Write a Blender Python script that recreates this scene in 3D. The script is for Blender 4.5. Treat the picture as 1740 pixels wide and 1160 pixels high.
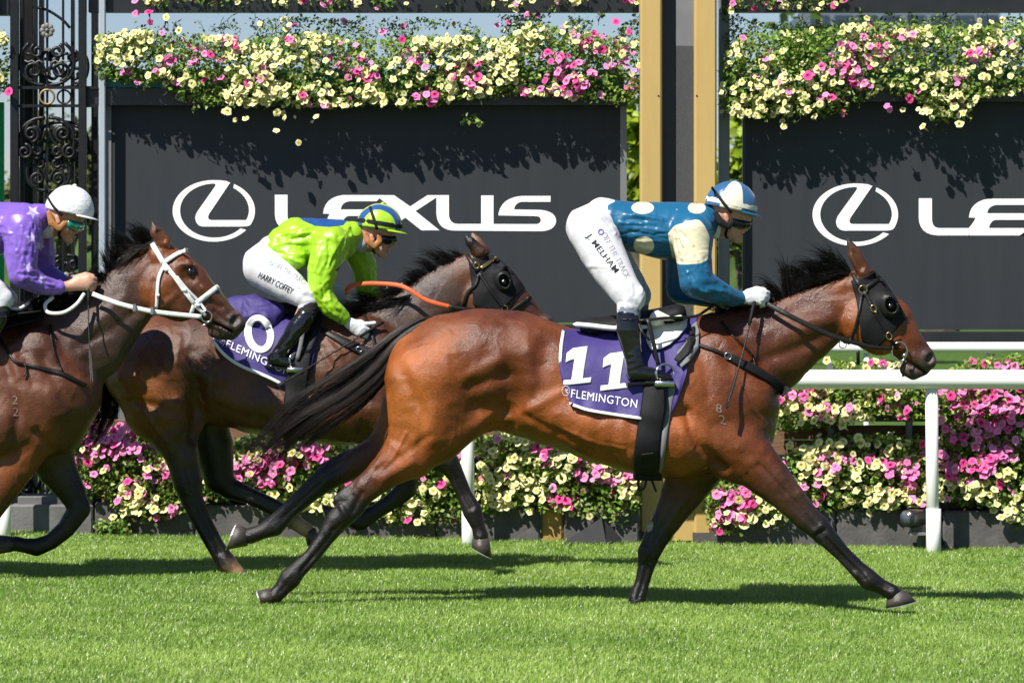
import bpy, math, random
import numpy as np
from mathutils import Vector, Matrix
from mathutils.bvhtree import BVHTree
from mathutils.geometry import tessellate_polygon

# ------------------------------------------------------------------ scene, camera, light
sc = bpy.context.scene
for o in list(bpy.data.objects): bpy.data.objects.remove(o)
COL = sc.collection
F, HZ, CX, CAMZ = 6120.0, 440.0, 870.0, 1.735      # focal length in photo pixels, horizon row, centre column, camera height
SLOPE = -0.0167                                     # the turf falls slightly to the right
cam = bpy.data.cameras.new('camera'); camo = bpy.data.objects.new('camera', cam); COL.objects.link(camo)
camo.location = (0, 0, CAMZ); camo.rotation_euler = (math.pi/2, 0, 0)
cam.sensor_width = 36; cam.lens = 36*F/1740; cam.shift_y = -(580-HZ)/1740
cam.clip_start = 0.1; cam.clip_end = 3000
cam.dof.use_dof = True; cam.dof.focus_distance = 18.6; cam.dof.aperture_fstop = 7.0
sc.camera = camo
SUNDIR = Vector((0.50, 0.60, -1.0)).normalized()    # the way the light travels
world = bpy.data.worlds.new('World'); sc.world = world; world.use_nodes = True
nt = world.node_tree; nt.nodes.clear()
sky = nt.nodes.new('ShaderNodeTexSky'); sky.sky_type = 'NISHITA'; sky.sun_disc = False; sky.dust_density = 0.2; sky.ozone_density = 1.5
sky.sun_elevation = math.asin(-SUNDIR.z); sky.sun_rotation = math.atan2(-SUNDIR.x, -SUNDIR.y)
bgn = nt.nodes.new('ShaderNodeBackground'); bgn.inputs['Strength'].default_value = 0.052
wo = nt.nodes.new('ShaderNodeOutputWorld')
tintn = nt.nodes.new('ShaderNodeVectorMath'); tintn.operation = 'MULTIPLY'; tintn.inputs[1].default_value = (.90, .96, 1.18)
nt.links.new(sky.outputs[0], tintn.inputs[0]); nt.links.new(tintn.outputs[0], bgn.inputs[0]); nt.links.new(bgn.outputs[0], wo.inputs[0])
sun = bpy.data.lights.new('sun', 'SUN'); suno = bpy.data.objects.new('sun', sun); COL.objects.link(suno)
sun.energy = 5.0; sun.angle = math.radians(0.5); sun.color = (1.0, 0.955, 0.88)
suno.rotation_euler = SUNDIR.to_track_quat('-Z', 'Y').to_euler(); suno.location = (-5, 5, 20)
vs = sc.view_settings; vs.view_transform = 'Standard'; vs.look = 'None'; vs.gamma = 1.0
vs.use_curve_mapping = False; vs.exposure = 0.66
sc.render.engine = 'CYCLES'; sc.cycles.max_bounces = 5; sc.cycles.transparent_max_bounces = 6
sc.cycles.use_denoising = True

rng = np.random.default_rng(7); random.seed(7)

# ------------------------------------------------------------------ helpers
def P(px, py, Y): return np.array([(px-CX)*Y/F, Y, CAMZ+(HZ-py)*Y/F])
def gz(x): return SLOPE*x
CAMV = Vector((0, 0, CAMZ))

def newmat(name):
    m = bpy.data.materials.new(name); m.use_nodes = True
    n = m.node_tree.nodes; b = n['Principled BSDF']; return m, n, m.node_tree.links, b
def mat(name, c, rough=0.6, spec=0.5, metal=0, var=0.15, scale=30, bump=0.0, bscale=80, coat=0, sheen=0, stretch=None, dark=None, dscale=3):
    m, n, l, b = newmat(name)
    tc = n.new('ShaderNodeTexCoord'); src = tc.outputs['Object']
    if stretch:
        mp = n.new('ShaderNodeMapping'); mp.inputs['Scale'].default_value = stretch
        l.new(src, mp.inputs[0]); src = mp.outputs[0]
    no = n.new('ShaderNodeTexNoise'); no.inputs['Scale'].default_value = scale; no.inputs['Detail'].default_value = 5
    l.new(src, no.inputs['Vector'])
    mr = n.new('ShaderNodeMapRange'); mr.inputs[1].default_value = .25; mr.inputs[2].default_value = .75
    mr.inputs[3].default_value = 1-var; mr.inputs[4].default_value = 1+var; l.new(no.outputs[0], mr.inputs[0])
    mx = n.new('ShaderNodeVectorMath'); mx.operation = 'SCALE'; mx.inputs[0].default_value = c[:3]
    l.new(mr.outputs[0], mx.inputs['Scale']); out = mx.outputs[0]
    if dark:
        n2 = n.new('ShaderNodeTexNoise'); n2.inputs['Scale'].default_value = dscale; n2.inputs['Detail'].default_value = 6; n2.inputs['Roughness'].default_value = .65
        l.new(src, n2.inputs['Vector'])
        r2 = n.new('ShaderNodeMapRange'); r2.inputs[1].default_value = .45; r2.inputs[2].default_value = .68; l.new(n2.outputs[0], r2.inputs[0])
        mi = n.new('ShaderNodeMix'); mi.data_type = 'RGBA'; l.new(r2.outputs[0], mi.inputs[0]); l.new(out, mi.inputs[6]); mi.inputs[7].default_value = (*dark, 1)
        out = mi.outputs[2]
    l.new(out, b.inputs['Base Color'])
    b.inputs['Roughness'].default_value = rough; b.inputs['Specular IOR Level'].default_value = spec; b.inputs['Metallic'].default_value = metal
    b.inputs['Coat Weight'].default_value = coat; b.inputs['Coat Roughness'].default_value = .15
    b.inputs['Sheen Weight'].default_value = sheen
    if bump:
        nb = n.new('ShaderNodeTexNoise'); nb.inputs['Scale'].default_value = bscale; nb.inputs['Detail'].default_value = 4; l.new(src, nb.inputs['Vector'])
        bp = n.new('ShaderNodeBump'); bp.inputs['Strength'].default_value = bump; bp.inputs['Distance'].default_value = .01
        l.new(nb.outputs[0], bp.inputs['Height']); l.new(bp.outputs[0], b.inputs['Normal'])
    return m

def tag(o, label=None, cat=None, group=None, kind=None):
    if label: o['label'] = label
    if cat: o['category'] = cat
    if group: o['group'] = group
    if kind: o['kind'] = kind
    return o
def empty(name, loc, label=None, cat=None, group=None):
    o = bpy.data.objects.new(name, None); COL.objects.link(o); o.location = Vector(loc); o.empty_display_size = .1
    return tag(o, label, cat, group)
def link(name, me, parent=None, m=None):
    if m is not None and not me.materials:
        for q in (m if isinstance(m, list) else [m]): me.materials.append(q)
    o = bpy.data.objects.new(name, me); COL.objects.link(o)
    if parent is not None:
        o.parent = parent
        w = Vector((0, 0, 0)); p = parent
        M = Matrix.Translation(world_loc(parent)); o.matrix_parent_inverse = M.inverted()
    return o
def world_loc(p):
    # every parent here is either an unrotated Empty or a mesh whose origin is the world's
    return Vector(p.location) if p.type == 'EMPTY' else Vector((0, 0, 0))
def mesh(name, V, Fc, m=None, parent=None, smooth=False, col=None, attrs=None, fm=None):
    me = bpy.data.meshes.new(name)
    V = np.asarray(V, dtype=np.float32)
    if isinstance(Fc, np.ndarray):
        k = Fc.shape[1]
        me.vertices.add(len(V)); me.vertices.foreach_set('co', V.ravel())
        me.loops.add(Fc.size); me.loops.foreach_set('vertex_index', Fc.ravel().astype(np.int32))
        me.polygons.add(len(Fc)); me.polygons.foreach_set('loop_start', np.arange(0, Fc.size, k, dtype=np.int32))
        me.polygons.foreach_set('loop_total', np.full(len(Fc), k, dtype=np.int32))
        me.update(calc_edges=True)
    else:
        me.from_pydata(V.tolist(), [], Fc)
    if smooth: me.polygons.foreach_set('use_smooth', np.ones(len(me.polygons), dtype=bool))
    if fm is not None: me.polygons.foreach_set('material_index', np.asarray(fm, dtype=np.int32))
    if col is not None:
        a = me.attributes.new('Col', 'FLOAT_COLOR', 'POINT')
        c = np.ones((len(V), 4), dtype=np.float32); c[:, :3] = col; a.data.foreach_set('color', c.ravel())
    if attrs:
        for k_, v_ in attrs.items():
            a = me.attributes.new(k_, 'FLOAT', 'POINT'); a.data.foreach_set('value', np.asarray(v_, dtype=np.float32))
    return link(name, me, parent, m)

class MB:
    def __init__(s): s.V = []; s.F = []; s.C = []; s.n = 0
    def add(s, V, Fc, c=None):
        V = np.asarray(V, dtype=float); s.V.append(V); s.F += [[i+s.n for i in f] for f in Fc]; s.n += len(V)
        if c is not None: s.C.append(np.tile(np.asarray(c, dtype=float), (len(V), 1)) if np.ndim(c) == 1 else c)
        return s
    def box(s, a, b):
        x0, y0, z0 = a; x1, y1, z1 = b
        return s.add([(x0,y0,z0),(x1,y0,z0),(x1,y1,z0),(x0,y1,z0),(x0,y0,z1),(x1,y0,z1),(x1,y1,z1),(x0,y1,z1)],
                     [(0,3,2,1),(4,5,6,7),(0,1,5,4),(1,2,6,5),(2,3,7,6),(3,0,4,7)])
    def bevbox(s, a, b, r=.01):
        x0, y0, z0 = a; x1, y1, z1 = b
        ring = [(x0+r,y0),(x1-r,y0),(x1,y0+r),(x1,y1-r),(x1-r,y1),(x0+r,y1),(x0,y1-r),(x0,y0+r)]
        inr = [(x0+r,y0+r),(x1-r,y0+r),(x1-r,y0+r),(x1-r,y1-r),(x1-r,y1-r),(x0+r,y1-r),(x0+r,y1-r),(x0+r,y0+r)]
        V = [(x,y,z0) for x,y in ring]+[(x,y,z1-r) for x,y in ring]+[(x,y,z1) for x,y in inr]
        Fc = [(i,(i+1)%8,8+(i+1)%8,8+i) for i in range(8)]+[(8+i,8+(i+1)%8,16+(i+1)%8,16+i) for i in range(8)]
        Fc += [(16,17,18,19,20,21,22,23), (7,6,5,4,3,2,1,0)]
        return s.add(V, Fc)
    def tube(s, pts, rad, n=6, cap=True, c=None, flat=None):
        pts = np.asarray(pts, dtype=float); m = len(pts); rad = np.broadcast_to(np.asarray(rad, dtype=float), (m,))
        t = np.gradient(pts, axis=0); t /= np.linalg.norm(t, axis=1)[:, None]+1e-9
        up = np.array([0, 1, 0.0]) if abs(t[0][1]) < .9 else np.array([1, 0, 0.0])
        V = []
        for i in range(m):
            u = np.cross(t[i], up); u /= np.linalg.norm(u)+1e-9; w = np.cross(u, t[i])
            for k in range(n):
                a = 2*math.pi*k/n; V.append(pts[i]+rad[i]*(math.cos(a)*u+math.sin(a)*w*(flat or 1)))
        Fc = [(i*n+k, i*n+(k+1)%n, (i+1)*n+(k+1)%n, (i+1)*n+k) for i in range(m-1) for k in range(n)]
        if cap: Fc += [tuple(range(n))[::-1], tuple((m-1)*n+k for k in range(n))]
        return s.add(V, Fc, c)
    def ring(s, c, a, b, r, ax=(1,0,0), az=(0,0,1), n=24, k=6):
        ax = np.array(ax, float); az = np.array(az, float); c = np.array(c, float); nn = np.cross(ax, az)
        V = []
        for i in range(n):
            t = 2*math.pi*i/n; d = math.cos(t)*ax+math.sin(t)*az; p = c+a*math.cos(t)*ax+b*math.sin(t)*az
            for j in range(k):
                q = 2*math.pi*j/k; V.append(p+r*(math.cos(q)*d+math.sin(q)*nn))
        return s.add(V, [(i*k+j, i*k+(j+1)%k, ((i+1)%n)*k+(j+1)%k, ((i+1)%n)*k+j) for i in range(n) for j in range(k)])
    def disc(s, c, a, b, ax=(1,0,0), az=(0,0,1), n=20, dome=0):
        ax = np.array(ax, float); az = np.array(az, float); nn = np.cross(ax, az)
        V = [np.array(c, float)+nn*dome]+[np.array(c)+a*math.cos(2*math.pi*i/n)*ax+b*math.sin(2*math.pi*i/n)*az for i in range(n)]
        return s.add(V, [(0, 1+i, 1+(i+1) % n) for i in range(n)])
    def ball(s, c, r, nu=10, nv=7, rot=None):
        r = np.broadcast_to(np.array(r, float), (3,)); V = []
        for i in range(nv+1):
            t = math.pi*i/nv
            for j in range(nu):
                a = 2*math.pi*j/nu; v = np.array([math.sin(t)*math.cos(a), math.sin(t)*math.sin(a), math.cos(t)])*r
                V.append((rot @ v if rot is not None else v)+np.array(c, float))
        return s.add(V, [(i*nu+j, (i+1)*nu+j, (i+1)*nu+(j+1) % nu, i*nu+(j+1) % nu) for i in range(nv) for j in range(nu)])
    def poly(s, pts3, ext):
        """flat polygon (list of 3d points) extruded by vector ext (front at +ext)"""
        pts = [Vector(p) for p in pts3]; e = Vector(ext); n = len(pts)
        tri = tessellate_polygon([pts]); V = [p+e for p in pts]+pts
        nr = sum(((pts[i]-pts[0]).cross(pts[(i+1) % n]-pts[0]) for i in range(n)), Vector((0,0,0)))
        Fc = []
        for t in tri:
            q = (pts[t[1]]-pts[t[0]]).cross(pts[t[2]]-pts[t[0]])
            Fc.append(tuple(t) if q.dot(e) > 0 else tuple(t)[::-1])
        for i in range(n):
            j = (i+1) % n; Fc.append((n+i, n+j, j, i) if nr.dot(e) > 0 else (i, j, n+j, n+i))
        return s.add([tuple(v) for v in V], Fc)
    def build(s, name, m=None, parent=None, smooth=False):
        return mesh(name, np.vstack(s.V), s.F, m, parent, smooth, col=np.vstack(s.C) if s.C else None)

def smooth_path(pts, n):
    """Catmull-Rom through rows of pts"""
    p = np.asarray(pts, float)
    if len(p) < 3:
        t = np.linspace(0, 1, n)[:, None]; return p[0]*(1-t)+p[-1]*t
    q = np.vstack([2*p[0]-p[1], p, 2*p[-1]-p[-2]]); u = np.linspace(0, len(p)-1-1e-6, n); i = u.astype(int); f = (u-i)[:, None]
    a, b, c, d = q[i], q[i+1], q[i+2], q[i+3]
    return .5*((2*b)+(-a+c)*f+(2*a-5*b+4*c-d)*f**2+(-a+3*b-3*c+d)*f**3)

def vnoise(p, seed=0):
    """value noise, p (n,3) -> 0..1"""
    i = np.floor(p).astype(np.int64); f = p-i; f = f*f*(3-2*f)
    def h(a, b, c):
        x = (a*374761393+b*668265263+c*2147483647+seed*974634777) & 0xffffffff
        x = ((x ^ (x >> 13))*1274126177) & 0xffffffff
        return ((x ^ (x >> 16)) & 0xffff)/65535.0
    r = 0
    for dx in (0, 1):
        for dy in (0, 1):
            for dz in (0, 1):
                w = (f[:, 0] if dx else 1-f[:, 0])*(f[:, 1] if dy else 1-f[:, 1])*(f[:, 2] if dz else 1-f[:, 2])
                r = r+w*h(i[:, 0]+dx, i[:, 1]+dy, i[:, 2]+dz)
    return r

# ------------------------------------------------------------------ sculpting with smooth distance fields
def surfnet(f, org, h):
    s = f < 0; nx, ny, nz = f.shape
    cnt = np.zeros((nx-1, ny-1, nz-1), np.uint8)
    cr = [(a, b, c) for a in (0, 1) for b in (0, 1) for c in (0, 1)]
    for a, b, c in cr: cnt += s[a:nx-1+a, b:ny-1+b, c:nz-1+c]
    act = (cnt > 0) & (cnt < 8); idx = np.argwhere(act)
    gid = np.full(act.shape, -1, np.int32); gid[act] = np.arange(len(idx))
    val = {c: f[idx[:, 0]+c[0], idx[:, 1]+c[1], idx[:, 2]+c[2]] for c in cr}
    pos = np.zeros((len(idx), 3)); num = np.zeros(len(idx))
    for c in cr:
        for ax in range(3):
            if c[ax]: continue
            d = list(c); d[ax] = 1; d = tuple(d); fa, fb = val[c], val[d]; x = (fa < 0) != (fb < 0)
            t = np.where(x, fa/np.where(fa == fb, 1, fa-fb), 0); p = np.tile(np.array(c, float), (len(idx), 1)); p[:, ax] = t
            pos += p*x[:, None]; num += x
    V = (idx+pos/num[:, None])*h+org
    Q = []
    A = s[:-1, 1:-1, 1:-1]; B = s[1:, 1:-1, 1:-1]; e = np.argwhere(A != B); fl = A[A != B]
    i, j, k = e[:, 0], e[:, 1]+1, e[:, 2]+1
    q = np.stack([gid[i, j-1, k-1], gid[i, j, k-1], gid[i, j, k], gid[i, j-1, k]], 1); q[~fl] = q[~fl][:, ::-1]; Q.append(q)
    A = s[1:-1, :-1, 1:-1]; B = s[1:-1, 1:, 1:-1]; e = np.argwhere(A != B); fl = A[A != B]
    i, j, k = e[:, 0]+1, e[:, 1], e[:, 2]+1
    q = np.stack([gid[i-1, j, k-1], gid[i-1, j, k], gid[i, j, k], gid[i, j, k-1]], 1); q[~fl] = q[~fl][:, ::-1]; Q.append(q)
    A = s[1:-1, 1:-1, :-1]; B = s[1:-1, 1:-1, 1:]; e = np.argwhere(A != B); fl = A[A != B]
    i, j, k = e[:, 0]+1, e[:, 1]+1, e[:, 2]
    q = np.stack([gid[i-1, j-1, k], gid[i, j-1, k], gid[i, j, k], gid[i-1, j, k]], 1); q[~fl] = q[~fl][:, ::-1]; Q.append(q)
    return V, np.vstack(Q)

class Sdf:
    """sculpt in photo pixels on a depth plane: nodes are (px, py, radius px, depth offset m, width ratio)"""
    def __init__(s, Y, h=.008): s.Y = Y; s.h = h; s.ops = []
    def seg3(s, nodes):
        R = []
        for nd in nodes:
            px, py, r = nd[:3]; yo = nd[3] if len(nd) > 3 else 0.0; w = nd[4] if len(nd) > 4 else 1.0
            Y = s.Y+yo; R.append((*P(px, py, Y), r*s.Y/F, w))
        return np.array(R)
    def add(s, nodes, k=.02, col=None, mirror=None):
        s.ops.append(('+', s.seg3(nodes), k, col))
        if mirror is not None: s.ops.append(('+', s.seg3([(n[0], n[1], n[2], -n[3]+2*mirror, *(n[4:])) for n in nodes]), k, col))
        return s
    def sub(s, nodes, k=.02, mirror=None):
        s.ops.append(('-', s.seg3(nodes), k, None))
        if mirror is not None: s.ops.append(('-', s.seg3([(n[0], n[1], n[2], -n[3]+2*mirror, *(n[4:])) for n in nodes]), k, None))
        return s
    @staticmethod
    def sd(a, b, x, y, z):
        d = b[:3]-a[:3]; L2 = d @ d
        if L2 < 1e-9: t = 0.0
        else: t = np.clip(((x-a[0])*d[0]+(y-a[1])*d[1]+(z-a[2])*d[2])/L2, 0, 1)
        r = a[3]+t*(b[3]-a[3]); w = a[4]+t*(b[4]-a[4])
        q = np.sqrt((x-a[0]-t*d[0])**2+(z-a[2]-t*d[2])**2+((y-a[1]-t*d[1])/w)**2)-r
        return q, t
    def mesh(s, sigma=.02, smooth=1, basecol=(.5, .5, .5)):
        h = s.h
        lo = np.min([np.min(o[1][:, :3]-(o[1][:, 3]*np.maximum(1, o[1][:, 4]))[:, None], 0) for o in s.ops if o[0] == '+'], 0)-4*h
        hi = np.max([np.max(o[1][:, :3]+(o[1][:, 3]*np.maximum(1, o[1][:, 4]))[:, None], 0) for o in s.ops if o[0] == '+'], 0)+4*h
        n = np.ceil((hi-lo)/h).astype(int)+1
        f = np.full(n, .5, np.float32)
        ax = [lo[i]+h*np.arange(n[i]) for i in range(3)]
        for op, N, k, col in s.ops:
            rr = N[:, 3]*np.maximum(1, N[:, 4]); m = k+2.5*h
            a = np.maximum(((np.min(N[:, :3]-rr[:, None], 0)-m-lo)/h).astype(int), 0)
            b = np.minimum(((np.max(N[:, :3]+rr[:, None], 0)+m-lo)/h).astype(int)+2, n)
            if np.any(b <= a): continue
            g = np.full(b-a, .5, np.float32)
            segs = [(N[i], N[i+1]) for i in range(len(N)-1)] or [(N[0], N[0])]
            for p, q in segs:
                r1 = np.array([p[3]*max(1, p[4]), q[3]*max(1, q[4])])
                pl = np.minimum(p[:3]-r1[0], q[:3]-r1[1])-m; ph = np.maximum(p[:3]+r1[0], q[:3]+r1[1])+m
                c = np.maximum(((pl-lo)/h).astype(int), a); d = np.minimum(((ph-lo)/h).astype(int)+2, b)
                if np.any(d <= c): continue
                x = ax[0][c[0]:d[0]][:, None, None].astype(np.float32); y = ax[1][c[1]:d[1]][None, :, None].astype(np.float32); z = ax[2][c[2]:d[2]][None, None, :].astype(np.float32)
                v, _ = s.sd(p.astype(np.float32), q.astype(np.float32), x, y, z)
                sl = tuple(slice(c[i]-a[i], d[i]-a[i]) for i in range(3)); g[sl] = np.minimum(g[sl], v)
            sl = tuple(slice(a[i], b[i]) for i in range(3)); u = f[sl]
            if op == '+':
                hh = np.clip(k-np.abs(u-g), 0, None)/k; f[sl] = np.minimum(u, g)-hh*hh*k*.25
            else:
                g = -g; hh = np.clip(k-np.abs(u-g), 0, None)/k; f[sl] = np.maximum(u, g)+hh*hh*k*.25
        V, Q = surfnet(f, lo, h)
        for _ in range(smooth): V = laplace(V, Q, .5)
        # colour
        W = np.full(len(V), 1e-9); C = np.tile(np.array(basecol, float), (len(V), 1))*1e-9
        for op, N, k, col in s.ops:
            if op == '-' or col is None: continue
            cl = col if np.ndim(col) == 2 else [col]*len(N)
            segs = [(i, i+1) for i in range(len(N)-1)] or [(0, 0)]
            for i, j in segs:
                rr = max(N[i][3]*max(1, N[i][4]), N[j][3]*max(1, N[j][4]))+6*sigma
                l_ = np.minimum(N[i][:3], N[j][:3])-rr; h_ = np.maximum(N[i][:3], N[j][:3])+rr
                sel = np.nonzero(np.all((V > l_) & (V < h_), 1))[0]
                if not len(sel): continue
                q, t = s.sd(N[i], N[j], V[sel, 0], V[sel, 1], V[sel, 2]); t = np.broadcast_to(t, q.shape)
                w = np.exp(-np.clip(q, -.03, None)/sigma)
                c = np.array(cl[i])[None]*(1-t[:, None])+np.array(cl[j])[None]*t[:, None]
                W[sel] += w; C[sel] += c*w[:, None]
        s.C = C/W[:, None]; s.V = V; s.Q = Q
        return V, Q
def laplace(V, Q, lam):
    acc = np.zeros_like(V); cn = np.zeros(len(V))
    for a in range(4):
        for b in ((a+1) % 4, (a+3) % 4):
            for c in range(3): acc[:, c] += np.bincount(Q[:, a], weights=V[Q[:, b], c], minlength=len(V))
            cn += np.bincount(Q[:, a], minlength=len(V))
    return V*(1-lam)+lam*acc/np.maximum(cn, 1)[:, None]
def vnormals(V, Q):
    n = np.cross(V[Q[:, 2]]-V[Q[:, 0]], V[Q[:, 3]]-V[Q[:, 1]]); N = np.zeros_like(V)
    for a in range(4):
        for c in range(3): N[:, c] += np.bincount(Q[:, a], weights=n[:, c], minlength=len(V))
    return N/(np.linalg.norm(N, axis=1)[:, None]+1e-12)
def to_px(V): return np.stack([CX+V[:, 0]*F/V[:, 1], HZ-(V[:, 2]-CAMZ)*F/V[:, 1]], 1)
def bvh(*VQ):
    v = []; q = []; n = 0
    for V, Q in VQ: v += V.tolist(); q += (np.asarray(Q)+n).tolist(); n += len(V)
    return BVHTree.FromPolygons(v, q)
def hit(T, px, py, off=.004, Y=None):
    """where the line of sight of a photo pixel meets the surface"""
    d = Vector(P(px, py, 1.0))-CAMV; d.normalize()
    for t in (T if isinstance(T, (list, tuple)) else [T]):
        loc, nr, _, _ = t.ray_cast(CAMV+d*5, d)
        if loc is not None:
            if nr.dot(d) > 0: nr = -nr
            return np.array(loc-d*off*.6+nr*off*.4), np.array(nr)
    if Y is None: return None, None
    return P(px, py, Y), np.array([0, -1.0, 0])
def ribbon(mb, pts, nrm, w, th=.003, c=None):
    pts = np.asarray(pts, float); nrm = np.asarray(nrm, float); t = np.gradient(pts, axis=0); m = len(pts)
    w = np.broadcast_to(np.asarray(w, float), (m,)); V = []
    for i in range(m):
        n = nrm[i]/(np.linalg.norm(nrm[i])+1e-9); u = np.cross(n, t[i]); u /= np.linalg.norm(u)+1e-9
        for a, b in ((-1, 0), (-.85, 1), (.85, 1), (1, 0), (.85, -.6), (-.85, -.6)): V.append(pts[i]+u*a*w[i]/2+n*b*th)
    Fc = [(i*6+k, (i+1)*6+k, (i+1)*6+(k+1) % 6, i*6+(k+1) % 6) for i in range(m-1) for k in range(6)]
    Fc += [tuple(range(6)), tuple((m-1)*6+k for k in range(6))[::-1]]
    mb.add(V, Fc, c); return mb
def strap(name, T, pxs, w, m, parent=None, n=None, off=.006, th=.003, Y=None, both=None, label=None):
    """strap laid along photo pixels on a body; rows (px, py[, depth]); with a depth the strap hangs free there"""
    pxs = [tuple(p) for p in pxs]; n = n or max(6, 4*len(pxs))
    pts = []; nr = []
    has = [len(p) > 2 and p[2] is not None for p in pxs]
    q = smooth_path([(p[0], p[1]) for p in pxs], n); u = np.linspace(0, len(pxs)-1, n)
    dep = []
    for p, hs in zip(pxs, has):
        if hs: dep.append(p[2])
        else:
            a, _ = hit(T, p[0], p[1], off, Y); dep.append(a[1] if a is not None else np.nan)
    dep = np.array(dep, float); ok = ~np.isnan(dep); dep = np.interp(np.arange(len(dep)), np.nonzero(ok)[0], dep[ok])
    for i in range(n):
        yd = np.interp(u[i], np.arange(len(dep)), dep); a, b = hit(T, q[i][0], q[i][1], off)
        k = int(round(u[i])); free = has[min(int(u[i]), len(has)-1)] and has[min(int(u[i])+1, len(has)-1)]
        if a is None or free or abs(a[1]-yd) > .12:
            yy = yd if (a is None or abs(a[1]-yd) > .12) else min(yd, a[1]); a = P(q[i][0], q[i][1], yy); b = np.array([0, -1.0, .15])
        pts.append(a); nr.append(b)
    pts = np.array(pts); nr = np.array(nr)
    for _ in range(2):
        pts[1:-1] = .25*pts[:-2]+.5*pts[1:-1]+.25*pts[2:]; nr[1:-1] = .25*nr[:-2]+.5*nr[1:-1]+.25*nr[2:]
    mb = MB(); ribbon(mb, pts, nr, np.asarray(w)*pts[:, 1]/F if np.ndim(w) == 0 else np.interp(u, np.linspace(0, len(pxs)-1, len(w)), w)*pts[:, 1]/F, th)
    if both is not None:
        p2 = pts.copy(); p2[:, 1] = 2*both-p2[:, 1]; n2 = nr.copy(); n2[:, 1] *= -1
        m2 = MB(); ribbon(m2, p2, n2, (np.asarray(w) if np.ndim(w) == 0 else w[0])*pts[:, 1]/F, th); m2.build(name, m, parent, True)
    o = mb.build(name, m, parent, True)
    if label: o['label'] = label
    return o
def wrap_patch(T, edge, ridge, Yc, nu=40, nv=16, off=.008, ridge_up=.0, both=True, flutter=None, warp=None):
    """cloth over a body: edge and ridge are pixel polylines (free edge, and line where it passes over the ridge); near side plus mirrored far side"""
    e = smooth_path(edge, nu); r = smooth_path(ridge, nu); G = np.zeros((nu, nv, 3)); ok = np.zeros((nu, nv), bool)
    for i in range(nu):
        for j in range(nv):
            t = j/(nv-1); q = e[i]*(1-t)+r[i]*t; q = q if warp is None else warp(i/(nu-1), t, q); a, b = hit(T, q[0], q[1], off)
            if a is not None: G[i, j] = a; ok[i, j] = True
    for i in range(nu):
        y = np.where(ok[i], G[i, :, 1], np.nan); g = ~np.isnan(y)
        yy = np.interp(np.arange(nv), np.nonzero(g)[0], y[g]) if g.any() else np.full(nv, Yc)
        for j in range(nv):
            if not ok[i, j]:
                t = j/(nv-1); q = e[i]*(1-t)+r[i]*t; q = q if warp is None else warp(i/(nu-1), t, q); G[i, j] = P(q[0], q[1], yy[j])
    if flutter is not None: G = flutter(G)
    if both:
        M = G[:, ::-1].copy(); M[:, :, 1] = 2*Yc-M[:, :, 1]
        top = G[:, -1:].copy(); top[:, 0, 1] = Yc; top[:, 0, 2] += ridge_up
        G2 = np.concatenate([G, top, M], 1)
    else: G2 = G
    nn = G2.shape[1]; V = G2.reshape(-1, 3)
    Q = np.array([(i*nn+j, (i+1)*nn+j, (i+1)*nn+j+1, i*nn+j+1) for i in range(nu-1) for j in range(nn-1)])
    return V, Q, G
def solid(o, th, off=-1):
    md = o.modifiers.new('thickness', 'SOLIDIFY'); md.thickness = th; md.offset = off; return o

def text_mesh(s, bold=0, shear=0, font_scale=1, spacing=1.0):
    cu = bpy.data.curves.new('lettering', 'FONT'); cu.body = s; cu.offset = bold; cu.shear = shear; cu.space_character = spacing; cu.resolution_u = 3
    ob = bpy.data.objects.new('lettering', cu); COL.objects.link(ob)
    dg = bpy.context.evaluated_depsgraph_get(); ev = ob.evaluated_get(dg); me = bpy.data.meshes.new_from_object(ev)
    V = np.array([v.co for v in me.vertices])[:, :2]; Fc = [tuple(p.vertices) for p in me.polygons]
    COL.objects.unlink(ob); bpy.data.objects.remove(ob); bpy.data.meshes.remove(me); bpy.data.curves.remove(cu)
    lo, hi = V.min(0), V.max(0); return (V-lo)/(hi-lo), Fc
def print_on(name, T, V2, Fc, o, ux, uy, m, parent, off=.004, Y=None, bend=None):
    """lay unit-square lettering on a surface: o origin px (bottom left), ux along the line, uy up"""
    o = np.array(o, float); ux = np.array(ux, float); uy = np.array(uy, float); W = []
    for v in V2:
        q = o+ux*v[0]+uy*v[1]
        if bend is not None: q = q+np.array([0, bend*4*v[0]*(1-v[0])])
        a, _ = hit(T, q[0], q[1], off, Y); W.append(a if a is not None else (W[-1] if W else P(q[0], q[1], Y or 18)))
    return mesh(name, np.array(W), Fc, m, parent)
# ------------------------------------------------------------------ setting: ground, turf, fence line, signs, planters
def ground_sheet():
    xs = np.unique(np.concatenate([[-900, -300, -100, -50, -20], np.linspace(-12, 12, 25), [20, 50, 100, 300, 900]])); ys = np.array([0, 6, 10, 12, 14, 16, 18, 20, 22, 24, 26, 30, 40, 60, 100, 200, 400, 800, 1500.])
    V = [(x, y, SLOPE*max(-12, min(12, x))) for y in ys for x in xs]; nx = len(xs)
    Q = [(j*nx+i, j*nx+i+1, (j+1)*nx+i+1, (j+1)*nx+i) for j in range(len(ys)-1) for i in range(nx-1)]
    m = mat('turf_soil', (.055, .105, .014), .95, .2, var=.35, scale=9, bump=.4, bscale=60)
    return tag(mesh('ground', V, Q, m, smooth=True), kind='structure')
ground_sheet()

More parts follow.
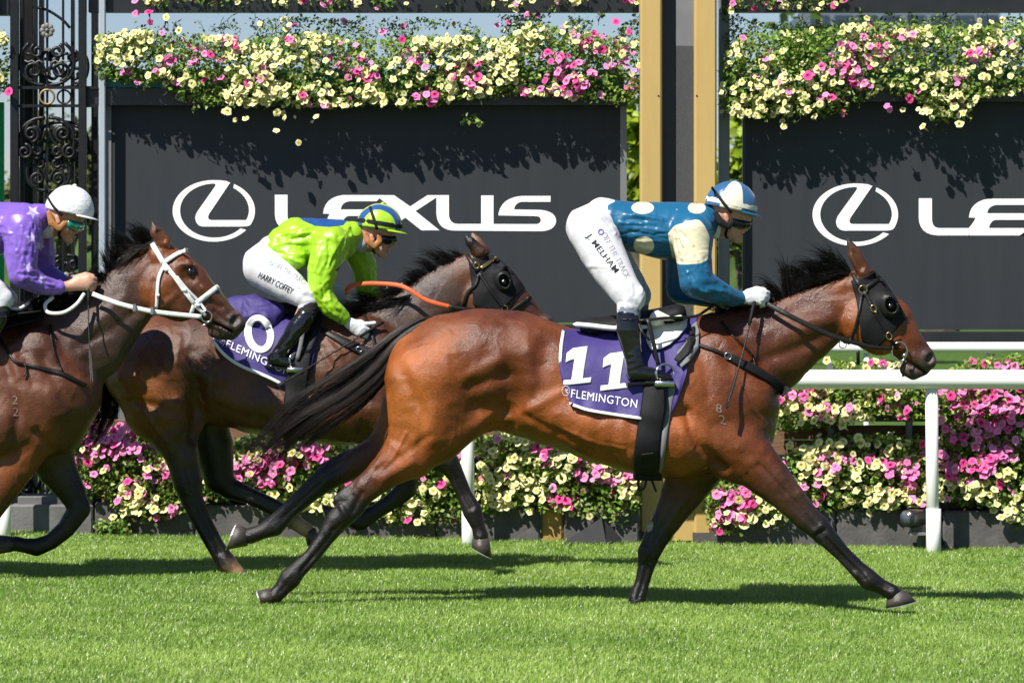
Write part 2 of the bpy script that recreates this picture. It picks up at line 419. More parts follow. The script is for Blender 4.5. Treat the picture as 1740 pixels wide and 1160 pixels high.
def leafmat(name, trans=.35, rough=.5, gloss=.3):
    m, n, l, b = newmat(name)
    at = n.new('ShaderNodeAttribute'); at.attribute_name = 'Col'
    b.inputs['Roughness'].default_value = rough; b.inputs['Specular IOR Level'].default_value = gloss; l.new(at.outputs[0], b.inputs['Base Color'])
    tr = n.new('ShaderNodeBsdfTranslucent'); l.new(at.outputs[0], tr.inputs[0])
    mx = n.new('ShaderNodeMixShader'); mx.inputs[0].default_value = trans; l.new(b.outputs[0], mx.inputs[1]); l.new(tr.outputs[0], mx.inputs[2])
    l.new(mx.outputs[0], n['Material Output'].inputs['Surface']); return m
LEAF = leafmat('leaf', .42, .42, .4); BLADE = leafmat('grass_blade', .4, .34, .5); PETAL = leafmat('petal', .22, .6, .2)

def turf():
    n = 540000; y = 12.6+(22.02-12.6)*rng.random(n)**.93; hw = .1422*y+.45; x = (rng.random(n)*2-1)*hw
    big = vnoise(np.stack([x*.6, y*1.1, 0*x], 1), 3); mid = vnoise(np.stack([x*3, y*4, 0*x], 1), 5); fine = vnoise(np.stack([x*11, y*11, 0*x], 1), 8)
    z = SLOPE*x; ht = (.016+.017*rng.random(n))*(.75+.5*mid); edge = np.clip((y-21.6)/.4, 0, 1); ht = ht*(1+.55*edge*rng.random(n))
    w = .0012+.0012*rng.random(n); a = rng.random(n)*6.283; lean = (.25+.85*rng.random(n))*ht; la = rng.normal(.6, 1.5, n)
    ux, uy = np.cos(a)*w, np.sin(a)*w; lx, ly = np.cos(la)*lean, np.sin(la)*lean
    V = np.zeros((n, 5, 3), np.float32)
    V[:, 0] = np.stack([x-ux, y-uy, z-.004], 1); V[:, 1] = np.stack([x+ux, y+uy, z-.004], 1)
    V[:, 2] = np.stack([x-ux*.8+lx*.35, y-uy*.8+ly*.35, z+ht*.6], 1); V[:, 3] = np.stack([x+ux*.8+lx*.35, y+uy*.8+ly*.35, z+ht*.6], 1)
    V[:, 4] = np.stack([x+lx, y+ly, z+ht*(1-.25*rng.random(n))], 1)
    b = np.arange(n)[:, None]*5
    T = np.concatenate([b+[0, 1, 3], b+[0, 3, 2], b+[2, 3, 4]], 1).reshape(-1, 3)
    r = rng.random(n)[:, None]; g = np.array([.125, .25, .028]); g2 = np.array([.42, .58, .125]); t = np.clip(.5*r[:, 0]+.42*big+.34*mid+.22*fine-.24, 0, 1)[:, None]
    c = g*(1-t)+g2*t; straw_glint = (rng.random(n) < .014+.05*np.clip(fine-.7, 0, 1)*3)[:, None]; c = np.where(straw_glint, np.array([.78, .78, .58])*(.5+.5*r), c)  # scattered straw blades, whitened to put specular glints into the turf colour
    c5 = np.repeat(c, 5, 0)
    o = mesh('grass', V.reshape(-1, 3), T, BLADE, col=c5); tag(o, kind='stuff')
turf()

BLACK = mat('black_paint', (.016, .017, .018), .38, .5, var=.25, scale=8)
IRON = mat('black_iron', (.007, .007, .008), .42, .4, var=.3, scale=25, bump=.15, bscale=120)
PANEL = mat('charcoal_board', (.024, .028, .033), .6, .35, var=.1, scale=3, stretch=(6, 1, .6))
WHITEP = mat('white_letter', (.86, .86, .86), .5, .4, var=.03)
RAILW = mat('white_rail_plastic', (.82, .83, .79), .35, .45, var=.04, scale=4)
GOLD = mat('gold_paint', (.50, .345, .12), .5, .5, var=.05, scale=4, bump=.05, bscale=150, dark=(.44, .30, .10), dscale=2.0, stretch=(4, 4, .6))
STEEL = mat('grey_steel', (.2, .205, .215), .45, .5, metal=.3, var=.12, scale=6)
PIPE = mat('pale_blue_pipe', (.33, .38, .43), .4, .5, var=.1, scale=4)
CONC = mat('dark_concrete', (.105, .099, .096), .9, .25, var=.3, scale=7, bump=.4, bscale=45, dark=(.075, .072, .07), dscale=4)
CONCL = mat('pale_concrete', (.15, .147, .147), .9, .25, var=.15, scale=7, bump=.3, bscale=45, dark=(.10, .097, .097), dscale=5)
WOOD = mat('brown_timber', (.17, .092, .05), .75, .3, var=.3, scale=14, stretch=(1, 4, 9), bump=.25, bscale=40)
TEAL = mat('teal_trough_plastic', (.06, .24, .25), .5, .4, var=.15)
GREEN = mat('bright_green_board', (.0, .36, .1), .5, .4, var=.05)
STONE = mat('sandstone', (.36, .22, .07), .9, .2, var=.4, scale=12, bump=.5, bscale=40)

def pbox(mb, x0, x1, y0, y1, Y, dy=.06, dz0=None, bev=None):
    """box whose front face covers photo pixels x0..x1, y0..y1 at depth Y"""
    a = P(x0, y1, Y); b = P(x1, y0, Y)
    lo = (a[0], Y, a[2] if dz0 is None else dz0); hi = (b[0], Y+dy, b[2])
    return mb.bevbox(lo, hi, bev) if bev else mb.box(lo, hi)

# --- sign boards
def arc(cx, cy, a, b, t0, t1, n):
    return [(cx+a*math.cos(math.radians(t)), cy+b*math.sin(math.radians(t))) for t in np.linspace(t0, t1, n)]
def bez(p0, p1, p2, n=7):
    return [tuple((1-t)**2*np.array(p0)+2*t*(1-t)*np.array(p1)+t*t*np.array(p2)) for t in np.linspace(0, 1, n)]
LETTERS = {
 'emblem': [ # open ring with slanted stroke (outer arc, then inner back)
   arc(363.3, 358.4, 70, 52.3, 38, 294, 40)+arc(364.5, 357.9, 58.6, 45.9, 291, 41, 40),
   arc(363.3, 358.4, 70, 52.3, -60.5, 27, 16)+[(422, 384), (414, 385)]+[(418, 374)]+bez((418, 374), (422, 369), (423.2, 359), 5)+arc(364.5, 357.9, 58.6, 45.9, -4, -57, 12),
   [(343.8, 385), (338, 383), (333.5, 378), (331.7, 371), (332.3, 366.5), (335, 360), (365.5, 316.8), (366.5, 313.5), (364, 312), (372, 306.3), (384, 307.5), (391, 310.7), (356, 362.5), (353.8, 367.5), (354, 371), (356, 373.4), (360, 374), (417, 374), (419, 380), (415, 385)],
 ],
 'letter_l': [[(467, 331), (488.6, 331)]+bez((488.6, 367), (489.5, 380.5), (501, 380.7))+[(549, 380.7), (549, 393)]+bez((497, 393), (468, 391), (467, 364))],
 'letter_e': [
   bez((549, 363), (551, 336), (582, 331.5))+[(650, 331.5), (640, 342)]+bez((594, 342), (580, 344, ), (579, 356))+[(642, 356), (642, 367), (596, 367)]+bez((592, 367), (583, 370), (582, 380.7))+[(640, 380.7), (640, 393), (550, 393), (549, 380.7), (557, 370), (560, 363.5)]],
 'letter_x': [
   [(650, 331.7), (669.5, 331.7), (697, 350.8), (726.4, 331.7), (741.5, 331.7), (741.5, 335.7), (706, 358.7), (746.7, 391.3), (716, 391.3), (688.7, 369.8), (655, 393), (632, 393), (676, 362), (644.6, 336.7)]],
 'letter_u': [[(741.5, 331.7), (762.8, 331.7)]+bez((762.8, 364), (763.5, 380), (777, 380.4))+[(817.5, 380.4), (817.5, 332.2), (838.6, 332.2), (838.6, 392.3), (772, 391.8)]+bez((768, 391.6), (743, 389), (741.5, 363))],
 'letter_s': [[(838.6, 380.6), (910, 380.8)]+bez((912, 380.8), (919, 379.5), (918.8, 374))+bez((918.6, 372), (917.5, 367.4), (910, 367.2))+[(847, 366.1)]+bez((847, 363), (852, 336), (886, 333))+[(935.5, 333), (935.5, 343), (888, 343)]+bez((886, 343), (875, 345), (873.6, 356))+[(917, 356.6)]+bez((921, 357), (944, 360), (945, 374.5))+bez((945, 377), (942, 392.5), (918, 392.9))+[(838.6, 392.4)]],
}
def board(x0, x1, y0, y1, Y, fx, label, stripL, stripR):
    r = empty('sign_board', (P((x0+x1)/2, y1, Y)[0], Y, P(0, y1, Y)[2]), label, 'sign', 'charcoal advertising boards under the flowers')
    b = MB(); pbox(b, x0, x1, y0, y1, Y, .05, bev=.004); b.build('panel', PANEL, r)
    f = MB(); pbox(f, x0-2, x0+stripL, y0-1, y1+1, Y-.008, .06); f.build('frame_strip', STEEL if stripL > 4 else BLACK, r)
    f = MB(); pbox(f, x1-stripR, x1+2, y0-1, y1+1, Y-.008, .06); f.build('frame_strip', STEEL, r)
    for nm, polys in LETTERS.items():
        m = MB()
        for k, pl in enumerate(polys):
            m.poly([P(*fx(p[0], p[1]), Y-.001) for p in pl], (0, -.0012-.0006*k, 0))
        m.build(nm, WHITEP, r)
    for t in range(14):
        pass
    return r
board(180, 1063, 177, 548, 22.5, lambda x, y: (x, y), 'charcoal board behind the lime jockey, white emblem and word across its middle', 9, 9)
board(1264, 2160, 170, 560, 22.5, lambda x, y: (1380.6+(x-293.3)/140.2*145.7, 311.7+(y-306)/104.7*106.3), 'charcoal board right of the gold post, partly cut off by the picture edge', 3, 9)

def simple(name, fn, m, label, cat, group=None, smooth=False):
    b = MB(); fn(b); return tag(b.build(name, m, None, smooth), label, cat, group)
G_BEAM = 'black beams of the flower frame'
simple('beam', lambda b: pbox(b, 150, 1086, -6, 21, 22.42, .1, bev=.006), BLACK, 'black beam above the left flower trough, running to the gold post', 'beam')
simple('beam', lambda b: pbox(b, 1226, 2160, -6, 21, 22.42, .1, bev=.006), BLACK, 'black beam above the right flower trough, right of the gold post', 'beam')
simple('beam', lambda b: pbox(b, 150, 1063, 551, 579, 22.4, .12, bev=.006), BLACK, 'black bottom beam under the left charcoal board', 'beam')
simple('beam', lambda b: pbox(b, 1264, 2160, 563, 581, 22.4, .12, bev=.006), BLACK, 'black bottom beam under the right charcoal board', 'beam')
simple('beam', lambda b: pbox(b, 143, 1066, 149, 179, 22.40, .1, bev=.005), BLACK, 'black bar between the left flower trough and the charcoal board', 'beam')
simple('beam', lambda b: pbox(b, 1240, 2160, 149, 173, 22.40, .1, bev=.005), BLACK, 'black bar between the right flower trough and the charcoal board', 'beam')
def post(x0, x1, Y, m, label, cat='post', nm='post', dy=.1, y0=-60, group=None, bev=.006):
    a = P(x0, 0, Y); b = P(x1, 0, Y); q = MB(); q.bevbox((a[0], Y, gz(a[0])-.05), (b[0], Y+dy, P(0, y0, Y)[2]), bev); return tag(q.build(nm, m), label, cat, group)
post(168, 179, 22.36, PIPE, 'pale blue steel pipe at the left edge of the charcoal board', dy=.045)
post(1222, 1240, 22.52, STEEL, 'grey steel post just right of the gold finish post')
simple('rail_bar', lambda b: pbox(b, 150, 330, 690, 712, 22.45, .06), STEEL, 'grey steel bar above the brown timber behind the dark horse', 'bar')
# --- finish post
fp = empty('finish_post', (P(1152, 0, 22.2)[0], 22.3, gz(1)), 'tall gold winning post with black slot, behind the leading jockey', 'winning post')
for x0, x1 in ((1088, 1125), (1180, 1218)):
    a = P(x0, 0, 22.2); b = P(x1, 0, 22.2); q = MB(); q.bevbox((a[0], 22.2, gz(a[0])-.05), (b[0], 22.38, P(0, -60, 22.2)[2]), .012); up = q.build('gold_upright', GOLD, fp)
    s = MB(); c = P(x1-6 if x0 < 1100 else x0+4, 163, 22.197); s.disc(c, .006, .006, n=8); s.build('screw', BLACK, up)
    s = MB(); s.box((a[0]-.01, 22.19, gz(a[0])), (b[0]+.01, 22.39, gz(a[0])+.07)); s.build('foot_plinth', CONC, up)
a = P(1125, 0, 22.3); b = P(1149, 0, 22.3); q = MB(); q.box((a[0], 22.33, 0), (b[0]+.02, 22.4, P(0, -60, 22.2)[2])); q.build('black_slot', BLACK, fp)
q = MB(); a = P(1149, 0, 22.3); b = P(1180, 0, 22.3); q.box((a[0], 22.31, 0), (b[0]+.004, 22.37, P(0, 78, 22.3)[2])); q.build('mesh_panel', mat('grey_mesh', (.055, .057, .06), .6, .4, var=.5, scale=260, stretch=(1, 1, 1)), fp)
q = MB(); q.box((a[0], 22.312, P(0, 78, 22.3)[2]), (b[0]+.004, 22.368, P(0, -60, 22.3)[2])); q.build('top_panel', STEEL, fp)
a = P(1125, 0, 22.22); b = P(1180, 0, 22.22); q = MB(); q.box((a[0], 22.225, 0), (b[0], 22.3, P(0, 700, 22.22)[2])); q.build('base_panel', GOLD, fp)

# --- kerb and planter boards
kb = empty('kerb', (0, 22.03, 0)); kb['kind'] = 'structure'
for x0, x1, yt, m in ((-60, 14, 853, CONCL), (16, 158, 857, CONCL), (161, 330, 853, CONC), (332, 560, 858, CONC), (562, 740, 862, CONC), (742, 918, 862, CONC), (958, 1086, 862, CONC), (1220, 1420, 864, CONC), (1422, 1600, 866, CONC), (1602, 1800, 868, CONC)):
    a = P(x0, yt, 22.03); b = P(x1, yt, 22.03); q = MB(); q.bevbox((a[0], 22.03+random.uniform(-.006, .006), gz(a[0])-.1), (b[0], 22.3, a[2]), .012); q.build('kerb_block', m, kb)
q = MB(); a = P(920, 862, 22.05); b = P(956, 862, 22.05); q.bevbox((a[0], 22.045, -.1), (b[0], 22.3, a[2]), .01); q.build('kerb_block', STONE, kb)
q = MB(); pbox(q, 30, 158, 843, 856, 22.08, .16, bev=.006); q.build('kerb_ledge', CONCL, kb)
def plank(x0, x1, y0, y1, label):
    r = empty('planter_wall', (P((x0+x1)/2, y1, 22.3)[0], 22.33, P(0, y1, 22.3)[2]), label, 'planter')
    h = (y1-y0)/2
    for k in range(2):
        q = MB(); pbox(q, x0, x1, y0+k*h+.6, y0+(k+1)*h-.6, 22.33-.004*k, .04, bev=.004); q.build('plank', WOOD, r)
    return r
plank(150, 900, 712, 775, 'brown timber planter wall behind the pink flowers at left')
plank(902, 1086, 722, 775, 'short brown timber planter wall beside the gold post')
plank(1225, 1800, 722, 772, 'brown timber planter wall behind the white rail post at right')
simple('planter_liner', lambda b: pbox(b, 150, 1086, 776, 862, 22.3, .3), BLACK, 'black liner of the flower bed under the left timber', 'planter liner')
simple('planter_liner', lambda b: pbox(b, 1225, 1800, 773, 866, 22.3, .3), BLACK, 'black liner of the flower bed under the right timber', 'planter liner')
simple('planter_trough', lambda b: pbox(b, 1330, 1800, 652, 716, 22.28, .2, bev=.01), BLACK, 'black trough of the upper flowers behind the white rail', 'trough')
for x in (1412, 1545): post(x-6, x+6, 22.26, STEEL, 'grey planter leg behind the rail %s' % ('under the horse head' if x < 1500 else 'close to the white rail post'), dy=.03, y0=615)
for x0, x1, lb in ((172, 1060, 'teal trough of the long left flower bank'), (1240, 1800, 'teal trough of the right flower bank')):
    simple('flower_trough', lambda b: pbox(b, x0, x1, 118, 149, 22.44, .2, bev=.01), TEAL, lb, 'trough')

# --- running rail with posts
def rail(Y, ptop, dia, posts, pw, label, x0=-400, x1=2100):
    zc = P(0, ptop, Y)[2]-dia/2; r = empty('running_rail', (0, Y, 0), label, 'rail')
    b = MB(); b.tube([(x, Y, zc) for x in np.linspace(P(x0, 0, Y)[0], P(x1, 0, Y)[0], 12)], dia/2, 20); b.build('rail_tube', RAILW, r, True)
    for px in posts:
        x = P(px, 0, Y)[0]; g = gz(x)
        b = MB(); b.tube([(x, Y+.02, g-.1), (x, Y+.02, g+.27)], pw*.58, 14); b.build('post_sleeve', RAILW, r, True)
        b = MB(); b.tube([(x-.004, Y+.02, g), (x-.012, Y+.02, zc)], pw*.5, 14); p = b.build('rail_post', RAILW, r, True)
        b = MB(); b.ball((x-.012, Y+.02-pw*.5, zc-dia*.72), .005, 6, 4); b.build('screw', STONE, p)
    return r
rail(21.76, 628, .117, (-785, 5, 797, 1587, 2376), .078, 'white plastic running rail in front of the flower beds')
rail(27.6, 581, .085, (650, 1068, 1475, 1684), .05, 'thin white rail on the lawn behind the right board', 500, 2300)
fr = empty('far_fence', (0, 220, 0), 'far white fence across the course seen beside the gold post', 'fence')
b = MB(); b.box((-25, 220, .45), (60, 220.1, 1.15)); b.build('board_panel', RAILW, fr)
b = MB(); b.box((-25, 220, -.1), (60, 220.1, .12)); b.build('kick_panel', RAILW, fr)

# --- wedge and spotlight on the turf edge
q = MB(); A = [P(959, 921, 21.86), P(1021, 880, 21.92), P(1064, 921, 21.9)]
q.poly(A, (0, -.0, .0)) if False else None
V = [P(957, 922, 21.84), P(1022, 879, 21.93), P(1030, 922, 21.86), P(1062, 922, 22.0), P(1026, 879, 21.99), P(962, 922, 22.0)]
q.add(V, [(0, 2, 1), (2, 3, 4, 1), (3, 5, 4), (5, 0, 1, 4), (0, 5, 3, 2)])
tag(q.build('corner_wedge', mat('black_rubber', (.03, .03, .032), .7, .3)), 'black rubber wedge at the kerb left of the gold post', 'wedge')
sp = empty('spotlight', P(1560, 928, 21.9), 'small black ground spotlight beside the white rail post', 'spotlight')
GLB = mat('black_housing', (.02, .02, .022), .3, .5, coat=.3)
q = MB(); c = P(1558, 882, 21.9); q.tube([c+np.array([-.075, -.06, .01]), c+np.array([-.05, -.045, .01]), c+np.array([.05, .05, 0]), c+np.array([.08, .08, -.005])], [.052, .056, .062, .04], 14); q.build('lamp_housing', GLB, sp, True)
q = MB(); q.tube([c+np.array([-.078, -.063, .01]), c+np.array([-.074, -.06, .01])], .046, 14); q.build('lens', mat('lens_glass', (.08, .09, .11), .08, .6), sp, True)
q = MB(); q.bevbox(tuple(P(1548, 905, 21.86)), tuple(P(1598, 890, 21.86)+np.array([0, .11, 0])), .008); q.build('control_box', GLB, sp)
q = MB(); q.box(tuple(P(1546, 909, 21.85)), tuple(P(1600, 904, 21.85)+np.array([0, .13, 0]))); q.build('bracket', STEEL, sp)
q = MB(); q.tube([P(1568, 909, 21.92), P(1566, 932, 21.92)], .03, 10); q.build('stand', GLB, sp)

# --- ornamental iron lattice at left
def spiral(c, r0, r1, a0, turns, Y, n=26):
    pts = []
    for t in np.linspace(0, 1, n):
        a = math.radians(a0)+turns*2*math.pi*t; r = r0+(r1-r0)*t; pts.append(P(c[0]+r*math.cos(a), c[1]+r*math.sin(a), Y))
    return pts
IRONG = mat('weathered_iron', (.16, .155, .14), .5, .5, var=.3, scale=40)
BRASS = mat('aged_brass', (.3, .2, .09), .45, .5, metal=.4)
lat = empty('iron_lattice', (P(80, 0, 22.4)[0], 22.45, 0), 'black wrought iron lattice tower with scrolls at the left', 'iron lattice')
def lpart(nm, f, m=IRON, smooth=True):
    q = MB(); f(q); return q.build(nm, m, lat, smooth)
def bar(x0, x1, Y, y0=-60, m=IRON, nm='upright', dy=.05):
    a = P(x0, 0, Y); b_ = P(x1, 0, Y); q = MB(); q.bevbox((a[0], Y, gz(a[0])-.05), (b_[0], Y+dy, P(0, y0, Y)[2]), .003); return q.build(nm, m, lat)
bar(17, 31, 22.34); bar(133, 146, 22.34); bar(36, 56, 22.75); bar(66, 74, 22.8); bar(155, 166, 22.7); bar(33, 40, 22.6); bar(57, 63, 22.6); bar(120, 126, 22.8); bar(78, 82, 22.4, nm='thin_bar', dy=.015); bar(105, 109, 22.4, nm='thin_bar', dy=.015)
for y in (149, 180, 841): lpart('cross_bar', lambda q: pbox(q, 20, 167, y-2.5, y+2.5, 22.37, .02), IRON, False)
r_ = .0115
def scroll_set(yc, flip=1, Y=22.38, cx=80, s=1.0, nm='scroll'):
    for sx in (-1, 1):
        # big C from the centre bottom round to a volute
        pts = [P(cx+sx*s*a, yc+flip*s*b_, Y) for a, b_ in ((3, 30), (22, 27), (40, 14), (46, -8), (42, -28), (30, -42))]
        lpart(nm, lambda q: q.tube(smooth_path(pts, 18), r_, 6))
        pts = spiral((cx+sx*s*22, yc+flip*s*6), 17*s, 4*s, 90 if flip > 0 else -90, -sx*1.4*flip, Y); lpart(nm, lambda q: q.tube(pts, r_, 6))
        pts = spiral((cx+sx*s*17, yc-flip*s*28), 12*s, 3*s, -90*flip+sx*20, sx*1.3*flip, Y); lpart(nm, lambda q: q.tube(pts, r_, 6))
        pts = [P(cx+sx*s*a, yc+flip*s*b_, Y) for a, b_ in ((2, 12), (8, -6), (20, -20), (36, -24))]; lpart(nm, lambda q: q.tube(smooth_path(pts, 10), r_*.8, 6))
scroll_set(115); scroll_set(230, -1, s=1.0); scroll_set(122, cx=108, s=.9, Y=22.72); scroll_set(236, -1, cx=106, s=.95, Y=22.72); scroll_set(300, 1, cx=82, s=.8, Y=22.4)
for sx in (-1, 1):
    pts = spiral((80+sx*27, 228), 14, 3, 90, sx*1.5, 22.36); lpart('scroll', lambda q: q.tube(pts, r_, 6))
    pts = spiral((80+sx*38, 258), 13, 3, -90, -sx*1.5, 22.36); lpart('scroll', lambda q: q.tube(pts, r_, 6))
    lpart('leaf_spray', lambda q: q.tube([P(80+sx*x, 108-y, 22.35) for x, y in ((4, 0), (14, 5), (20, 1), (26, 5), (32, 2), (38, 5))], .005, 5), IRONG)
for y in (84, 125): lpart('collar', lambda q: pbox(q, 75, 85, y-2, y+2.5, 22.375, .05), IRONG, False)
def rosette(q):
    c = P(80, 52, 22.36)
    for k in range(8):
        a = k*math.pi/4; q.ball(c+np.array([.03*math.cos(a), 0, .03*math.sin(a)]), (.018, .01, .018), 8, 5)
    q.ball(c+np.array([0, -.006, 0]), .014, 8, 5)
lpart('rosette', rosette, IRONG)
lpart('ring', lambda q: q.ring(P(80, 165, 22.36), .045, .045, .007), BRASS); lpart('ring', lambda q: q.ring(P(109, 165, 22.4), .042, .042, .006))
lpart('arch', lambda q: q.tube(smooth_path([P(56+x, y, 22.7) for x, y in ((0, 12), (25, 18), (50, 34), (63, 48))], 12), .009, 6))
# lower scrolls seen past the jockey and past the dark horse's leg
for cx, yc, s in ((112, 452, .62), (62, 822, .8)): scroll_set(yc, -1 if yc < 600 else 1, cx=cx, s=s, Y=22.5)
for sx in (-1, 0, 1): lpart('fan_leaf', lambda q: q.ball(P(112+sx*13, 470, 22.5), (.03, .012, .03), 10, 6), IRONG)
for x in (-60, -18): bar(x, x+14, 22.36)
simple('sign_board', lambda q: pbox(q, -420, 5.5, 174, 560, 22.6, .05), GREEN, 'bright green board at the far left edge of the photo', 'sign')
simple('beam', lambda b: pbox(b, -420, 16, -6, 26, 22.42, .1, bev=.006), BLACK, 'black beam above the green board at the far left', 'beam')

# ------------------------------------------------------------------ flowers
def petunia(cream, k, detail=True):
    R_ = np.random.default_rng(50+k); V = []; C = []
    if cream: cc, mid, rim = (.55, .40, .03), (.80, .72, .22), (.88, .86, .55)
    else:
        cc, mid, rim = [((.80, .55, .35), (.80, .14, .42), (.88, .27, .58)), ((.50, .03, .14), (.72, .05, .24), (.82, .12, .38)), ((.85, .65, .5), (.84, .22, .50), (.90, .38, .68)), ((.82, .6, .42), (.84, .20, .48), (.90, .34, .64))][k % 4]
    V.append((0, 0, -.008)); C.append(cc); n = 10
    for i in range(n):
        a = 2*math.pi*i/n; V.append((.010*math.cos(a), .010*math.sin(a), .000)); C.append(mid)
    for i in range(n):
        a = 2*math.pi*i/n; rr = (.0265 if i % 2 == 0 else .0225)*(1+R_.uniform(-.1, .1)); V.append((rr*math.cos(a), rr*math.sin(a), R_.uniform(-.004, .003))); C.append(rim)
    Fc = [(0, 1+i, 1+(i+1) % n) for i in range(n)]+[(1+i, 11+i, 11+(i+1) % n, 1+(i+1) % n) for i in range(n)]
    # back of the trumpet
    V.append((0, 0, -.03)); C.append(tuple(np.array(mid)*.7)); Fc += [(21, 1+(i+2) % n, 1+i) for i in range(0, n, 2)]
    return np.array(V), Fc, np.array(C)
PET = {}
for cream in (True, False):
    for k in range(4):
        V, Fc, C = petunia(cream, k); PET[cream, k] = (V, Fc, C)
PETME = {}
def pet_mesh(cream, k):
    if (cream, k) not in PETME:
        V, Fc, C = PET[cream, k]; me = bpy.data.meshes.new('cream_petunia' if cream else 'pink_petunia'); me.from_pydata(V.tolist(), [], Fc)
        a = me.attributes.new('Col', 'FLOAT_COLOR', 'POINT'); c = np.ones((len(V), 4), np.float32); c[:, :3] = C; a.data.foreach_set('color', c.ravel()); me.materials.append(PETAL); PETME[cream, k] = me
    return PETME[cream, k]
def rot_to(d, roll):
    return np.array((Vector(d).to_track_quat('Z', 'Y').to_matrix() @ Matrix.Rotation(roll, 3, 'Z')))
def inpoly(pts, poly):
    x, y = pts[:, 0], pts[:, 1]; r = np.zeros(len(pts), bool); n = len(poly)
    for i in range(n):
        (x1, y1), (x2, y2) = poly[i], poly[(i+1) % n]; c = ((y1 > y) != (y2 > y)) & (x < (x2-x1)*(y-y1)/(y2-y1+1e-9)+x1); r ^= c
    return r
def sample(poly, n):
    p = np.array(poly); lo, hi = p.min(0), p.max(0); out = np.zeros((0, 2))
    while len(out) < n:
        q = lo+(hi-lo)*rng.random((n*2, 2)); q = q[inpoly(q, poly)]; out = np.vstack([out, q])
    return out[:n]
def leaf_cloud(mb_list, pts3, size, cols, outward=(0, -.5, .5)):
    n = len(pts3); a = rng.normal(size=(n, 3))*.5+np.array(outward)*.9; a /= np.linalg.norm(a, axis=1)[:, None]
    u = np.cross(a, rng.normal(size=(n, 3))); u /= np.linalg.norm(u, axis=1)[:, None]; v = np.cross(a, u)
    L = size*(.6+.8*rng.random(n))[:, None]; Wd = L*.30
    V = np.zeros((n, 6, 3), np.float32)
    V[:, 0] = pts3-u*L*.5; V[:, 1] = pts3+v*Wd-u*L*.05+a*L*.08; V[:, 2] = pts3+u*L*.5-a*L*.12; V[:, 3] = pts3-v*Wd-u*L*.05+a*L*.08; V[:, 4] = pts3-u*L*.05; V[:, 5] = pts3+u*L*.25
    b = np.arange(n)[:, None]*6; T = np.concatenate([b+[0, 4, 1], b+[4, 2, 1], b+[0, 3, 4], b+[4, 3, 2]], 1).reshape(-1, 3)
    mb_list.append((V.reshape(-1, 3), T, np.repeat(cols, 6, 0)))
def join_clouds(name, L, m, parent):
    V = np.vstack([l[0] for l in L]); C = np.vstack([l[2] for l in L]); T = []; k = 0
    for l in L: T.append(l[1]+k); k += len(l[0])
    return mesh(name, V, np.vstack(T), m, parent, col=C)
GR = np.array([[.15, .27, .035], [.26, .40, .06], [.07, .14, .025], [.38, .46, .11], [.20, .19, .05]])
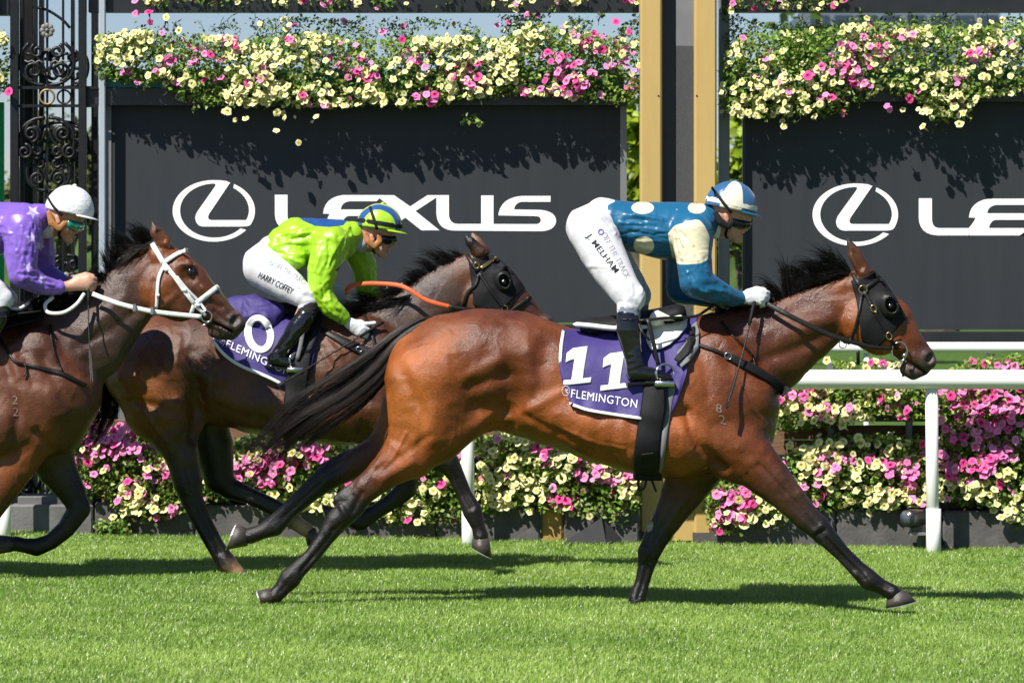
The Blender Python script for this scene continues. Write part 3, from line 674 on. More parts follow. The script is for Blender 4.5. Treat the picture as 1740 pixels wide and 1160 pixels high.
def bank(label, regions, group, brown=.04):
    """regions: dict(poly, Y0, Y1, leaves, cream, pink, lone) ; clusters of pink given as (x, y, r, n)"""
    x = np.mean([np.mean([p[0] for p in r['poly']]) for r in regions]); Y = regions[0]['Y1']; ymax = max(p[1] for r in regions for p in r['poly'])
    root = empty('petunia_bank', (P(x, 0, Y)[0], Y, P(0, ymax, Y)[2]), label, 'flowers', group)
    clouds = []; fl = []
    for r in regions:
        pts = sample(r['poly'], int(r['leaves']*(2.1 if r['Y0'] < 22 else 1.6))); d = rng.random(len(pts))**1.25; Yd = r['Y0']+.02+(r['Y1']-r['Y0'])*d
        nn = vnoise(np.stack([pts[:, 0]/38, pts[:, 1]/30, 0*d], 1), 11)
        keep = nn > r.get('hole', .22)*(.7+.6*rng.random(len(pts))); pts, Yd = pts[keep], Yd[keep]
        p3 = np.stack([(pts[:, 0]-CX)*Yd/F, Yd, CAMZ+(HZ-pts[:, 1])*Yd/F], 1)+rng.normal(size=(len(pts), 3))*.012
        c = GR[rng.choice(5, len(pts), p=[.36, .3, .16, .13, .05])]*(.75+.5*rng.random((len(pts), 1)))
        c = np.where((rng.random(len(pts)) < brown)[:, None], np.array([.16, .09, .035])*(.6+.8*rng.random((len(pts), 1))), c)
        leaf_cloud(clouds, p3, r.get('size', .034 if r['Y0'] < 22 else .031), c, (-.4, -.62, .68))
        for kind, cnt in ((True, int(1.45*r.get('cream', 0))), (False, int(1.35*r.get('pink', 0)))):
            if cnt:
                q = sample(r['poly'], cnt*4); nn = vnoise(np.stack([q[:, 0]/45, q[:, 1]/32, np.full(len(q), 3.3 if kind else 9.1)], 1), 21)
                q = q[np.argsort(-(nn+.55*rng.random(len(q))))][:cnt]; fl += [(kind, a, b_, r) for a, b_ in q]
        for cx, cy, rad, cnt, kind in r.get('clus', []):
            for _ in range(int(cnt*1.3)):
                a = rng.normal(size=2)*rad*.55; fl.append((kind, cx+a[0]*1.4, cy+a[1]*.95, r))
        for a, b_, kind in r.get('lone', []): fl.append((kind, a, b_, r))
        # trailing stems
        for a, b_ in sample(r['poly'], r.get('stems', 0)):
            q = MB(); Yq = r['Y0']+.05; L_ = rng.uniform(10, 28); sgn = r.get('up', 1)
            p0 = P(a, b_, Yq); p1 = P(a+rng.uniform(-8, 8), b_-sgn*L_*.6, Yq-.01); p2 = P(a+rng.uniform(-14, 14), b_-sgn*L_, Yq-.02)
            q.tube(smooth_path([p0, p1, p2], 5), .0022, 3); cl = np.array([.09, .13, .03])
            clouds.append((np.vstack(q.V), np.array([(f[0], f[1], f[2]) for f in q.F if len(f) == 4]+[(f[0], f[2], f[3]) for f in q.F if len(f) == 4]), np.tile(cl, (len(np.vstack(q.V)), 1))))
            m_ = 7; tt = rng.random(m_)[:, None]; pp = p0*(1-tt)+p2*tt+rng.normal(size=(m_, 3))*.012
            leaf_cloud(clouds, pp, .026, GR[rng.choice(4, m_)]*.7, (0, -.5, .5))
    f = join_clouds('foliage', clouds, LEAF, root); f['kind'] = 'stuff'
    place = []
    for kind, a, b_, r in fl:
        Yq = r['Y0']+rng.uniform(-.015, .06)+(.06 if rng.random() < .35 else 0)
        d = np.array([-.18, -.85, .42])+rng.normal(size=3)*np.array([.38, .2, .32]); s_ = rng.uniform(.62, 1.02)*(1.0 if kind else 1.1)*(.65 if rng.random() < .1 else 1)*(1.18 if r['Y0'] < 22 else 1)
        place.append((s_*(1.15 if Yq < r['Y0']+.03 else 1), kind, P(a, b_, Yq), d/np.linalg.norm(d), rng.uniform(0, 6.28)))
    place.sort(key=lambda t: -t[0]); rest = []
    for i, (s_, kind, p, d, roll) in enumerate(place):
        k = int(rng.integers(4))
        s_ = min(s_, 1.3)
        if i < 297:
            o = bpy.data.objects.new('flower', pet_mesh(kind, k)); COL.objects.link(o); o.parent = root; o.matrix_parent_inverse = Matrix.Translation(root.location).inverted()
            o.location = p; o.rotation_euler = Matrix(rot_to(d, roll).tolist()).to_euler(); o.scale = (s_, s_*rng.uniform(.72, 1.05), s_*rng.uniform(.7, 2.2))
        else:
            V, Fc, C = PET[kind, k]; Vt = (V*s_) @ rot_to(d, roll).T+p
            T = np.array([t for q in Fc for t in ([q] if len(q) == 3 else [(q[0], q[1], q[2]), (q[0], q[2], q[3])])]); rest.append((Vt, T, C))
    if rest:
        o = join_clouds('flower_mass', rest, PETAL, root); o['kind'] = 'stuff'
    return root
T_, F_ = True, False
top_l = [(160, 95), (172, 62), (250, 52), (330, 62), (430, 66), (520, 58), (640, 70), (760, 62), (850, 66), (900, 40), (980, 55), (1060, 66), (1087, 80), (1087, 172), (1040, 176), (960, 165), (880, 160), (800, 168), (720, 182), (640, 176), (560, 182), (440, 178), (350, 178), (310, 166), (270, 140), (200, 140), (168, 130)]
spr_l = [(185, 62), (260, 45), (330, 52), (430, 36), (520, 30), (600, 34), (640, 40), (720, 30), (790, 42), (870, 22), (960, 30), (1040, 40), (1087, 30), (1087, 90), (160, 90), (160, 60)]
bank('long hanging bank of cream and pink petunias on the left trough, above the board', [
 dict(poly=top_l, Y0=22.24, Y1=22.52, leaves=9500, cream=540, pink=70, stems=60, up=-1, clus=[(340, 95, 24, 14, F_), (280, 105, 16, 9, F_), (620, 40+85, 22, 12, F_), (790, 130, 26, 17, F_), (965, 128, 32, 38, F_), (985, 140, 20, 14, F_), (400, 70, 16, 6, F_), (600, 118, 20, 8, F_), (690, 115, 40, 22, T_), (520, 95, 50, 25, T_), (440, 130, 60, 40, T_), (230, 75, 40, 25, T_), (470, 158, 60, 35, T_)], hole=.08),
 dict(poly=spr_l, Y0=22.4, Y1=22.55, leaves=3600, cream=16, pink=16, stems=60, size=.024, hole=.42, lone=[(897, 40, T_), (903, 28, T_), (925, 16, T_), (876, 17, T_), (945, 72, T_), (1047, 37, F_), (1069, 54, F_), (255, 38, F_), (864, 38, F_), (845, 43, F_)]),
 dict(poly=[(785, 196), (815, 198), (818, 212), (788, 210)], Y0=22.3, Y1=22.34, leaves=26, lone=[(790, 203, T_), (815, 211, T_)])], 'banks of petunias on the troughs')
top_r = [(1226, 150), (1230, 90), (1262, 60), (1320, 55), (1400, 48), (1480, 40), (1560, 45), (1640, 45), (1745, 40), (1850, 50), (1850, 150), (1700, 162), (1660, 165), (1650, 200), (1600, 205), (1570, 175), (1500, 150), (1480, 168), (1440, 172), (1436, 194), (1380, 190), (1310, 200), (1226, 190)]
bank('hanging bank of cream and pink petunias on the right trough, beside the gold post', [
 dict(poly=top_r, Y0=22.24, Y1=22.5, leaves=6600, cream=250, pink=30, stems=40, up=-1, hole=.1, clus=[(1440, 110, 26, 26, F_), (1480, 88, 26, 14, F_), (1455, 138, 14, 10, F_), (1330, 150, 50, 60, T_), (1290, 165, 40, 40, T_), (1380, 145, 42, 34, T_), (1520, 60, 22, 8, F_), (1605, 178, 28, 26, T_), (1690, 80, 40, 30, T_), (1655, 95, 14, 7, F_), (1560, 72, 30, 15, T_)], lone=[(1512, 186, F_), (1546, 168, F_), (1476, 160, T_), (1507, 180, F_)]),
 dict(poly=[(1235, 25), (1300, 40), (1420, 35), (1460, 25), (1500, 35), (1600, 28), (1700, 35), (1740, 22), (1740, 60), (1235, 90)], Y0=22.4, Y1=22.5, leaves=1300, size=.024, stems=45, hole=.42, lone=[(1473, 31, T_), (1475, 47, F_), (1665, 35, T_), (1685, 37, T_)]),
 ], 'banks of petunias on the troughs')
bank('sparse petunias trailing over the black beam above the left bank', [
 dict(poly=[(230, -20), (520, -20), (1086, -20), (1086, 6), (900, 8), (860, 14), (760, 8), (600, 12), (470, 6), (250, 8)], Y0=22.3, Y1=22.5, leaves=900, cream=45, pink=14, stems=20, up=-1, lone=[(229, 2, F_), (231, 23, F_), (487, 12, T_), (640, 15, F_), (605, 4, F_), (690, 6, T_), (253, 20, F_)], hole=.4)], 'banks of petunias on the troughs')
bank('few petunias trailing over the black beam right of the gold post', [
 dict(poly=[(1226, -20), (1440, -20), (1440, 10), (1300, 14), (1226, 20)], Y0=22.3, Y1=22.5, leaves=300, cream=10, pink=6, stems=10, up=-1, lone=[(1245, 6, F_), (1281, 15, F_), (1301, 6, F_), (1380, 16, T_), (1390, 16, T_), (1396, 6, T_), (1420, 6, T_)], hole=.3)], 'banks of petunias on the troughs')
bank('short petunia bank above the green board at the far left edge', [
 dict(poly=[(-200, 70), (0, 55), (14, 60), (17, 160), (-200, 165)], Y0=22.3, Y1=22.5, leaves=1500, cream=70, pink=14, lone=[(5, 58, F_)], hole=.08)], 'banks of petunias on the troughs')
bank('low bed of pink petunias by the dark horse, spilling cream ones over the kerb', [
 dict(poly=[(112, 770), (150, 745), (190, 732), (240, 742), (300, 770), (360, 760), (410, 745), (410, 850), (350, 850), (300, 880), (262, 885), (210, 878), (188, 850), (150, 838), (118, 800)], Y0=21.95, Y1=22.25, leaves=3600, cream=30, pink=40, stems=15, clus=[(190, 755, 34, 50, F_), (165, 752, 22, 18, F_), (225, 760, 22, 14, F_), (265, 800, 24, 12, F_), (250, 848, 26, 30, T_), (215, 862, 18, 15, T_), (262, 790, 14, 7, T_), (385, 790, 16, 16, F_)], hole=.12),
 dict(poly=[(165, 890), (215, 885), (225, 905), (165, 905)], Y0=21.93, Y1=22.0, leaves=140, lone=[(208, 893, T_), (190, 884, T_), (212, 903, T_)])], 'flower beds along the kerb', .14)
bank('low bed of pink and cream petunias between the lime jockey horse and the gold post', [
 dict(poly=[(408, 742), (460, 735), (560, 745), (640, 765), (760, 755), (820, 742), (880, 738), (960, 760), (1086, 780), (1086, 860), (1060, 886), (1010, 882), (950, 868), (900, 866), (840, 868), (800, 884), (690, 890), (650, 884), (560, 874), (440, 860), (408, 850)], Y0=21.95, Y1=22.25, leaves=7500, cream=330, pink=40, stems=30, clus=[(430, 790, 22, 22, F_), (480, 780, 26, 26, F_), (535, 770, 22, 22, F_), (455, 810, 22, 15, F_), (960, 845, 22, 15, F_), (1050, 810, 30, 32, F_), (1000, 800, 20, 10, F_), (915, 770, 16, 10, F_), (835, 790, 50, 50, T_), (870, 830, 40, 32, T_), (700, 840, 40, 30, T_)], hole=.1)], 'flower beds along the kerb', .08)
bank('low bed of cream and pink petunias right of the gold post under the rail', [
 dict(poly=[(1200, 830), (1215, 815), (1270, 822), (1340, 770), (1400, 745), (1500, 738), (1600, 748), (1745, 740), (1840, 745), (1840, 880), (1720, 890), (1690, 862), (1600, 850), (1500, 868), (1460, 862), (1400, 868), (1330, 890), (1280, 890), (1250, 905), (1212, 905), (1198, 880)], Y0=21.95, Y1=22.25, leaves=6300, cream=220, pink=60, stems=25, clus=[(1260, 850, 30, 26, F_), (1240, 880, 22, 14, F_), (1300, 872, 24, 18, T_), (1400, 775, 30, 22, T_), (1380, 790, 30, 20, T_), (1410, 785, 22, 14, F_), (1480, 790, 26, 14, T_), (1540, 800, 26, 24, F_), (1490, 785, 14, 10, F_), (1640, 800, 30, 30, F_), (1600, 780, 20, 12, F_), (1680, 785, 24, 16, F_), (1500, 845, 20, 20, T_), (1720, 860, 22, 16, T_)], hole=.08)], 'flower beds along the kerb', .08)
bank('upper bed of pink petunias behind the white rail at the right edge', [
 dict(poly=[(1590, 640), (1640, 615), (1745, 600), (1840, 600), (1840, 770), (1700, 770), (1650, 790), (1600, 745), (1588, 700)], Y0=21.96, Y1=22.25, leaves=2600, cream=24, pink=40, clus=[(1650, 690, 40, 34, F_), (1690, 720, 40, 32, F_), (1725, 640, 24, 22, F_), (1640, 660, 24, 20, F_), (1730, 690, 24, 24, F_), (1620, 745, 16, 14, F_), (1700, 765, 26, 18, F_)], hole=.08)], 'flower beds along the kerb', .05)
bank('upper bed of mixed petunias behind the rail, under the leading horse head', [
 dict(poly=[(1318, 670), (1345, 655), (1400, 618), (1480, 612), (1560, 612), (1588, 630), (1588, 700), (1560, 712), (1500, 705), (1440, 716), (1380, 728), (1322, 735)], Y0=21.97, Y1=22.25, leaves=2400, cream=60, pink=22, stems=20, clus=[(1380, 690, 26, 18, T_), (1425, 700, 20, 14, T_), (1350, 685, 20, 12, F_), (1390, 670, 16, 9, F_), (1510, 685, 16, 9, F_), (1540, 700, 10, 5, F_), (1460, 695, 20, 12, T_)], lone=[(1480, 616, F_), (1630-80, 618, F_), (1405, 612, T_)], hole=.3)], 'flower beds along the kerb', .08)

# ------------------------------------------------------------------ far background
BARK = mat('bark', (.09, .07, .05), .9, .2, var=.3, scale=8, bump=.5, bscale=20)
def far_tree(px, Y, ptop, pbot, pw, hue, label, n=1500, nm='broadleaf_tree', trunk=True):
    base = P(px, 0, Y); H_ = P(0, ptop, Y)[2]; zb = P(0, pbot, Y)[2]; hw = pw*Y/F/2
    root = empty(nm, (base[0], Y, gz(0)), label, 'tree', 'trees beyond the boards')
    cl = []; k = 26; cc = rng.normal(size=(k, 3)); cc /= np.linalg.norm(cc, axis=1)[:, None]; cc *= (rng.random((k, 1))**.4)
    cen = np.array([base[0], Y, (H_+zb)/2]); ext = np.array([hw, hw*.8, (H_-zb)/2])
    ci = rng.integers(k, size=n); p = cen+cc[ci]*ext*.82+rng.normal(size=(n, 3))*ext*.17
    c = np.array(hue)*(.55+.9*rng.random((n, 1)))*(.7+.6*(ci % 5)[:, None]/4)
    leaf_cloud(cl, p, .11*Y/40+.05, c, (-.3, -.4, .8)); join_clouds('crown', cl, LEAF, root)
    if trunk:
        q = MB(); q.tube([(base[0], Y, -.1), (base[0]+.1, Y, zb*.6), (base[0], Y, (H_+zb)/2)], [hw*.12+.08, hw*.09+.06, hw*.04], 8); q.build('trunk', BARK, root)
        for a in (-1, 1): q = MB(); q.tube([(base[0], Y, zb*.75), (base[0]+a*hw*.5, Y+.2, (H_+zb)/2)], [hw*.06+.03, hw*.02], 6); q.build('limb', BARK, root)
    return root
far_tree(1085, 44, 110, 400, 150, (.26, .34, .02), 'sunlit yellow green tree seen left of the gold post', 2200)
far_tree(1262, 47, 120, 450, 110, (.22, .30, .02), 'sunlit yellow green tree seen right of the gold post', 1800)
far_tree(1350, 62, 18, 330, 190, (.07, .13, .02), 'tall mid green tree rising behind the right flower bank', 2400)
far_tree(1200, 75, 330, 440, 320, (.03, .06, .012), 'dark green tree low behind the gold post', 1500)
far_tree(100, 70, 205, 440, 220, (.12, .13, .04), 'olive tree behind the iron lattice', 2400)
far_tree(-120, 74, 190, 440, 220, (.10, .12, .035), 'olive tree behind the green board', 1500)
far_tree(600, 80, 250, 440, 420, (.08, .12, .03), 'broad green tree hidden behind the left board', 1500)
far_tree(1600, 85, 260, 440, 420, (.08, .12, .03), 'broad green tree hidden behind the right board', 1500)
hd = tag(None or mesh('hedge', *(lambda V, Q: (V, Q))(*[np.array([(-140, 130, -2), (140, 130, -2), (140, 132, -2), (-140, 132, -2), (-140, 130, 3.2), (140, 130, 3.2), (140, 132, 3.2), (-140, 132, 3.2)]), np.array([(0, 1, 5, 4), (4, 5, 6, 7), (1, 2, 6, 5), (3, 0, 4, 7)])]), mat('hedge_green', (.05, .085, .02), .9, .2, var=.5, scale=1.2, bump=1, bscale=3)), 'clipped dark green hedge across the far lawn', 'hedge')
# distant buildings
def block(px0, px1, ptop, Y, m, wm, label, rows, cols):
    a = P(px0, ptop, Y); b = P(px1, ptop, Y); r = empty('building', ((a[0]+b[0])/2, Y, 0), label, 'building')
    q = MB(); q.box((a[0], Y, -1), (b[0], Y+20, a[2])); q.build('wall', m, r)
    w = (b[0]-a[0])/cols; h = (a[2]-CAMZ)/rows
    for i in range(rows):
        for j in range(cols):
            q = MB(); q.box((a[0]+w*(j+.12), Y-.12, a[2]-h*(i+.85)), (a[0]+w*(j+.88), Y+.01, a[2]-h*(i+.2))); q.build('window', wm, r)
    return r
block(1372, 1700, 12, 260, mat('blue_grey_wall', (.12, .15, .2), .6, .4, var=.1), mat('dark_glass', (.03, .045, .07), .15, .6), 'dark blue grey building far beyond the right flower bank', 6, 8)
# ------------------------------------------------------------------ horses
def furmat(name, rough=.37):
    m, n, l, b = newmat(name)
    at = n.new('ShaderNodeAttribute'); at.attribute_name = 'Col'
    tc = n.new('ShaderNodeTexCoord'); mp = n.new('ShaderNodeMapping'); mp.inputs['Scale'].default_value = (22, 60, 60); mp.inputs['Rotation'].default_value = (0, .5, 0); l.new(tc.outputs['Object'], mp.inputs[0])
    no = n.new('ShaderNodeTexNoise'); no.inputs['Scale'].default_value = 3.2; no.inputs['Detail'].default_value = 6; no.inputs['Roughness'].default_value = .65; l.new(mp.outputs[0], no.inputs['Vector'])
    n2 = n.new('ShaderNodeTexNoise'); n2.inputs['Scale'].default_value = 5; n2.inputs['Detail'].default_value = 4; l.new(tc.outputs['Object'], n2.inputs['Vector'])
    ad = n.new('ShaderNodeMath'); ad.operation = 'ADD'; l.new(no.outputs[0], ad.inputs[0]); l.new(n2.outputs[0], ad.inputs[1])
    mr = n.new('ShaderNodeMapRange'); mr.inputs[1].default_value = .72; mr.inputs[2].default_value = 1.28; mr.inputs[3].default_value = .52; mr.inputs[4].default_value = 1.5; l.new(ad.outputs[0], mr.inputs[0])
    sc_ = n.new('ShaderNodeVectorMath'); sc_.operation = 'SCALE'; l.new(at.outputs[0], sc_.inputs[0]); l.new(mr.outputs[0], sc_.inputs['Scale']); l.new(sc_.outputs[0], b.inputs['Base Color'])
    rr = n.new('ShaderNodeMapRange'); rr.inputs[1].default_value = .35; rr.inputs[2].default_value = .65; rr.inputs[3].default_value = rough-.13; rr.inputs[4].default_value = rough+.16; l.new(n2.outputs[0], rr.inputs[0]); l.new(rr.outputs[0], b.inputs['Roughness'])
    b.inputs['Specular IOR Level'].default_value = .42; b.inputs['Coat Weight'].default_value = .12; b.inputs['Coat Roughness'].default_value = .24
    b.inputs['Sheen Weight'].default_value = 0
    n3 = n.new('ShaderNodeTexNoise'); n3.inputs['Scale'].default_value = 9; n3.inputs['Detail'].default_value = 3; n3.inputs['Roughness'].default_value = .7; l.new(mp.outputs[0], n3.inputs['Vector'])
    n4 = n.new('ShaderNodeTexNoise'); n4.inputs['Scale'].default_value = 16; n4.inputs['Detail'].default_value = 4; n4.inputs['Distortion'].default_value = .8; l.new(tc.outputs['Object'], n4.inputs['Vector'])
    a3 = n.new('ShaderNodeMath'); a3.operation = 'MULTIPLY_ADD'; l.new(n3.outputs[0], a3.inputs[0]); a3.inputs[1].default_value = .45; l.new(ad.outputs[0], a3.inputs[2])
    a4 = n.new('ShaderNodeMath'); a4.operation = 'MULTIPLY_ADD'; l.new(n4.outputs[0], a4.inputs[0]); a4.inputs[1].default_value = 1.6; l.new(a3.outputs[0], a4.inputs[2]); ad = a4
    bp = n.new('ShaderNodeBump'); bp.inputs['Strength'].default_value = .42; bp.inputs['Distance'].default_value = .007; l.new(ad.outputs[0], bp.inputs['Height']); l.new(bp.outputs[0], b.inputs['Normal']); l.new(bp.outputs[0], b.inputs['Coat Normal'])
    return m
FUR = furmat('bay_coat'); FURW = furmat('sweaty_bay_coat', .34)
HAIR = mat('black_hair', (.008, .007, .007), .5, .12, var=.5, scale=30)
HAIRB = mat('brown_black_hair', (.013, .0075, .006), .36, .2, var=.7, scale=25)
HOOF = mat('hoof_horn', (.055, .045, .038), .4, .5, var=.35, scale=30, stretch=(1, 1, 6), bump=.3, bscale=60)
SOLE = mat('hoof_sole', (.34, .20, .09), .8, .3, var=.3, scale=40, bump=.4, bscale=60)
SHOE = mat('alloy_shoe', (.6, .6, .58), .4, .5, metal=.6)
EYE = mat('dark_eye', (.008, .005, .004), .06, .8, coat=1)
DARKIN = mat('nostril_dark', (.02, .012, .010), .7, .2)

def strokes(V, N, px, Yc, S, near=True):
    """muscle relief: rows (amp mm, radius px, polyline px) raise or lower the near flank"""
    D = np.zeros(len(V)); w = np.clip((-N[:, 1]-.05)*2.2, 0, 1)
    for amp, rad, line in S:
        p = np.array(line, float); d = np.full(len(V), 1e9)
        box = np.all((px > p.min(0)-3*rad) & (px < p.max(0)+3*rad), 1); ix = np.nonzero(box)[0]; q = px[ix]; dd = np.full(len(ix), 1e9)
        for a, b in (zip(p[:-1], p[1:]) if len(p) > 1 else [(p[0], p[0])]):
            ab = b-a; L = ab @ ab; t = np.clip(((q-a) @ ab)/L, 0, 1) if L > 0 else np.zeros(len(q))
            dd = np.minimum(dd, np.linalg.norm(q-a-t[:, None]*ab, axis=1))
        D[ix] += 1.5*amp*.001*np.exp(-(dd/rad)**2)
    return D*w

def hoof(parent, Y, cf, cb, toe, heel, w1=.042, w2=.058, sole=False):
    def ring(f, b_, w, n=14, yo=0):
        c = (np.array(f)+np.array(b_))/2; a = (np.array(f)-np.array(b_))/2; R = []
        for i in range(n):
            t = 2*math.pi*i/n; q = c+a*math.cos(t); p = P(q[0], q[1], Y); p[1] += w*math.sin(t)*(1 if math.cos(t) > -.5 else .85); R.append(p)
        return R
    lerp = lambda a, b_, t: tuple(np.array(a)*(1-t)+np.array(b_)*t)
    n = 14; rings = [ring(lerp(cf, cb, .08), lerp(cb, cf, .08), w1*.8), ring(cf, cb, w1), ring(lerp(cf, toe, .5), lerp(cb, heel, .5), (w1+w2)/2), ring(toe, heel, w2), ring(lerp(toe, heel, .06), lerp(heel, toe, .06), w2*.9)]
    q = MB(); V = [p for r in rings for p in r]
    q.add(V, [(i*n+k, i*n+(k+1) % n, (i+1)*n+(k+1) % n, (i+1)*n+k) for i in range(len(rings)-1) for k in range(n)]+[tuple(range(n))]); o = q.build('hoof', HOOF, parent, True)
    axis = (np.array(toe)+np.array(heel)-np.array(cf)-np.array(cb))/2; axis /= np.linalg.norm(axis)
    q = MB(); off = lambda p, k: tuple(np.array(p)+axis*k)
    r = ring(off(lerp(toe, heel, .05), -1), off(lerp(heel, toe, .05), -1), w2*.9); q.add(r, [tuple(range(n))]); q.build('sole', SOLE, o)
    q = MB(); r1 = ring(off(toe, .2), off(heel, .2), w2*1.0); r2 = ring(off(lerp(toe, heel, .16), .2), off(lerp(heel, toe, .16), .2), w2*.72); r3 = ring(off(toe, 2), off(heel, 2), w2*.99); r4 = ring(off(lerp(toe, heel, .16), 2), off(lerp(heel, toe, .16), 2), w2*.72)
    q.add(r1+r3+r4+r2, [(a*n+k, a*n+(k+1) % n, ((a+1) % 4)*n+(k+1) % n, ((a+1) % 4)*n+k) for a in range(4) for k in range(n)]); q.build('shoe', SHOE, o)
    return o

def strand_mesh(name, paths, rads, m, parent):
    """many tapering three sided hairs; paths (n, k, 3)"""
    paths = np.asarray(paths); n, k, _ = paths.shape; rads = np.asarray(rads)
    t = np.gradient(paths, axis=1); t /= np.linalg.norm(t, axis=2)[..., None]+1e-9
    u = np.cross(t, np.array([0.05, 1, .1])); u /= np.linalg.norm(u, axis=2)[..., None]+1e-9; w = np.cross(u, t)
    tap = (1-np.linspace(0, 1, k)**2*.9)[None, :, None]*rads[:, None, None]
    V = np.stack([paths+tap*(math.cos(a)*u+math.sin(a)*w) for a in (0, 2.094, 4.189)], 2).reshape(-1, 3)
    b = (np.arange(n)[:, None]*k+np.arange(k-1)[None]).reshape(-1, 1)*3; Q = []
    for j in range(3): Q.append(np.concatenate([b+j, b+(j+1) % 3, b+3+(j+1) % 3, b+3+j], 1))
    return mesh(name, V, np.vstack(Q), m, parent, smooth=True)
def tail(parent, Y, guide, n, m, yo=0.0, seed=1, stray=.2, ymul=.8):
    """guide rows (px, py, half width px)"""
    R_ = np.random.default_rng(seed); g = np.array(guide, float); k = 16; G = smooth_path(g, 60); out = []; rad = []
    tg = np.gradient(G[:, :2], axis=0); tg /= np.linalg.norm(tg, axis=1)[:, None]; nm = np.stack([-tg[:, 1], tg[:, 0]], 1)
    ncl = 38; clump = R_.normal(size=(ncl, 2))*.62; cl_len = R_.uniform(.6, 1.0, ncl)
    for i in range(n):
        c = R_.integers(ncl); s0 = R_.uniform(0, .45)*R_.random(); s1 = min(1, cl_len[c]+R_.normal()*.05); u = np.linspace(s0, s1, k)
        a = np.clip(clump[c, 0]+R_.normal()*.10, -1.25, 1.25); d = np.clip(clump[c, 1]+R_.normal()*.25, -1, 1); fl = 0
        if R_.random() < stray: fl = R_.normal()*.9
        ii = u*59; x = np.stack([np.interp(ii, np.arange(60), G[:, q]) for q in range(3)], 1); nn = np.stack([np.interp(ii, np.arange(60), nm[:, q]) for q in range(2)], 1)
        wob = (.20*np.sin(u*R_.uniform(5, 14)+R_.uniform(0, 6))+.22*np.sin(u*9+clump[c, 0]*7))*u
        lat = (a+wob+fl*u**3)*x[:, 2]*(.35+.65*np.clip((u-s0)*4+.3, 0, 1)); q = x[:, :2]+nn*lat[:, None]
        Yv = Y+yo+d*x[:, 2]*Y/F*ymul
        out.append(np.stack([(q[:, 0]-CX)*Yv/F, Yv, CAMZ+(HZ-q[:, 1])*Yv/F], 1)); rad.append(R_.uniform(.0006, .0017))
    o = strand_mesh('tail', np.array(out), rad, m, parent)
    return o
def mane(parent, Y, keys, n, m, seed=2, dy=.05, jit=5, name='mane', clumps=22):
    """keys rows: root px,py, control px,py, tip px,py along the crest"""
    R_ = np.random.default_rng(seed); K = np.array(keys, float); out = []; rad = []; cu = np.sort(R_.random(clumps)); cj = R_.normal(size=(clumps, 2))*jit*1.6; cd = R_.normal(size=clumps)*.5
    for i in range(n):
        u = R_.random(); c = int(np.argmin(abs(cu-u))); uc = u*.45+cu[c]*.55
        row = np.array([np.interp(u*(len(K)-1), np.arange(len(K)), K[:, q]) for q in range(6)]); tip = np.array([np.interp(uc*(len(K)-1), np.arange(len(K)), K[:, q]) for q in (2, 3, 4, 5)])
        L = R_.uniform(.3, 1.15); r0 = row[:2]+R_.normal(size=2)*1.5; c1 = r0+(tip[:2]-row[:2]+cj[c]*.4)*L+R_.normal(size=2)*jit*.4; t1 = r0+(tip[2:]-row[:2]+cj[c])*L+R_.normal(size=2)*jit*.8
        t = np.linspace(0, 1, 9)[:, None]; q = (1-t)**2*r0+2*t*(1-t)*c1+t*t*t1
        y0 = R_.normal()*.012; Yv = Y+y0+(cd[c]*dy+R_.normal()*dy*.35)*t[:, 0]
        out.append(np.stack([(q[:, 0]-CX)*Yv/F, Yv, CAMZ+(HZ-q[:, 1])*Yv/F], 1)); rad.append(R_.uniform(.0011, .0024))
    return strand_mesh(name, np.array(out), rad, m, parent)

BK = (.0085, .0062, .0055); MZ = (.055, .038, .032)
def ridged_(p, seed):
    w = np.stack([vnoise(p*.6+i*13.1, seed+i) for i in range(3)], 1)*1.5
    return 1-abs(2*vnoise(p+w, seed+7)-1)
def finish_horse(S, Y, root, St, furm, topdark=None, tint=None, cutx=None):
    V, Q = S.mesh(sigma=.016, smooth=1); N = vnormals(V, Q); px = to_px(V)
    D = strokes(V, N, px, Y, St)
    lit = np.clip((S.C[:, 0]-.02)*30, 0, 1); D += ((vnoise(V*9, 4)-.5)*.008+(vnoise(V*np.array([17, 20, 26.]), 14)-.5)*.0042)*lit+(ridged_(V*np.array([10, 14, 7.]), 31)**6)*.0022*lit
    V = V+N*D[:, None]
    C = S.C.copy()
    if tint is not None: C = tint(V, N, px, C)
    o = mesh('body', V, Q, furm, root, True, col=np.clip(C, 0, 1))
    return o, V, Q, bvh((V, Q))

HY1, HY2, HY3 = 18.0, 19.7, 19.0
# ---- horse one, the leader
OR = (.24, .064, .011); BRN = (.135, .034, .008); DK = (.062, .018, .007); NK = (.10, .029, .011)
h1 = empty('horse', (P(1000, 0, HY1)[0], HY1, gz(.4)), 'bright bay racehorse leading at full gallop in a purple number 11 cloth', 'horse', 'racehorses galloping past the post')
S = Sdf(HY1, .0066)
# trunk
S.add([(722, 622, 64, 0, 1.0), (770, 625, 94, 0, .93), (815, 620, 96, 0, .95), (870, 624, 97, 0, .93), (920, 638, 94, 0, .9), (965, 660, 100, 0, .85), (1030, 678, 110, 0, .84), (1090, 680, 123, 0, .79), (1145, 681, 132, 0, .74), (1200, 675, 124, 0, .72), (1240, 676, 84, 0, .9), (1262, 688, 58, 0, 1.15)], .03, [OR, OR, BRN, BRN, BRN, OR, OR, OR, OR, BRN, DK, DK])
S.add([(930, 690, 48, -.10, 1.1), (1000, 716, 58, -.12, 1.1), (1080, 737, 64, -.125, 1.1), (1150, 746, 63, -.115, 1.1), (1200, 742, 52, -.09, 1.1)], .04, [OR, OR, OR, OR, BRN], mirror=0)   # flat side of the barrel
S.add([(1165, 590, 48, 0, .5), (1215, 575, 42, 0, .5), (1260, 570, 42, 0, .6)], .04, DK)          # withers
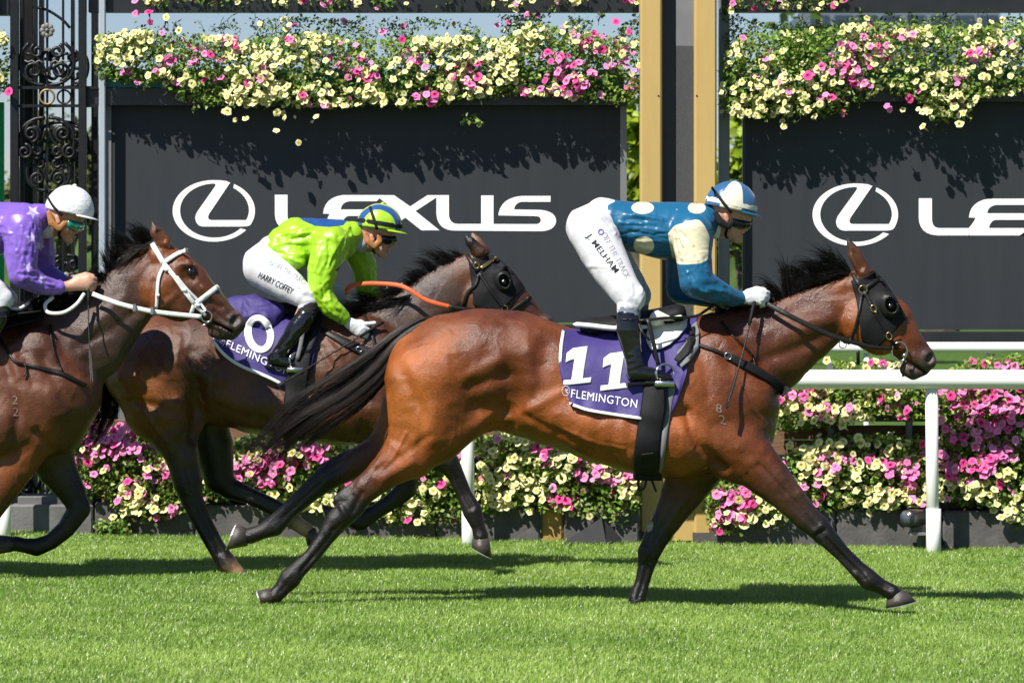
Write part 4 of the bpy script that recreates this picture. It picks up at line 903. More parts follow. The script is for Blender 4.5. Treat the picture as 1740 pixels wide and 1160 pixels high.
S.add([(1215, 610, 50, -.10, .8), (1255, 680, 62, -.10, .8), (1270, 725, 42, -.11, .9)], .04, BRN, mirror=0)   # shoulders
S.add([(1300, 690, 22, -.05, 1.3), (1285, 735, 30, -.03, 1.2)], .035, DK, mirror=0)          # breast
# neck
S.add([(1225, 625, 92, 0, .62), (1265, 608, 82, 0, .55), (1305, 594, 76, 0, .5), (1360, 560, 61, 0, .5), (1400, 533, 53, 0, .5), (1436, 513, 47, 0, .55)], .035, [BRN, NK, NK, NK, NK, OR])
# head
S.add([(1462, 488, 30, 0, .9), (1478, 508, 40, 0, .75)], .02, NK)
S.add([(1470, 545, 44, -.045, .55), (1496, 568, 36, -.04, .6)], .02, OR, mirror=0)
S.add([(1486, 520, 38, 0, .8), (1512, 545, 40, 0, .72), (1536, 578, 31, 0, .72), (1556, 600, 25, 0, .8), (1566, 611, 22, 0, .92)], .02, [BRN, BRN, BRN, DK, MZ])
S.add([(1572, 606, 16, -.022, .9), (1578, 614, 14, -.018, .9)], .012, MZ, mirror=0)
S.add([(1566, 624, 15, 0, 1.0), (1552, 632, 12.5, 0, 1.0), (1540, 628, 11, 0, 1.1)], .010, MZ)
S.add([(1500, 512, 11, -.085, .8)], .03, BRN, mirror=0)
S.sub([(1584, 606, 7.5, -.058, 1.1), (1579, 611, 6, -.058, 1)], .008, mirror=0)
S.sub([(1541, 611, 2.6, -.07, 8), (1556, 621, 2.6, -.06, 8), (1572, 633, 2.8, -.05, 9)], .006)
# ears
S.add([(1468, 462, 13, -.055, .7), (1453, 432, 11.5, -.065, .75), (1440, 406, 2.5, -.07, .8)], .012, [NK, (.10, .035, .015), BK], mirror=0)
S.sub([(1464, 455, 5, -.083, .8), (1455, 434, 6, -.09, .8), (1446, 417, 3, -.09, .8)], .006, mirror=0)
# near hind
S.add([(735, 655, 82, -.10, .75), (728, 715, 68, -.13, .72), (698, 766, 47, -.15, .72), (656, 801, 29, -.155, .8), (627, 825, 24, -.155, .8)], .035, [OR, OR, OR, BRN, DK])
S.add([(590, 846, 17, -.155, .75), (600, 858, 21, -.155, .75), (573, 884, 20, -.155, .85), (552, 914, 15, -.155, .85), (530, 944, 13.5, -.155, .85), (506, 968, 15, -.155, .9), (493, 982, 18.5, -.155, .9), (478, 1001, 13.5, -.155, 1), (467, 1012, 13.5, -.155, 1.1)], .012, BK)
S.add([(627, 825, 23, -.155, .8), (602, 852, 20, -.155, .8)], .012, [DK, BK])
S.add([(608, 818, 7, -.155, .9), (575, 848, 9, -.155, .9)], .012, [DK, BK])                    # achilles to point of hock
S.add([(765, 690, 52, -.12, .8), (792, 722, 24, -.13, .9), (745, 752, 34, -.14, .8)], .05, BRN)   # stifle
S.add([(795, 718, 24, -.12, 1), (840, 704, 27, -.10, 1.2), (890, 698, 40, -.05, 1.5), (940, 690, 66, 0, 1.2)], .05, OR, mirror=0)
# far hind
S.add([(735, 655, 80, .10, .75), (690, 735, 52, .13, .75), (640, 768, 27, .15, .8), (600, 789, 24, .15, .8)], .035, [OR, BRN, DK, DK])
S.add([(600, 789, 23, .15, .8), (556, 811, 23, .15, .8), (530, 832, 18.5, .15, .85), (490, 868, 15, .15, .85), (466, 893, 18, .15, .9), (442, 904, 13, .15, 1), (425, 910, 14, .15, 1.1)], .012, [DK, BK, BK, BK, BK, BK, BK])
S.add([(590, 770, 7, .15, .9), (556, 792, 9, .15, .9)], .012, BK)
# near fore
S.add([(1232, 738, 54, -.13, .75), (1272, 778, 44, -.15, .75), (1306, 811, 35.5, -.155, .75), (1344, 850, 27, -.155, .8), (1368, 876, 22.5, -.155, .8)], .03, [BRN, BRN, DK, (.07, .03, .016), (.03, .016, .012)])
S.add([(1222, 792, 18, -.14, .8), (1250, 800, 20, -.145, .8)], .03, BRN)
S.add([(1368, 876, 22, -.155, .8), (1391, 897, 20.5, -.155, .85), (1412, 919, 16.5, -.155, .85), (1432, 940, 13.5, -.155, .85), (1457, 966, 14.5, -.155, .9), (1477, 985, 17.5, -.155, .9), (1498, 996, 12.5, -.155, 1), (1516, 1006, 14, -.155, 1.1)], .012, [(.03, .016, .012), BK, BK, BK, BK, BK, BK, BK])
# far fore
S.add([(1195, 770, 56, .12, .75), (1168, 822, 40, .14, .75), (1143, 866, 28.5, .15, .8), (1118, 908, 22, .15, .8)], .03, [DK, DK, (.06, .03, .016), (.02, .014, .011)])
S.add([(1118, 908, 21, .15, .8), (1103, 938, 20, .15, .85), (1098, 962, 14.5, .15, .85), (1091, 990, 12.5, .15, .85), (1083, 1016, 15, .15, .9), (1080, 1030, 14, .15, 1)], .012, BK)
St = [(-26, 26, [(868, 640), (872, 690), (850, 725)]), (12, 60, [(735, 640)]), (-5, 14, [(678, 612), (704, 690), (690, 750)]), (-8, 18, [(921, 594), (918, 618)]), (5, 13, [(900, 585), (918, 566), (950, 566)]), (6, 12, [(900, 600), (900, 650), (892, 690)]),
      (6, 9, [(845, 728), (888, 702), (950, 668)]), (6, 10, [(785, 642), (850, 612)]), (-7, 10, [(800, 658), (855, 640)]), (-6, 7, [(890, 706), (960, 742), (1005, 768)]), (4, 22, [(760, 600), (800, 575)]), (-4, 20, [(815, 615), (800, 640)]), (-5, 16, [(720, 570), (700, 600)]),
      (-13, 9, [(1168, 700), (1175, 730), (1190, 758), (1232, 796)]), (12, 34, [(1222, 712), (1245, 752)]), (7, 8, [(1160, 806), (1200, 786), (1238, 802)]), (-6, 13, [(1222, 590), (1285, 690), (1308, 742)]), (-5, 5, [(1290, 790), (1345, 842), (1374, 884)]), (4, 7, [(1310, 780), (1362, 836)]),
      (-8, 11, [(1300, 612), (1360, 590), (1415, 566)]), (-4, 10, [(1290, 556), (1380, 512), (1440, 496)]), (5, 12, [(1330, 575), (1410, 540)]), (-4, 4, [(578, 890), (512, 972)]), (-4.5, 4, [(1405, 916), (1470, 982)]), (4, 4, [(1400, 925), (1455, 978)]), (-4, 7, [(1455, 560), (1448, 590)]),
      (-4, 9, [(1150, 640), (1170, 700)]), (-5, 7, [(640, 800), (690, 770), (730, 740)]), (5, 8, [(655, 812), (700, 785)]), (-6, 5, [(615, 838), (600, 868)]), (5, 5, [(588, 880), (580, 862)]), (-3, 5, [(1520, 560), (1552, 596)]), (4, 6, [(1535, 548), (1560, 580)]), (-5, 6, [(1380, 890), (1395, 908)]), (3, 3.2, [(960, 730), (1010, 752), (1060, 762)]), (3, 3, [(640, 805), (668, 778), (690, 735)]), (2.6, 3, [(1290, 775), (1318, 812), (1350, 845)]), (2.6, 3, [(1252, 760), (1268, 800)]), (2.6, 3, [(1255, 650), (1275, 690), (1300, 715)]), (3, 3, [(1500, 600), (1512, 582), (1530, 575)]), (-6, 10, [(690, 640), (720, 700), (715, 760)]), (5, 14, [(735, 700), (730, 750)]),
      (-4, 3.2, [(566, 898), (540, 935), (512, 968)]), (3, 3, [(560, 905), (535, 942)]), (3.5, 4, [(492, 976), (484, 984)]), (-3, 3, [(486, 994), (474, 1006)]), (-4, 4, [(600, 842), (612, 866)]), (4, 5, [(580, 858), (588, 872)]), (-3.5, 3.2, [(1418, 932), (1450, 968)]), (3.5, 4, [(1472, 978), (1482, 990)]), (-3, 3, [(1492, 990), (1512, 1000)]), (4, 5, [(1385, 902), (1396, 892)]), (-3.5, 3.5, [(1402, 900), (1380, 912)]),
      (-5, 3.5, [(1100, 962), (1092, 990), (1084, 1015)]), (4, 5, [(1098, 932), (1108, 945)]), (-4, 4, [(1150, 850), (1128, 890), (1112, 918)]), (5, 6, [(1165, 845), (1142, 880)]), (-4, 4, [(1112, 950), (1096, 958)]), (-4, 3.5, [(548, 818), (512, 850), (480, 880)]), (-4, 4, [(590, 786), (566, 800)]), (5, 5, [(562, 812), (552, 818)]), (-5, 6, [(1335, 800), (1352, 830)])]
for k in range(7): St.append((1.4 if k % 2 else -1.4, 9, [(1000+k*13, 640), (985+k*14, 760)]))
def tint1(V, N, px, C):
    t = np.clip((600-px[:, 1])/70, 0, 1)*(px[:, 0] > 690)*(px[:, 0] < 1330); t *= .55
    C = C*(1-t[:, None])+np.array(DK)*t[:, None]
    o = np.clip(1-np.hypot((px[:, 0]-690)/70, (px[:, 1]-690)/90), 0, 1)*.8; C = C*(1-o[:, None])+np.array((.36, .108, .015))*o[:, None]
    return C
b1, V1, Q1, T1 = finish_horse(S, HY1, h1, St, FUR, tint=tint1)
hoof(h1, HY1-.155, (1534, 1000), (1507, 1017), (1557, 1020), (1505, 1032)); hoof(h1, HY1-.155, (474, 1023), (461, 998), (447, 1028), (437, 1003), .04, .052)
hoof(h1, HY1+.15, (421, 927), (418, 896), (385, 934), (402, 890), .042, .055); hoof(h1, HY1+.15, (1099, 1026), (1070, 1026), (1106, 1044), (1066, 1044))
tail(h1, HY1-.02, [(738, 543, 8), (715, 550, 9), (676, 578, 14), (640, 620, 22), (590, 664, 27), (535, 700, 28), (490, 736, 26), (446, 778, 24), (410, 826, 18)], 1900, HAIRB, seed=3)
mane(h1, HY1-.01, [(1240, 540, 1225, 520, 1195, 520), (1290, 528, 1270, 500, 1240, 515), (1325, 512, 1310, 470, 1285, 505), (1350, 500, 1335, 440, 1330, 440), (1375, 488, 1360, 440, 1330, 470), (1400, 476, 1385, 435, 1345, 455), (1425, 468, 1410, 430, 1390, 440), (1445, 462, 1435, 440, 1408, 428)], 1500, HAIR, seed=5, jit=9, clumps=30)
mane(h1, HY1-.03, [(1395, 480, 1370, 470, 1320, 500), (1445, 465, 1420, 450, 1385, 470)], 240, HAIR, seed=6, jit=5, name='mane_lock', clumps=6)

# ---- horse two, middle
D2 = (.062, .022, .010); B2 = (.10, .034, .012); O2 = (.19, .060, .014); N2 = (.060, .034, .025)
h2 = empty('horse', (P(450, 0, HY2)[0], HY2, gz(-1.3)), 'dark bay racehorse in black blinkers between the other two, under the lime jockey', 'horse', 'racehorses galloping past the post')
S = Sdf(HY2, .008)
S.add([(246, 628, 70, 0, 1.05), (285, 622, 88, 0, .98), (330, 622, 92, 0, .95), (385, 630, 94, 0, .9), (440, 635, 102, 0, .85), (510, 640, 107, 0, .83), (570, 640, 116, 0, .76), (620, 640, 110, 0, .72), (655, 650, 66, 0, .95), (668, 660, 46, 0, 1.1)], .03, [O2, B2, D2, B2, B2, B2, B2, D2, D2, D2])
S.add([(380, 662, 48, -.10, 1.1), (440, 682, 52, -.12, 1.1), (520, 690, 53, -.12, 1.1), (590, 702, 53, -.11, 1.1), (640, 700, 42, -.09, 1.1)], .04, B2, mirror=0)
S.add([(580, 560, 42, 0, .5), (630, 548, 40, 0, .5)], .04, D2)
S.add([(625, 590, 46, -.09, .8), (652, 660, 52, -.10, .8), (655, 700, 38, -.11, .9)], .04, D2, mirror=0)
S.add([(625, 605, 84, 0, .6), (665, 574, 68, 0, .52), (700, 545, 58, 0, .5), (735, 518, 51, 0, .5), (768, 490, 45, 0, .5), (790, 474, 41, 0, .55)], .035, [D2, N2, N2, N2, N2, B2])
S.add([(808, 458, 27, 0, .9), (822, 474, 34, 0, .75)], .02, B2)
S.add([(822, 505, 38, -.04, .55), (846, 522, 32, -.036, .6)], .02, B2, mirror=0)
S.add([(832, 480, 33, 0, .8), (858, 498, 35, 0, .72), (885, 525, 27, 0, .72), (908, 545, 22, 0, .8), (922, 555, 19.5, 0, .92)], .02, [B2, B2, D2, D2, MZ])
S.add([(928, 549, 13, -.02, .9), (934, 556, 12, -.016, .9)], .012, MZ, mirror=0)
S.add([(922, 566, 13, 0, 1.0), (908, 574, 11, 0, 1)], .010, MZ)
S.add([(848, 466, 10, -.075, .8)], .03, B2, mirror=0)
S.sub([(939, 547, 6, -.05, 1.1)], .008, mirror=0)
S.add([(815, 428, 11, -.05, .7), (800, 412, 9.5, -.055, .75), (790, 399, 2, -.06, .8)], .012, [D2, BK, BK])
S.add([(822, 428, 11, .05, .7), (810, 412, 9.5, .055, .75), (803, 396, 2, .06, .8)], .012, [D2, (.16, .08, .05), (.16, .08, .05)])
# near hind (under the body)
S.add([(262, 640, 76, -.10, .78), (272, 690, 62, -.13, .75), (296, 735, 40, -.15, .75), (310, 775, 28, -.15, .8)], .035, [O2, O2, D2, (.05, .03, .02)])
S.add([(300, 690, 54, -.12, .8), (322, 712, 26, -.13, .8)], .04, D2)
S.add([(310, 775, 27, -.15, .8), (319, 820, 25, -.15, .8), (326, 848, 19, -.15, .85), (345, 888, 16, -.15, .85), (368, 930, 15, -.15, .85), (384, 954, 16.5, -.15, .9), (398, 968, 13, -.15, 1), (404, 974, 13, -.15, 1)], .012, [(.05, .03, .02), BK, BK, BK, BK, BK, (.25, .15, .08), (.25, .15, .08)])
S.add([(298, 770, 8, -.15, .9), (305, 812, 11, -.15, .9)], .012, BK)
# far hind reaching forward
S.add([(290, 640, 70, .10, .75), (335, 700, 48, .13, .8), (362, 755, 35, .14, .8), (372, 812, 26, .15, .8)], .03, [D2, (.04, .025, .018), BK, BK])
S.add([(372, 812, 25, .15, .8), (388, 828, 19, .15, .85), (425, 842, 14.5, .15, .85), (468, 862, 14, .15, .85), (490, 877, 16, .15, .9), (510, 892, 12, .15, 1), (522, 900, 12, .15, 1)], .012, [BK, BK, (.02, .016, .014), (.02, .016, .014), BK, (.32, .21, .11), (.32, .21, .11)])
# fore legs
S.add([(640, 715, 48, -.12, .75), (690, 755, 36, -.14, .75), (728, 773, 24, -.145, .8)], .03, [D2, (.05, .028, .018), BK])
S.add([(728, 773, 22, -.145, .8), (762, 786, 19, -.145, .85), (775, 808, 14.5, -.145, .85), (789, 840, 13, -.145, .85), (803, 868, 17, -.145, .9), (813, 895, 11.5, -.145, 1), (817, 910, 13, -.145, 1.1)], .012, BK)
S.add([(640, 715, 46, .12, .75), (670, 770, 33, .14, .75), (690, 810, 22, .145, .8)], .03, [D2, BK, BK])
S.add([(690, 810, 21, .145, .8), (691, 830, 18, .145, .85), (668, 850, 15, .145, .85), (640, 868, 13, .145, .85), (612, 884, 17, .145, .9), (590, 880, 11, .145, 1), (578, 872, 12, .145, 1)], .012, BK)
St = [(-22, 14, [(335, 655), (332, 700), (330, 740)]), (9, 30, [(290, 620)]), (8, 16, [(235, 645), (280, 690), (320, 705)]), (-8, 8, [(222, 680), (270, 690), (305, 706)]), (9, 20, [(300, 715)]), (8, 9, [(345, 640), (370, 622), (375, 650)]), (-8, 12, [(325, 600), (322, 640)]), (6, 8, [(275, 590), (280, 620)]), (5, 7, [(305, 575), (300, 615)]),
      (-7, 8, [(370, 690), (410, 705), (450, 715)]), (7, 10, [(345, 655), (380, 640)]), (-9, 10, [(598, 640), (600, 700), (625, 745)]), (9, 26, [(640, 690)]), (-6, 10, [(690, 590), (760, 545)]), (6, 10, [(560, 600), (590, 640)]), (-4, 4, [(330, 860), (372, 940)]), (-4, 4, [(770, 800), (800, 862)]), (4, 5, [(200, 640), (240, 700), (270, 740)]), (5, 5, [(555, 580), (580, 605)]), (-4, 3.5, [(336, 868), (352, 902), (374, 938)]), (3, 4, [(382, 950), (390, 962)]), (-5, 5, [(318, 800), (326, 830)]), (4, 5, [(312, 815), (318, 835)]), (-4, 3.5, [(776, 812), (790, 842), (802, 862)]), (-4, 4, [(395, 832), (440, 848), (470, 862)]), (5, 6, [(240, 690), (275, 740), (292, 770)]), (-5, 6, [(300, 745), (322, 770)]), (-5, 6, [(545, 590), (575, 640)])]
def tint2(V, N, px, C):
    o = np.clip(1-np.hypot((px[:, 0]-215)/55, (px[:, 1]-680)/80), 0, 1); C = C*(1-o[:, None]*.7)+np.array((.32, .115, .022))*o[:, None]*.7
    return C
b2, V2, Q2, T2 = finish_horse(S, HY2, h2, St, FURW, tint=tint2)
hoof(h2, HY2-.15, (416, 967), (394, 981), (436, 983), (402, 992), .042, .055); hoof(h2, HY2+.15, (536, 895), (517, 906), (545, 916), (522, 926), .042, .055)
hoof(h2, HY2-.145, (831, 913), (803, 915), (836, 948), (801, 929), .042, .055); hoof(h2, HY2+.145, (572, 862), (578, 882), (548, 856), (556, 884), .04, .05)
tail(h2, HY2, [(225, 560, 9), (198, 590, 14), (182, 640, 20), (172, 690, 22), (160, 730, 16), (148, 765, 8)], 900, HAIR, seed=8, ymul=.5)
mane(h2, HY2-.01, [(600, 535, 600, 512, 575, 520), (650, 520, 640, 490, 610, 505), (690, 500, 680, 480, 650, 500), (712, 486, 700, 455, 690, 470), (735, 468, 722, 440, 700, 458), (765, 450, 745, 425, 722, 432), (790, 437, 780, 428, 762, 428)], 1100, HAIR, seed=9, jit=6)
mane(h2, HY2-.06, [(640, 528, 620, 520, 560, 540), (700, 500, 690, 510, 640, 535)], 350, HAIR, seed=10, jit=5, name='mane_lock', clumps=8)

# ---- horse three, left
D3 = (.064, .022, .011); B3 = (.098, .031, .012); O3 = (.18, .050, .013); N3 = (.062, .032, .023)
h3 = empty('horse', (P(-150, 0, HY3)[0], HY3, gz(-3)), 'dark sweating bay racehorse at the left in a white bridle', 'horse', 'racehorses galloping past the post')
S = Sdf(HY3, .008)
fx = lambda x: 165+(x-1322)*.93
fy = lambda y: 999-(1030-y)*.93
def mp(nodes): return [(fx(n_[0]), fy(n_[1]), n_[2]*.93, *n_[3:]) for n_ in nodes]
S.add(mp([(722, 622, 64, 0, 1.0), (770, 625, 94, 0, .93), (870, 624, 97, 0, .93), (920, 638, 94, 0, .9), (965, 660, 100, 0, .85), (1030, 678, 110, 0, .84), (1090, 680, 123, 0, .79)])+[(-5, 665, 118, 0, .76), (40, 668, 116, 0, .76), (82, 668, 90, 0, .9), (100, 685, 62, 0, 1.1)], .03, [B3, B3, B3, B3, B3, B3, B3, B3, B3, B3, D3])
S.add(mp([(930, 690, 48, -.10, 1.1), (1000, 716, 58, -.12, 1.1), (1080, 737, 62, -.125, 1.1)])+[(0, 722, 60, -.12, 1.1), (50, 722, 50, -.09, 1.1)], .04, B3, mirror=0)
S.add([(20, 585, 48, 0, .5), (70, 575, 44, 0, .5)], .04, B3)
S.add([(60, 600, 48, -.10, .8), (80, 680, 60, -.10, .8), (70, 725, 46, -.11, .9)], .04, [D3, B3, O3], mirror=0)
S.add([(125, 690, 32, -.05, 1.2), (108, 738, 30, -.03, 1.2)], .035, D3, mirror=0)
S.add([(60, 628, 92, 0, .62), (105, 606, 82, 0, .56), (150, 578, 70, 0, .52), (185, 540, 60, 0, .5), (218, 502, 53, 0, .5), (248, 470, 46, 0, .55)], .035, [N3, N3, N3, N3, N3, B3])
S.add([(274, 438, 29, 0, .9), (290, 458, 38, 0, .75)], .02, O3)
S.add([(280, 492, 46, -.042, .55), (306, 510, 36, -.038, .6)], .02, [O3, B3], mirror=0)
S.add([(298, 468, 39, 0, .8), (318, 486, 40, 0, .74), (347, 513, 33, 0, .72), (373, 537, 26.5, 0, .8), (391, 551, 23, 0, .92)], .02, [O3, B3, B3, D3, MZ])
S.add([(396, 545, 16, -.022, .9), (402, 552, 14.5, -.018, .9)], .012, MZ, mirror=0)
S.add([(392, 563, 14, 0, 1.0), (376, 566, 11, 0, 1.0), (364, 562, 10, 0, 1.1)], .010, MZ)
S.add([(320, 449, 9, -.082, .8), (308, 452, 9, -.08, .8)], .025, B3, mirror=0)
S.add([(345, 490, 7, -.06, .8), (372, 515, 6, -.052, .8)], .02, B3, mirror=0)
S.sub([(323, 461, 8, -.112, .9)], .012, mirror=0)
S.add([(323, 462, 5.5, -.085, .9)], .006, BK, mirror=0)
S.sub([(402, 541, 8, -.06, 1.1), (397, 547, 6.5, -.062, 1)], .008, mirror=0)
S.sub([(357, 546, 2.4, -.07, 8), (375, 553, 2.4, -.06, 8), (394, 563, 2.6, -.05, 9)], .006)
S.add([(277, 410, 12, -.055, .7), (266, 395, 11, -.065, .75), (259, 377, 2.5, -.07, .8)], .012, [O3, (.10, .04, .02), BK], mirror=0)
S.sub([(279, 408, 5, -.08, .8), (270, 394, 5.5, -.088, .8)], .006, mirror=0)
# hind legs out of frame, gathered
for yo in (-.14, .14):
    S.add([(-380, 650, 76, yo*.7, .75), (-375, 710, 60, yo, .72), (-345, 765, 36, yo, .75), (-332, 800, 27, yo, .8)], .035, [B3, B3, D3, BK])
    S.add([(-332, 800, 25, yo, .8), (-320, 835, 21, yo, .85), (-296, 885, 14, yo, .85), (-270, 940, 15, yo, .9), (-254, 965, 13, yo, 1), (-248, 978, 13, yo, 1)], .012, BK)
S.add([(45, 745, 48, -.13, .75), (22, 790, 38, -.145, .75), (-8, 845, 27, -.15, .8), (-25, 880, 21, -.15, .8)], .03, [O3, O3, B3, BK])
S.add([(-25, 880, 20, -.15, .85), (-38, 915, 15, -.15, .85), (-60, 955, 13, -.15, .85), (-76, 982, 17, -.15, .9), (-90, 992, 13, -.15, 1)], .012, BK)
S.add([(75, 745, 50, .12, .75), (96, 795, 34, .14, .75), (122, 836, 24, .145, .8)], .03, [D3, (.04, .025, .018), BK])
S.add([(122, 836, 22, .145, .8), (135, 864, 19.5, .145, .85), (112, 898, 16, .145, .85), (86, 920, 14, .145, .85), (62, 929, 15.5, .145, .9), (40, 926, 12.5, .145, 1), (26, 923, 13, .145, 1.1)], .012, BK)
St = [(9, 34, [(70, 690)]), (-9, 10, [(10, 620), (35, 690), (25, 740)]), (-8, 10, [(75, 610), (120, 700), (112, 745)]), (-7, 10, [(130, 590), (190, 560), (230, 530)]), (6, 10, [(150, 560), (210, 505)]), (5, 8, [(25, 650), (55, 720)]), (7, 8, [(20, 590), (30, 640)]), (-6, 8, [(40, 600), (55, 650)]), (6, 10, [(95, 560), (140, 600)]), (-5, 9, [(100, 620), (150, 640)]), (-4, 7, [(262, 480), (252, 520)]), (4, 6, [(300, 500), (262, 530)]),
      (5, 5, [(330, 470), (362, 508), (384, 528)]), (-4, 5, [(330, 500), (362, 530)]), (-5, 5, [(312, 472), (330, 476)]), (5, 4, [(310, 448), (334, 452)]), (-5, 4, [(365, 530), (385, 548)]), (4, 6, [(348, 525), (330, 530)]), (-9, 8, [(62, 735), (90, 765)]), (-6, 6, [(350, 505), (372, 520)])]
def tint3(V, N, px, C): return C
b3, V3, Q3, T3 = finish_horse(S, HY3, h3, St, FURW, tint=tint3)
hoof(h3, HY3+.145, (25, 936), (26, 911), (-16, 944), (-6, 908), .042, .055); hoof(h3, HY3-.15, (-95, 985), (-102, 1000), (-118, 985), (-122, 1008)); 
for yo in (-.14, .14): hoof(h3, HY3+yo, (-238, 975), (-262, 985), (-222, 1000), (-262, 1003))
for sgn in (-1,):
    a, _ = hit(T3, 323, 461, 0)
    q = MB(); q.ball(a+np.array([0, .012, 0]), .019, 14, 10); q.build('eye', EYE, h3, True)
tail(h3, HY3, [(-420, 560, 10), (-470, 590, 18), (-520, 640, 26), (-570, 700, 24), (-620, 750, 12)], 500, HAIR, seed=12)
mane(h3, HY3-.01, [(165, 500, 160, 470, 130, 475), (188, 470, 175, 440, 185, 430), (205, 445, 195, 405, 190, 400), (225, 428, 215, 395, 200, 395), (245, 415, 235, 390, 215, 385), (262, 402, 252, 388, 235, 385)], 1000, HAIR, seed=13, jit=6)
mane(h3, HY3-.05, [(210, 440, 190, 430, 190, 455), (255, 412, 235, 420, 205, 440)], 220, HAIRB, seed=14, jit=5, name='mane_lock', clumps=7)
mane(h3, HY3-.03, [(20, 535, 40, 500, 110, 500), (80, 530, 90, 500, 140, 490), (130, 520, 140, 480, 175, 450), (165, 510, 175, 480, 178, 455)], 700, HAIR, seed=15, jit=5, name='mane_lock', clumps=9)
# ------------------------------------------------------------------ jockeys
def polysd(px, poly):
    """signed distance (px, positive inside) to a polygon"""
    p = np.array(poly, float); d = np.full(len(px), 1e9)
    for a, b in zip(p, np.roll(p, -1, 0)):
        ab = b-a; t = np.clip(((px-a) @ ab)/(ab @ ab+1e-9), 0, 1); d = np.minimum(d, np.linalg.norm(px-a-t[:, None]*ab, axis=1))
    return np.where(inpoly(px, poly), d, -d)
def ridged(p, seed): 
    w = np.stack([vnoise(p*.7+i*13.1, seed+i) for i in range(3)], 1)*1.6
    return 1-abs(2*vnoise(p+w, seed+7)-1)
def wrinkle(V, N, amp, freq, seed, stretch=(1, 1, 1), oct=2):
    p = V*np.array(stretch)*freq; d = (ridged(p, seed)**2-.35)*amp
    if oct > 1: d += (ridged(p*2.3, seed+20)**2-.35)*amp*.45
    return V+N*d[:, None]
def clothmat(name, c0, c1=None, c2=None, rough=.3, sheen=.05, bump=.25, bscale=45, spec=.5, coat=0, fold=0, fscale=9, fstretch=(1, 1, 1)):
    m, n, l, b = newmat(name); out = None
    rgb = n.new('ShaderNodeRGB'); rgb.outputs[0].default_value = (*c0, 1); out = rgb.outputs[0]
    for k, c in (('m', c1), ('m2', c2)):
        if c is None: continue
        at = n.new('ShaderNodeAttribute'); at.attribute_name = k; gt = n.new('ShaderNodeMapRange'); gt.inputs[1].default_value = -.4; gt.inputs[2].default_value = .4; l.new(at.outputs['Fac'], gt.inputs[0])
        mi = n.new('ShaderNodeMix'); mi.data_type = 'RGBA'; l.new(gt.outputs[0], mi.inputs[0]); l.new(out, mi.inputs[6]); mi.inputs[7].default_value = (*c, 1); out = mi.outputs[2]
    tc = n.new('ShaderNodeTexCoord'); no = n.new('ShaderNodeTexNoise'); no.inputs['Scale'].default_value = bscale; no.inputs['Detail'].default_value = 3; no.inputs['Distortion'].default_value = .6
    l.new(tc.outputs['Object'], no.inputs['Vector']); bp = n.new('ShaderNodeBump'); bp.inputs['Strength'].default_value = bump; bp.inputs['Distance'].default_value = .01; l.new(no.outputs[0], bp.inputs['Height']); l.new(bp.outputs[0], b.inputs['Normal'])
    if fold:
        mp = n.new('ShaderNodeMapping'); mp.inputs['Scale'].default_value = fstretch; mp.inputs['Rotation'].default_value = (0, .5, .3); l.new(tc.outputs['Object'], mp.inputs[0])
        nf = n.new('ShaderNodeTexNoise'); nf.noise_type = 'RIDGED_MULTIFRACTAL'; nf.inputs['Scale'].default_value = fscale; nf.inputs['Detail'].default_value = 2.2; nf.inputs['Roughness'].default_value = .5; nf.inputs['Distortion'].default_value = .9
        l.new(mp.outputs[0], nf.inputs['Vector']); b2 = n.new('ShaderNodeBump'); b2.inputs['Strength'].default_value = fold; b2.inputs['Distance'].default_value = .02; l.new(nf.outputs[0], b2.inputs['Height']); l.new(bp.outputs[0], b2.inputs['Normal']); l.new(b2.outputs[0], b.inputs['Normal'])
    mr = n.new('ShaderNodeMapRange'); mr.inputs[3].default_value = .88; mr.inputs[4].default_value = 1.12; l.new(no.outputs[0], mr.inputs[0]); sv = n.new('ShaderNodeVectorMath'); sv.operation = 'SCALE'; l.new(out, sv.inputs[0]); l.new(mr.outputs[0], sv.inputs['Scale'])
    l.new(sv.outputs[0], b.inputs['Base Color']); b.inputs['Roughness'].default_value = rough; b.inputs['Sheen Weight'].default_value = sheen; b.inputs['Specular IOR Level'].default_value = spec; b.inputs['Coat Weight'].default_value = coat
    return m
def skinmat():
    m, n, l, b = newmat('skin'); at = n.new('ShaderNodeAttribute'); at.attribute_name = 'Col'; tc = n.new('ShaderNodeTexCoord')
    no = n.new('ShaderNodeTexNoise'); no.inputs['Scale'].default_value = 60; no.inputs['Detail'].default_value = 5; l.new(tc.outputs['Object'], no.inputs['Vector'])
    mr = n.new('ShaderNodeMapRange'); mr.inputs[1].default_value = .3; mr.inputs[2].default_value = .7; mr.inputs[3].default_value = .85; mr.inputs[4].default_value = 1.12; l.new(no.outputs[0], mr.inputs[0])
    s_ = n.new('ShaderNodeVectorMath'); s_.operation = 'SCALE'; l.new(at.outputs[0], s_.inputs[0]); l.new(mr.outputs[0], s_.inputs['Scale']); l.new(s_.outputs[0], b.inputs['Base Color'])
    b.inputs['Roughness'].default_value = .48; b.inputs['Subsurface Weight'].default_value = .08; b.inputs['Subsurface Radius'].default_value = (.01, .004, .002); return m
SKIN = skinmat(); SK = (.52, .27, .175); LIP = (.42, .15, .12)
WHITEC = clothmat('white_breeches', (.60, .60, .625), rough=.55, bump=.08, bscale=80, fold=.22, fscale=7, fstretch=(1.5, 1, .8))
BOOTM = mat('black_patent_boot', (.006, .006, .007), .18, .5, var=.2, scale=20, bump=.15, bscale=24, coat=.5)
SOCKG = clothmat('grey_sock', (.17, .20, .25), rough=.85, bump=.15, bscale=200, spec=.2); SOCKB = clothmat('black_sock', (.02, .02, .022), rough=.85, bump=.15, bscale=200, spec=.2)
GLOVE = clothmat('white_glove', (.68, .68, .70), rough=.6, bump=.25, bscale=90)
